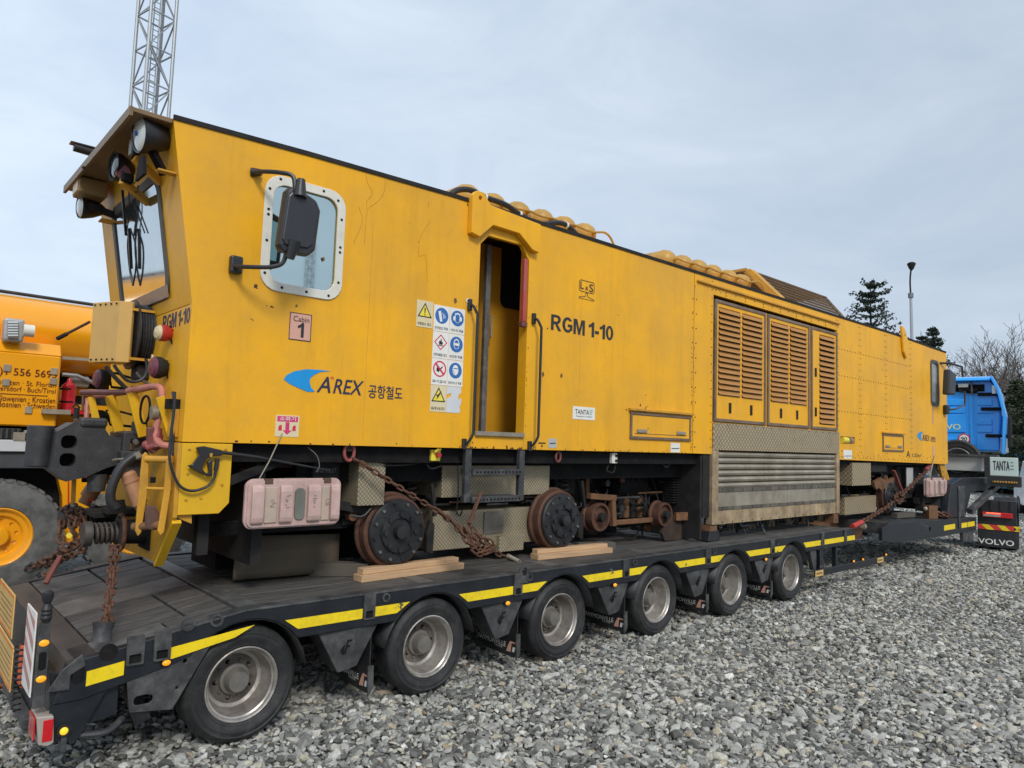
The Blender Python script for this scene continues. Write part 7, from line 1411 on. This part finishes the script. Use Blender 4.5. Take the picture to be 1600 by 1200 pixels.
c = copy_tree(tw, TK); c.location = Vector((fx+.62, 8.0, .52)) - Vector(TK.location); c.rotation_euler = (0, 0, math.pi)
c = copy_tree(tw, TK); c.location = Vector((fx+4.0, b.y+.15, .52)) - Vector(TK.location)

# the tractor stands a little turned away from the trailer's line
pv = Vector((19.0, 5.0, 0)); RT = Matrix.Rotation(math.radians(10.5), 3, 'Z'); TK.location = pv + RT @ (Vector(TK.location)-pv); TK.rotation_euler = (0, 0, math.radians(10.5))

# parked vehicles further off at the right edge
def van(loc, rz, label, m, L_=5.0, H=2.0, name='parked_van'):
    t = thing(name, label, 'van', loc)
    def q(n, mb, mm, par=None, **k):
        o = part(n, mb, None, mm, **k); o.parent = par or t; return o
    body = q('body', MB().poly([(0, .35), (0, H-.1), (.15, H), (L_*.62, H), (L_*.80, H*.62), (L_-.1, H*.52), (L_, .5), (L_-.05, .35)], -.9, .9), m, bevel=.05, seg=2)
    q('side_window', MB().poly([(L_*.45, H*.60), (L_*.45, H*.88), (L_*.62, H*.88), (L_*.75, H*.62)], -.905, -.901), DGL); q('sill', MB().box((.2, -.92, .3), (L_-.2, -.902, .45)), DK2); q('rear_window', MB().box((-.004, -.7, H*.6), (-.001, .7, H*.88)), DGL)
    for x in (.9, L_-.95):
        for y in (-.92, .70): 
            w_ = q('wheel', MB().cyl((x, y, .33), (x, y+.22, .33), .33, .33, 24), TYRE); q('hub_cap', MB().cyl((x, y-.005, .33), (x, y+.225, .33), .2, .2, 18), GALV)
    for y in (-.7, .7): q('tail_light', MB().box((-.01, y-.1, .9), (-.001, y+.1, 1.3)), REDL)
    t.rotation_euler = (0, 0, rz); return t
p_ = PX(1592, 790, 30); van((29, 5.0, 0), math.radians(22), 'white van parked on the gravel behind the truck mud flap', WCAR)
van((46, 9.2, 0), math.radians(40), 'cyan van far off at the right edge under the dark trees', mat('cyan_van_paint', (.05,.35,.55), .3, coat=.4), H=2.3)

# ================================================================== MASTS, LAMP POST, TREES
def lattice(name, label, base, height, wd, rot, m, r, bays, ladder=True):
    t = thing(name, label, 'mast', base); bx, by_, bz = base
    c = [Vector((bx + wd/2*math.sqrt(2)*math.cos(rot+math.pi/4+k*math.pi/2), by_ + wd/2*math.sqrt(2)*math.sin(rot+math.pi/4+k*math.pi/2), bz)) for k in range(4)]; up = Vector((0, 0, height)); hb = height/bays
    for k in range(4): part('leg', MB().cyl(c[k], c[k]+up, r, r, 8), t, m)
    for i in range(bays):
        z0, z1 = V(0,0,hb*i), V(0,0,hb*(i+1))
        for k in range(4):
            a, b = c[k], c[(k+1) % 4]; part('brace', MB().bar(a+z0, b+z1, r*.7, r*.7) if (i+k) % 2 else MB().bar(b+z0, a+z1, r*.7, r*.7), t, m); part('crossbar', MB().bar(a+z0, b+z0, r*.7, r*.7), t, m)
    if ladder:
        cc = (c[0]+c[2])/2; ax = (c[1]-c[0]).normalized()
        for s in (-.22, .22): part('ladder_stile', MB().cyl(cc+ax*s*1.0, cc+ax*s+up, r*.35, r*.35, 6), t, m)
        rb = MB(); n = int(height/.45)
        for i in range(n): rb.cyl(cc+ax*-.22+V(0,0,.45*i), cc+ax*.22+V(0,0,.45*i), r*.25, r*.25, 5)
        part('ladder_rungs', rb, t, m, kind='stuff')
        part('cable_tray', MB().bar(cc-ax*.5, cc-ax*.5+up, .30, .1, (1,0,0)), t, GALVD); part('cable_tray', MB().bar(cc+ax*.55, cc+ax*.55+up, .2, .1, (1,0,0)), t, GALVD)
    return t
def along(u, v, d): r_ = ray(u, v); h = math.hypot(r_.x, r_.y); return CAM + r_*(d/h)
mbp = along(234, 170, 60); lattice('lattice_mast', 'tall galvanised lattice mast with a climbing ladder rising behind the cab roof', (mbp.x, mbp.y, 0), 62, 1.95, math.radians(14), GALV, .135, 22)
# the second mast stands across the yard and shows only as a reflection in the cab's side window
d = ray(483, 440); d.y = -d.y; h = math.hypot(d.x, d.y); q = CAM + V(0, 2*5.2, 0) + d*(170/h); tz = (CAM + ray(478, 378)*(170/math.hypot(ray(478, 378).x, ray(478, 378).y))).z
lattice('lattice_mast', 'lattice mast across the yard, seen as a reflection in the cab window', (q.x, q.y, 0), tz, 1.5, 0, GALVD, .09, 30, False)
lb, lt = along(1428, 525, 38), along(1424, 418, 38)
LP = thing('lamp_post', 'tall grey lamp post with a small dark round head behind the machine', 'lamp post', (lb.x, lb.y, 0))
dirp = (along(1424, 460, 38)-along(1428, 525, 38)); base = V(lb.x, lb.y, 0); top = V(along(1423, 462, 38).x, along(1423, 462, 38).y, along(1423, 462, 38).z)
part('pole', MB().tube([base, top], [.10, .06], 12), LP, GALV); part('pole_collar', MB().cyl(top-V(0,0,.1), top+V(0,0,.12), .12, .12, 10), LP, GALVD)
part('arm', MB().tube(curve([top, along(1422, 440, 38), along(1423, 425, 38), along(1424, 418, 38)], 4), [.04]*13, 8), LP, DK2)
part('lamp_head', MB().lathe([(-.35, .02), (-.25, .10), (-.05, .18), (.0, .19), (.06, .12), (.08, .002)], along(1424, 412, 38), (0,0,1), 18), LP, DK2)

def leafcloud(mb, c, r, n, s, rr, flat=1.0):
    for _ in range(n):
        d = Vector((rr.gauss(0, 1), rr.gauss(0, 1), rr.gauss(0, 1)*flat)).normalized()*r*rr.random()**.45; p = c+d
        a = Vector((rr.gauss(0, 1), rr.gauss(0, 1), rr.gauss(0, 1))).normalized()*s*rr.uniform(.6, 1.3); b = a.cross(Vector((rr.gauss(0, 1), rr.gauss(0, 1), rr.gauss(0, 1)))).normalized()*s*rr.uniform(.4, .9)
        mb.add([p-a, p+b, p+a, p-b], [(0, 1, 2, 3)])
def conifer(label, base, H, R, seed, pw=.8, lean=0.0, z0=1.0, dens=1.0, name='spruce_tree', m=SPR, gap=.42, group=None):
    rr = random.Random(seed); t = thing(name, label, 'tree', base, group); b = Vector(base)
    part('trunk', MB().tube([b, b+V(lean*.5, 0, H*.5), b+V(lean, 0, H)], [.22, .12, .02], 8), t, BARK)
    cr = MB(); lb_ = MB(); z = z0
    while z < H-.15:
        f = 1-(z/H); L0 = R*(f**pw)*rr.uniform(.75, 1.15)+.15; n = rr.randint(5, 7); a0 = rr.uniform(0, 6)
        for k in range(n):
            if rr.random() < .12: continue
            a = a0+2*math.pi*k/n+rr.uniform(-.3, .3); L1 = L0*rr.uniform(.6, 1.2); st = b+V(lean*z/H, 0, z); P_ = []
            for i in range(6): s_ = i/5; P_.append(st+V(math.cos(a)*L1*s_, math.sin(a)*L1*s_, L1*(.28*s_*s_-.10*s_ + .12)))
            lb_.tube(P_, [.03*(1-.8*i/5) for i in range(6)], 4, False)
            for i in range(1, 6):
                for _ in range(int(9*dens)):
                    s_ = (i-1+rr.random())/5; j = min(4, int(s_*5)); c = P_[j].lerp(P_[j+1], s_*5-j); w_ = .30*(1-s_*.6)*min(1, L1)
                    leafcloud(cr, c+V(rr.uniform(-w_, w_), rr.uniform(-w_, w_), rr.uniform(-.08, .04)), .10, 2, .075, rr)
        z += gap*rr.uniform(.7, 1.2)
    part('limbs', lb_, t, BARK, kind='stuff', fix=False); part('crown', cr, t, m, kind='stuff', fix=False); return t
def top(u, v, d): p = along(u, v, d); return (p.x, p.y, 0), p.z
b_, h_ = top(1360, 440, 42); conifer('loose spruce with wide upswept branches showing over the machine roof beside the grille', b_, h_, 2.7, 3, pw=.45, gap=.42, dens=.8)
b_, h_ = top(1457, 509, 60); conifer('dark spruce whose pointed top stands nearest the far mirror', b_, h_, 3.6, 5, dens=1.3)
b_, h_ = top(1439, 518, 66); conifer('smaller dark spruce top just right of the lamp post', b_, h_, 2.6, 8, dens=1.2)
b_, h_ = top(1497, 596, 48); conifer('low spruce top peeping just above the blue cab roof', b_, h_, 2.2, 9, gap=.5)
def baretree(label, base, H, seed, spread=.5, n0=5, group=None, ivy=0):
    rr = random.Random(seed); t = thing('bare_tree', label, 'tree', base, group); b = Vector(base); tr = MB(); tw_ = MB(); iv = MB()
    tr.tube([b, b+V(.1, 0, H*.25), b+V(.0, .1, H*.5)], [.25, .19, .13], 8)
    def grow(p, d, L_, r, dep):
        q = [p]; dd = d.copy()
        for i in range(4): dd = (dd+Vector((rr.gauss(0, .13), rr.gauss(0, .13), rr.gauss(0, .08)+.04))).normalized(); q.append(q[-1]+dd*L_/4)
        (tr if dep < 2 else tw_).tube(q, [max(.012, r*(1-.16*i)) for i in range(5)], 5 if dep < 2 else 3, False)
        if dep >= 5: return
        for k in range(rr.randint(3, 4) if dep < 4 else 3):
            i = rr.randint(1, 4); nd = (dd*1.0+Vector((rr.gauss(0, spread), rr.gauss(0, spread), rr.gauss(.05, spread*.6)))).normalized(); grow(q[i], nd, L_*rr.uniform(.55, .8), r*.55, dep+1)
    for k in range(n0):
        a = 2*math.pi*k/n0+rr.uniform(-.4, .4); st = b+V(0, 0, H*rr.uniform(.22, .5)); grow(st, Vector((math.cos(a)*.55, math.sin(a)*.55, .9)).normalized(), H*.32, .09, 1)
    part('trunk', tr, t, BARK, fix=False); part('twigs', tw_, t, TWIG, kind='stuff', fix=False)
    if ivy:
        for i in range(ivy): z = H*.62*i/ivy; leafcloud(iv, b+V(rr.uniform(-.4, .4), rr.uniform(-.4, .4), z), 1.0*(1-.5*i/ivy), 260, .13, rr)
        part('ivy', iv, t, IVY, kind='stuff', fix=False)
    return t
g = 'bare trees beyond the blue truck'
for i, (u, v, d, sd_, ivy, lab) in enumerate(((1560, 545, 62, 1, 0, 'bare tree with a wide twiggy crown straight above the blue cab'), (1596, 540, 58, 2, 10, 'bare tree with ivy on its trunk at the right edge'), (1520, 562, 75, 4, 0, 'faint bare tree left of the wide one, further off'), (1580, 560, 72, 6, 8, 'ivy clad bare tree between the cab and the right edge'), (1625, 535, 55, 7, 8, 'bare tree mostly outside the right edge'))):
    b_, h_ = top(u, v, d); baretree(lab, b_, h_*.92, sd_, .5, 6, g, ivy)
b_, h_ = top(1588, 590, 50); conifer('dark bushy evergreen standing right behind the blue cab', b_, h_, 2.2, 31, m=IVY, name='evergreen_tree', gap=.3, dens=2.2, z0=.3)
b_, h_ = top(1612, 600, 46); conifer('dark bushy evergreen at the right edge of the view', b_, h_, 2.6, 32, m=IVY, name='evergreen_tree', gap=.3, dens=2.2, z0=.3)
# dense hedge below the trees, and the far wood that closes the yard
rr = random.Random(12); hm = MB()
for i in range(60):
    u = 1490+i*3.2; p = along(u, 700, 52+rr.uniform(-2, 2)); hh = rr.uniform(2.6, 4.4); z = 0
    while z < hh: leafcloud(hm, V(p.x, p.y, z), 1.0, 60, .16, rr); z += .6
struct('hedge', hm, HEDG, kind='stuff', fix=False)['label'] = 'dark leafless undergrowth below the trees at right'
fm = MB()
for i in range(240):
    a = math.radians(-25 + 150*i/240); d = 120+rr.uniform(-6, 6); c = V(d*math.cos(a), d*math.sin(a), 0); hh = rr.uniform(4, 9)
    if -25 < math.degrees(a) < 125:
        z = 0
        while z < hh: leafcloud(fm, V(c.x, c.y, z+.5), 2.4, 16, .6, rr); z += 1.5
struct('far_wood', fm, HEDG, kind='stuff', fix=False)['label'] = 'line of far trees closing the yard'
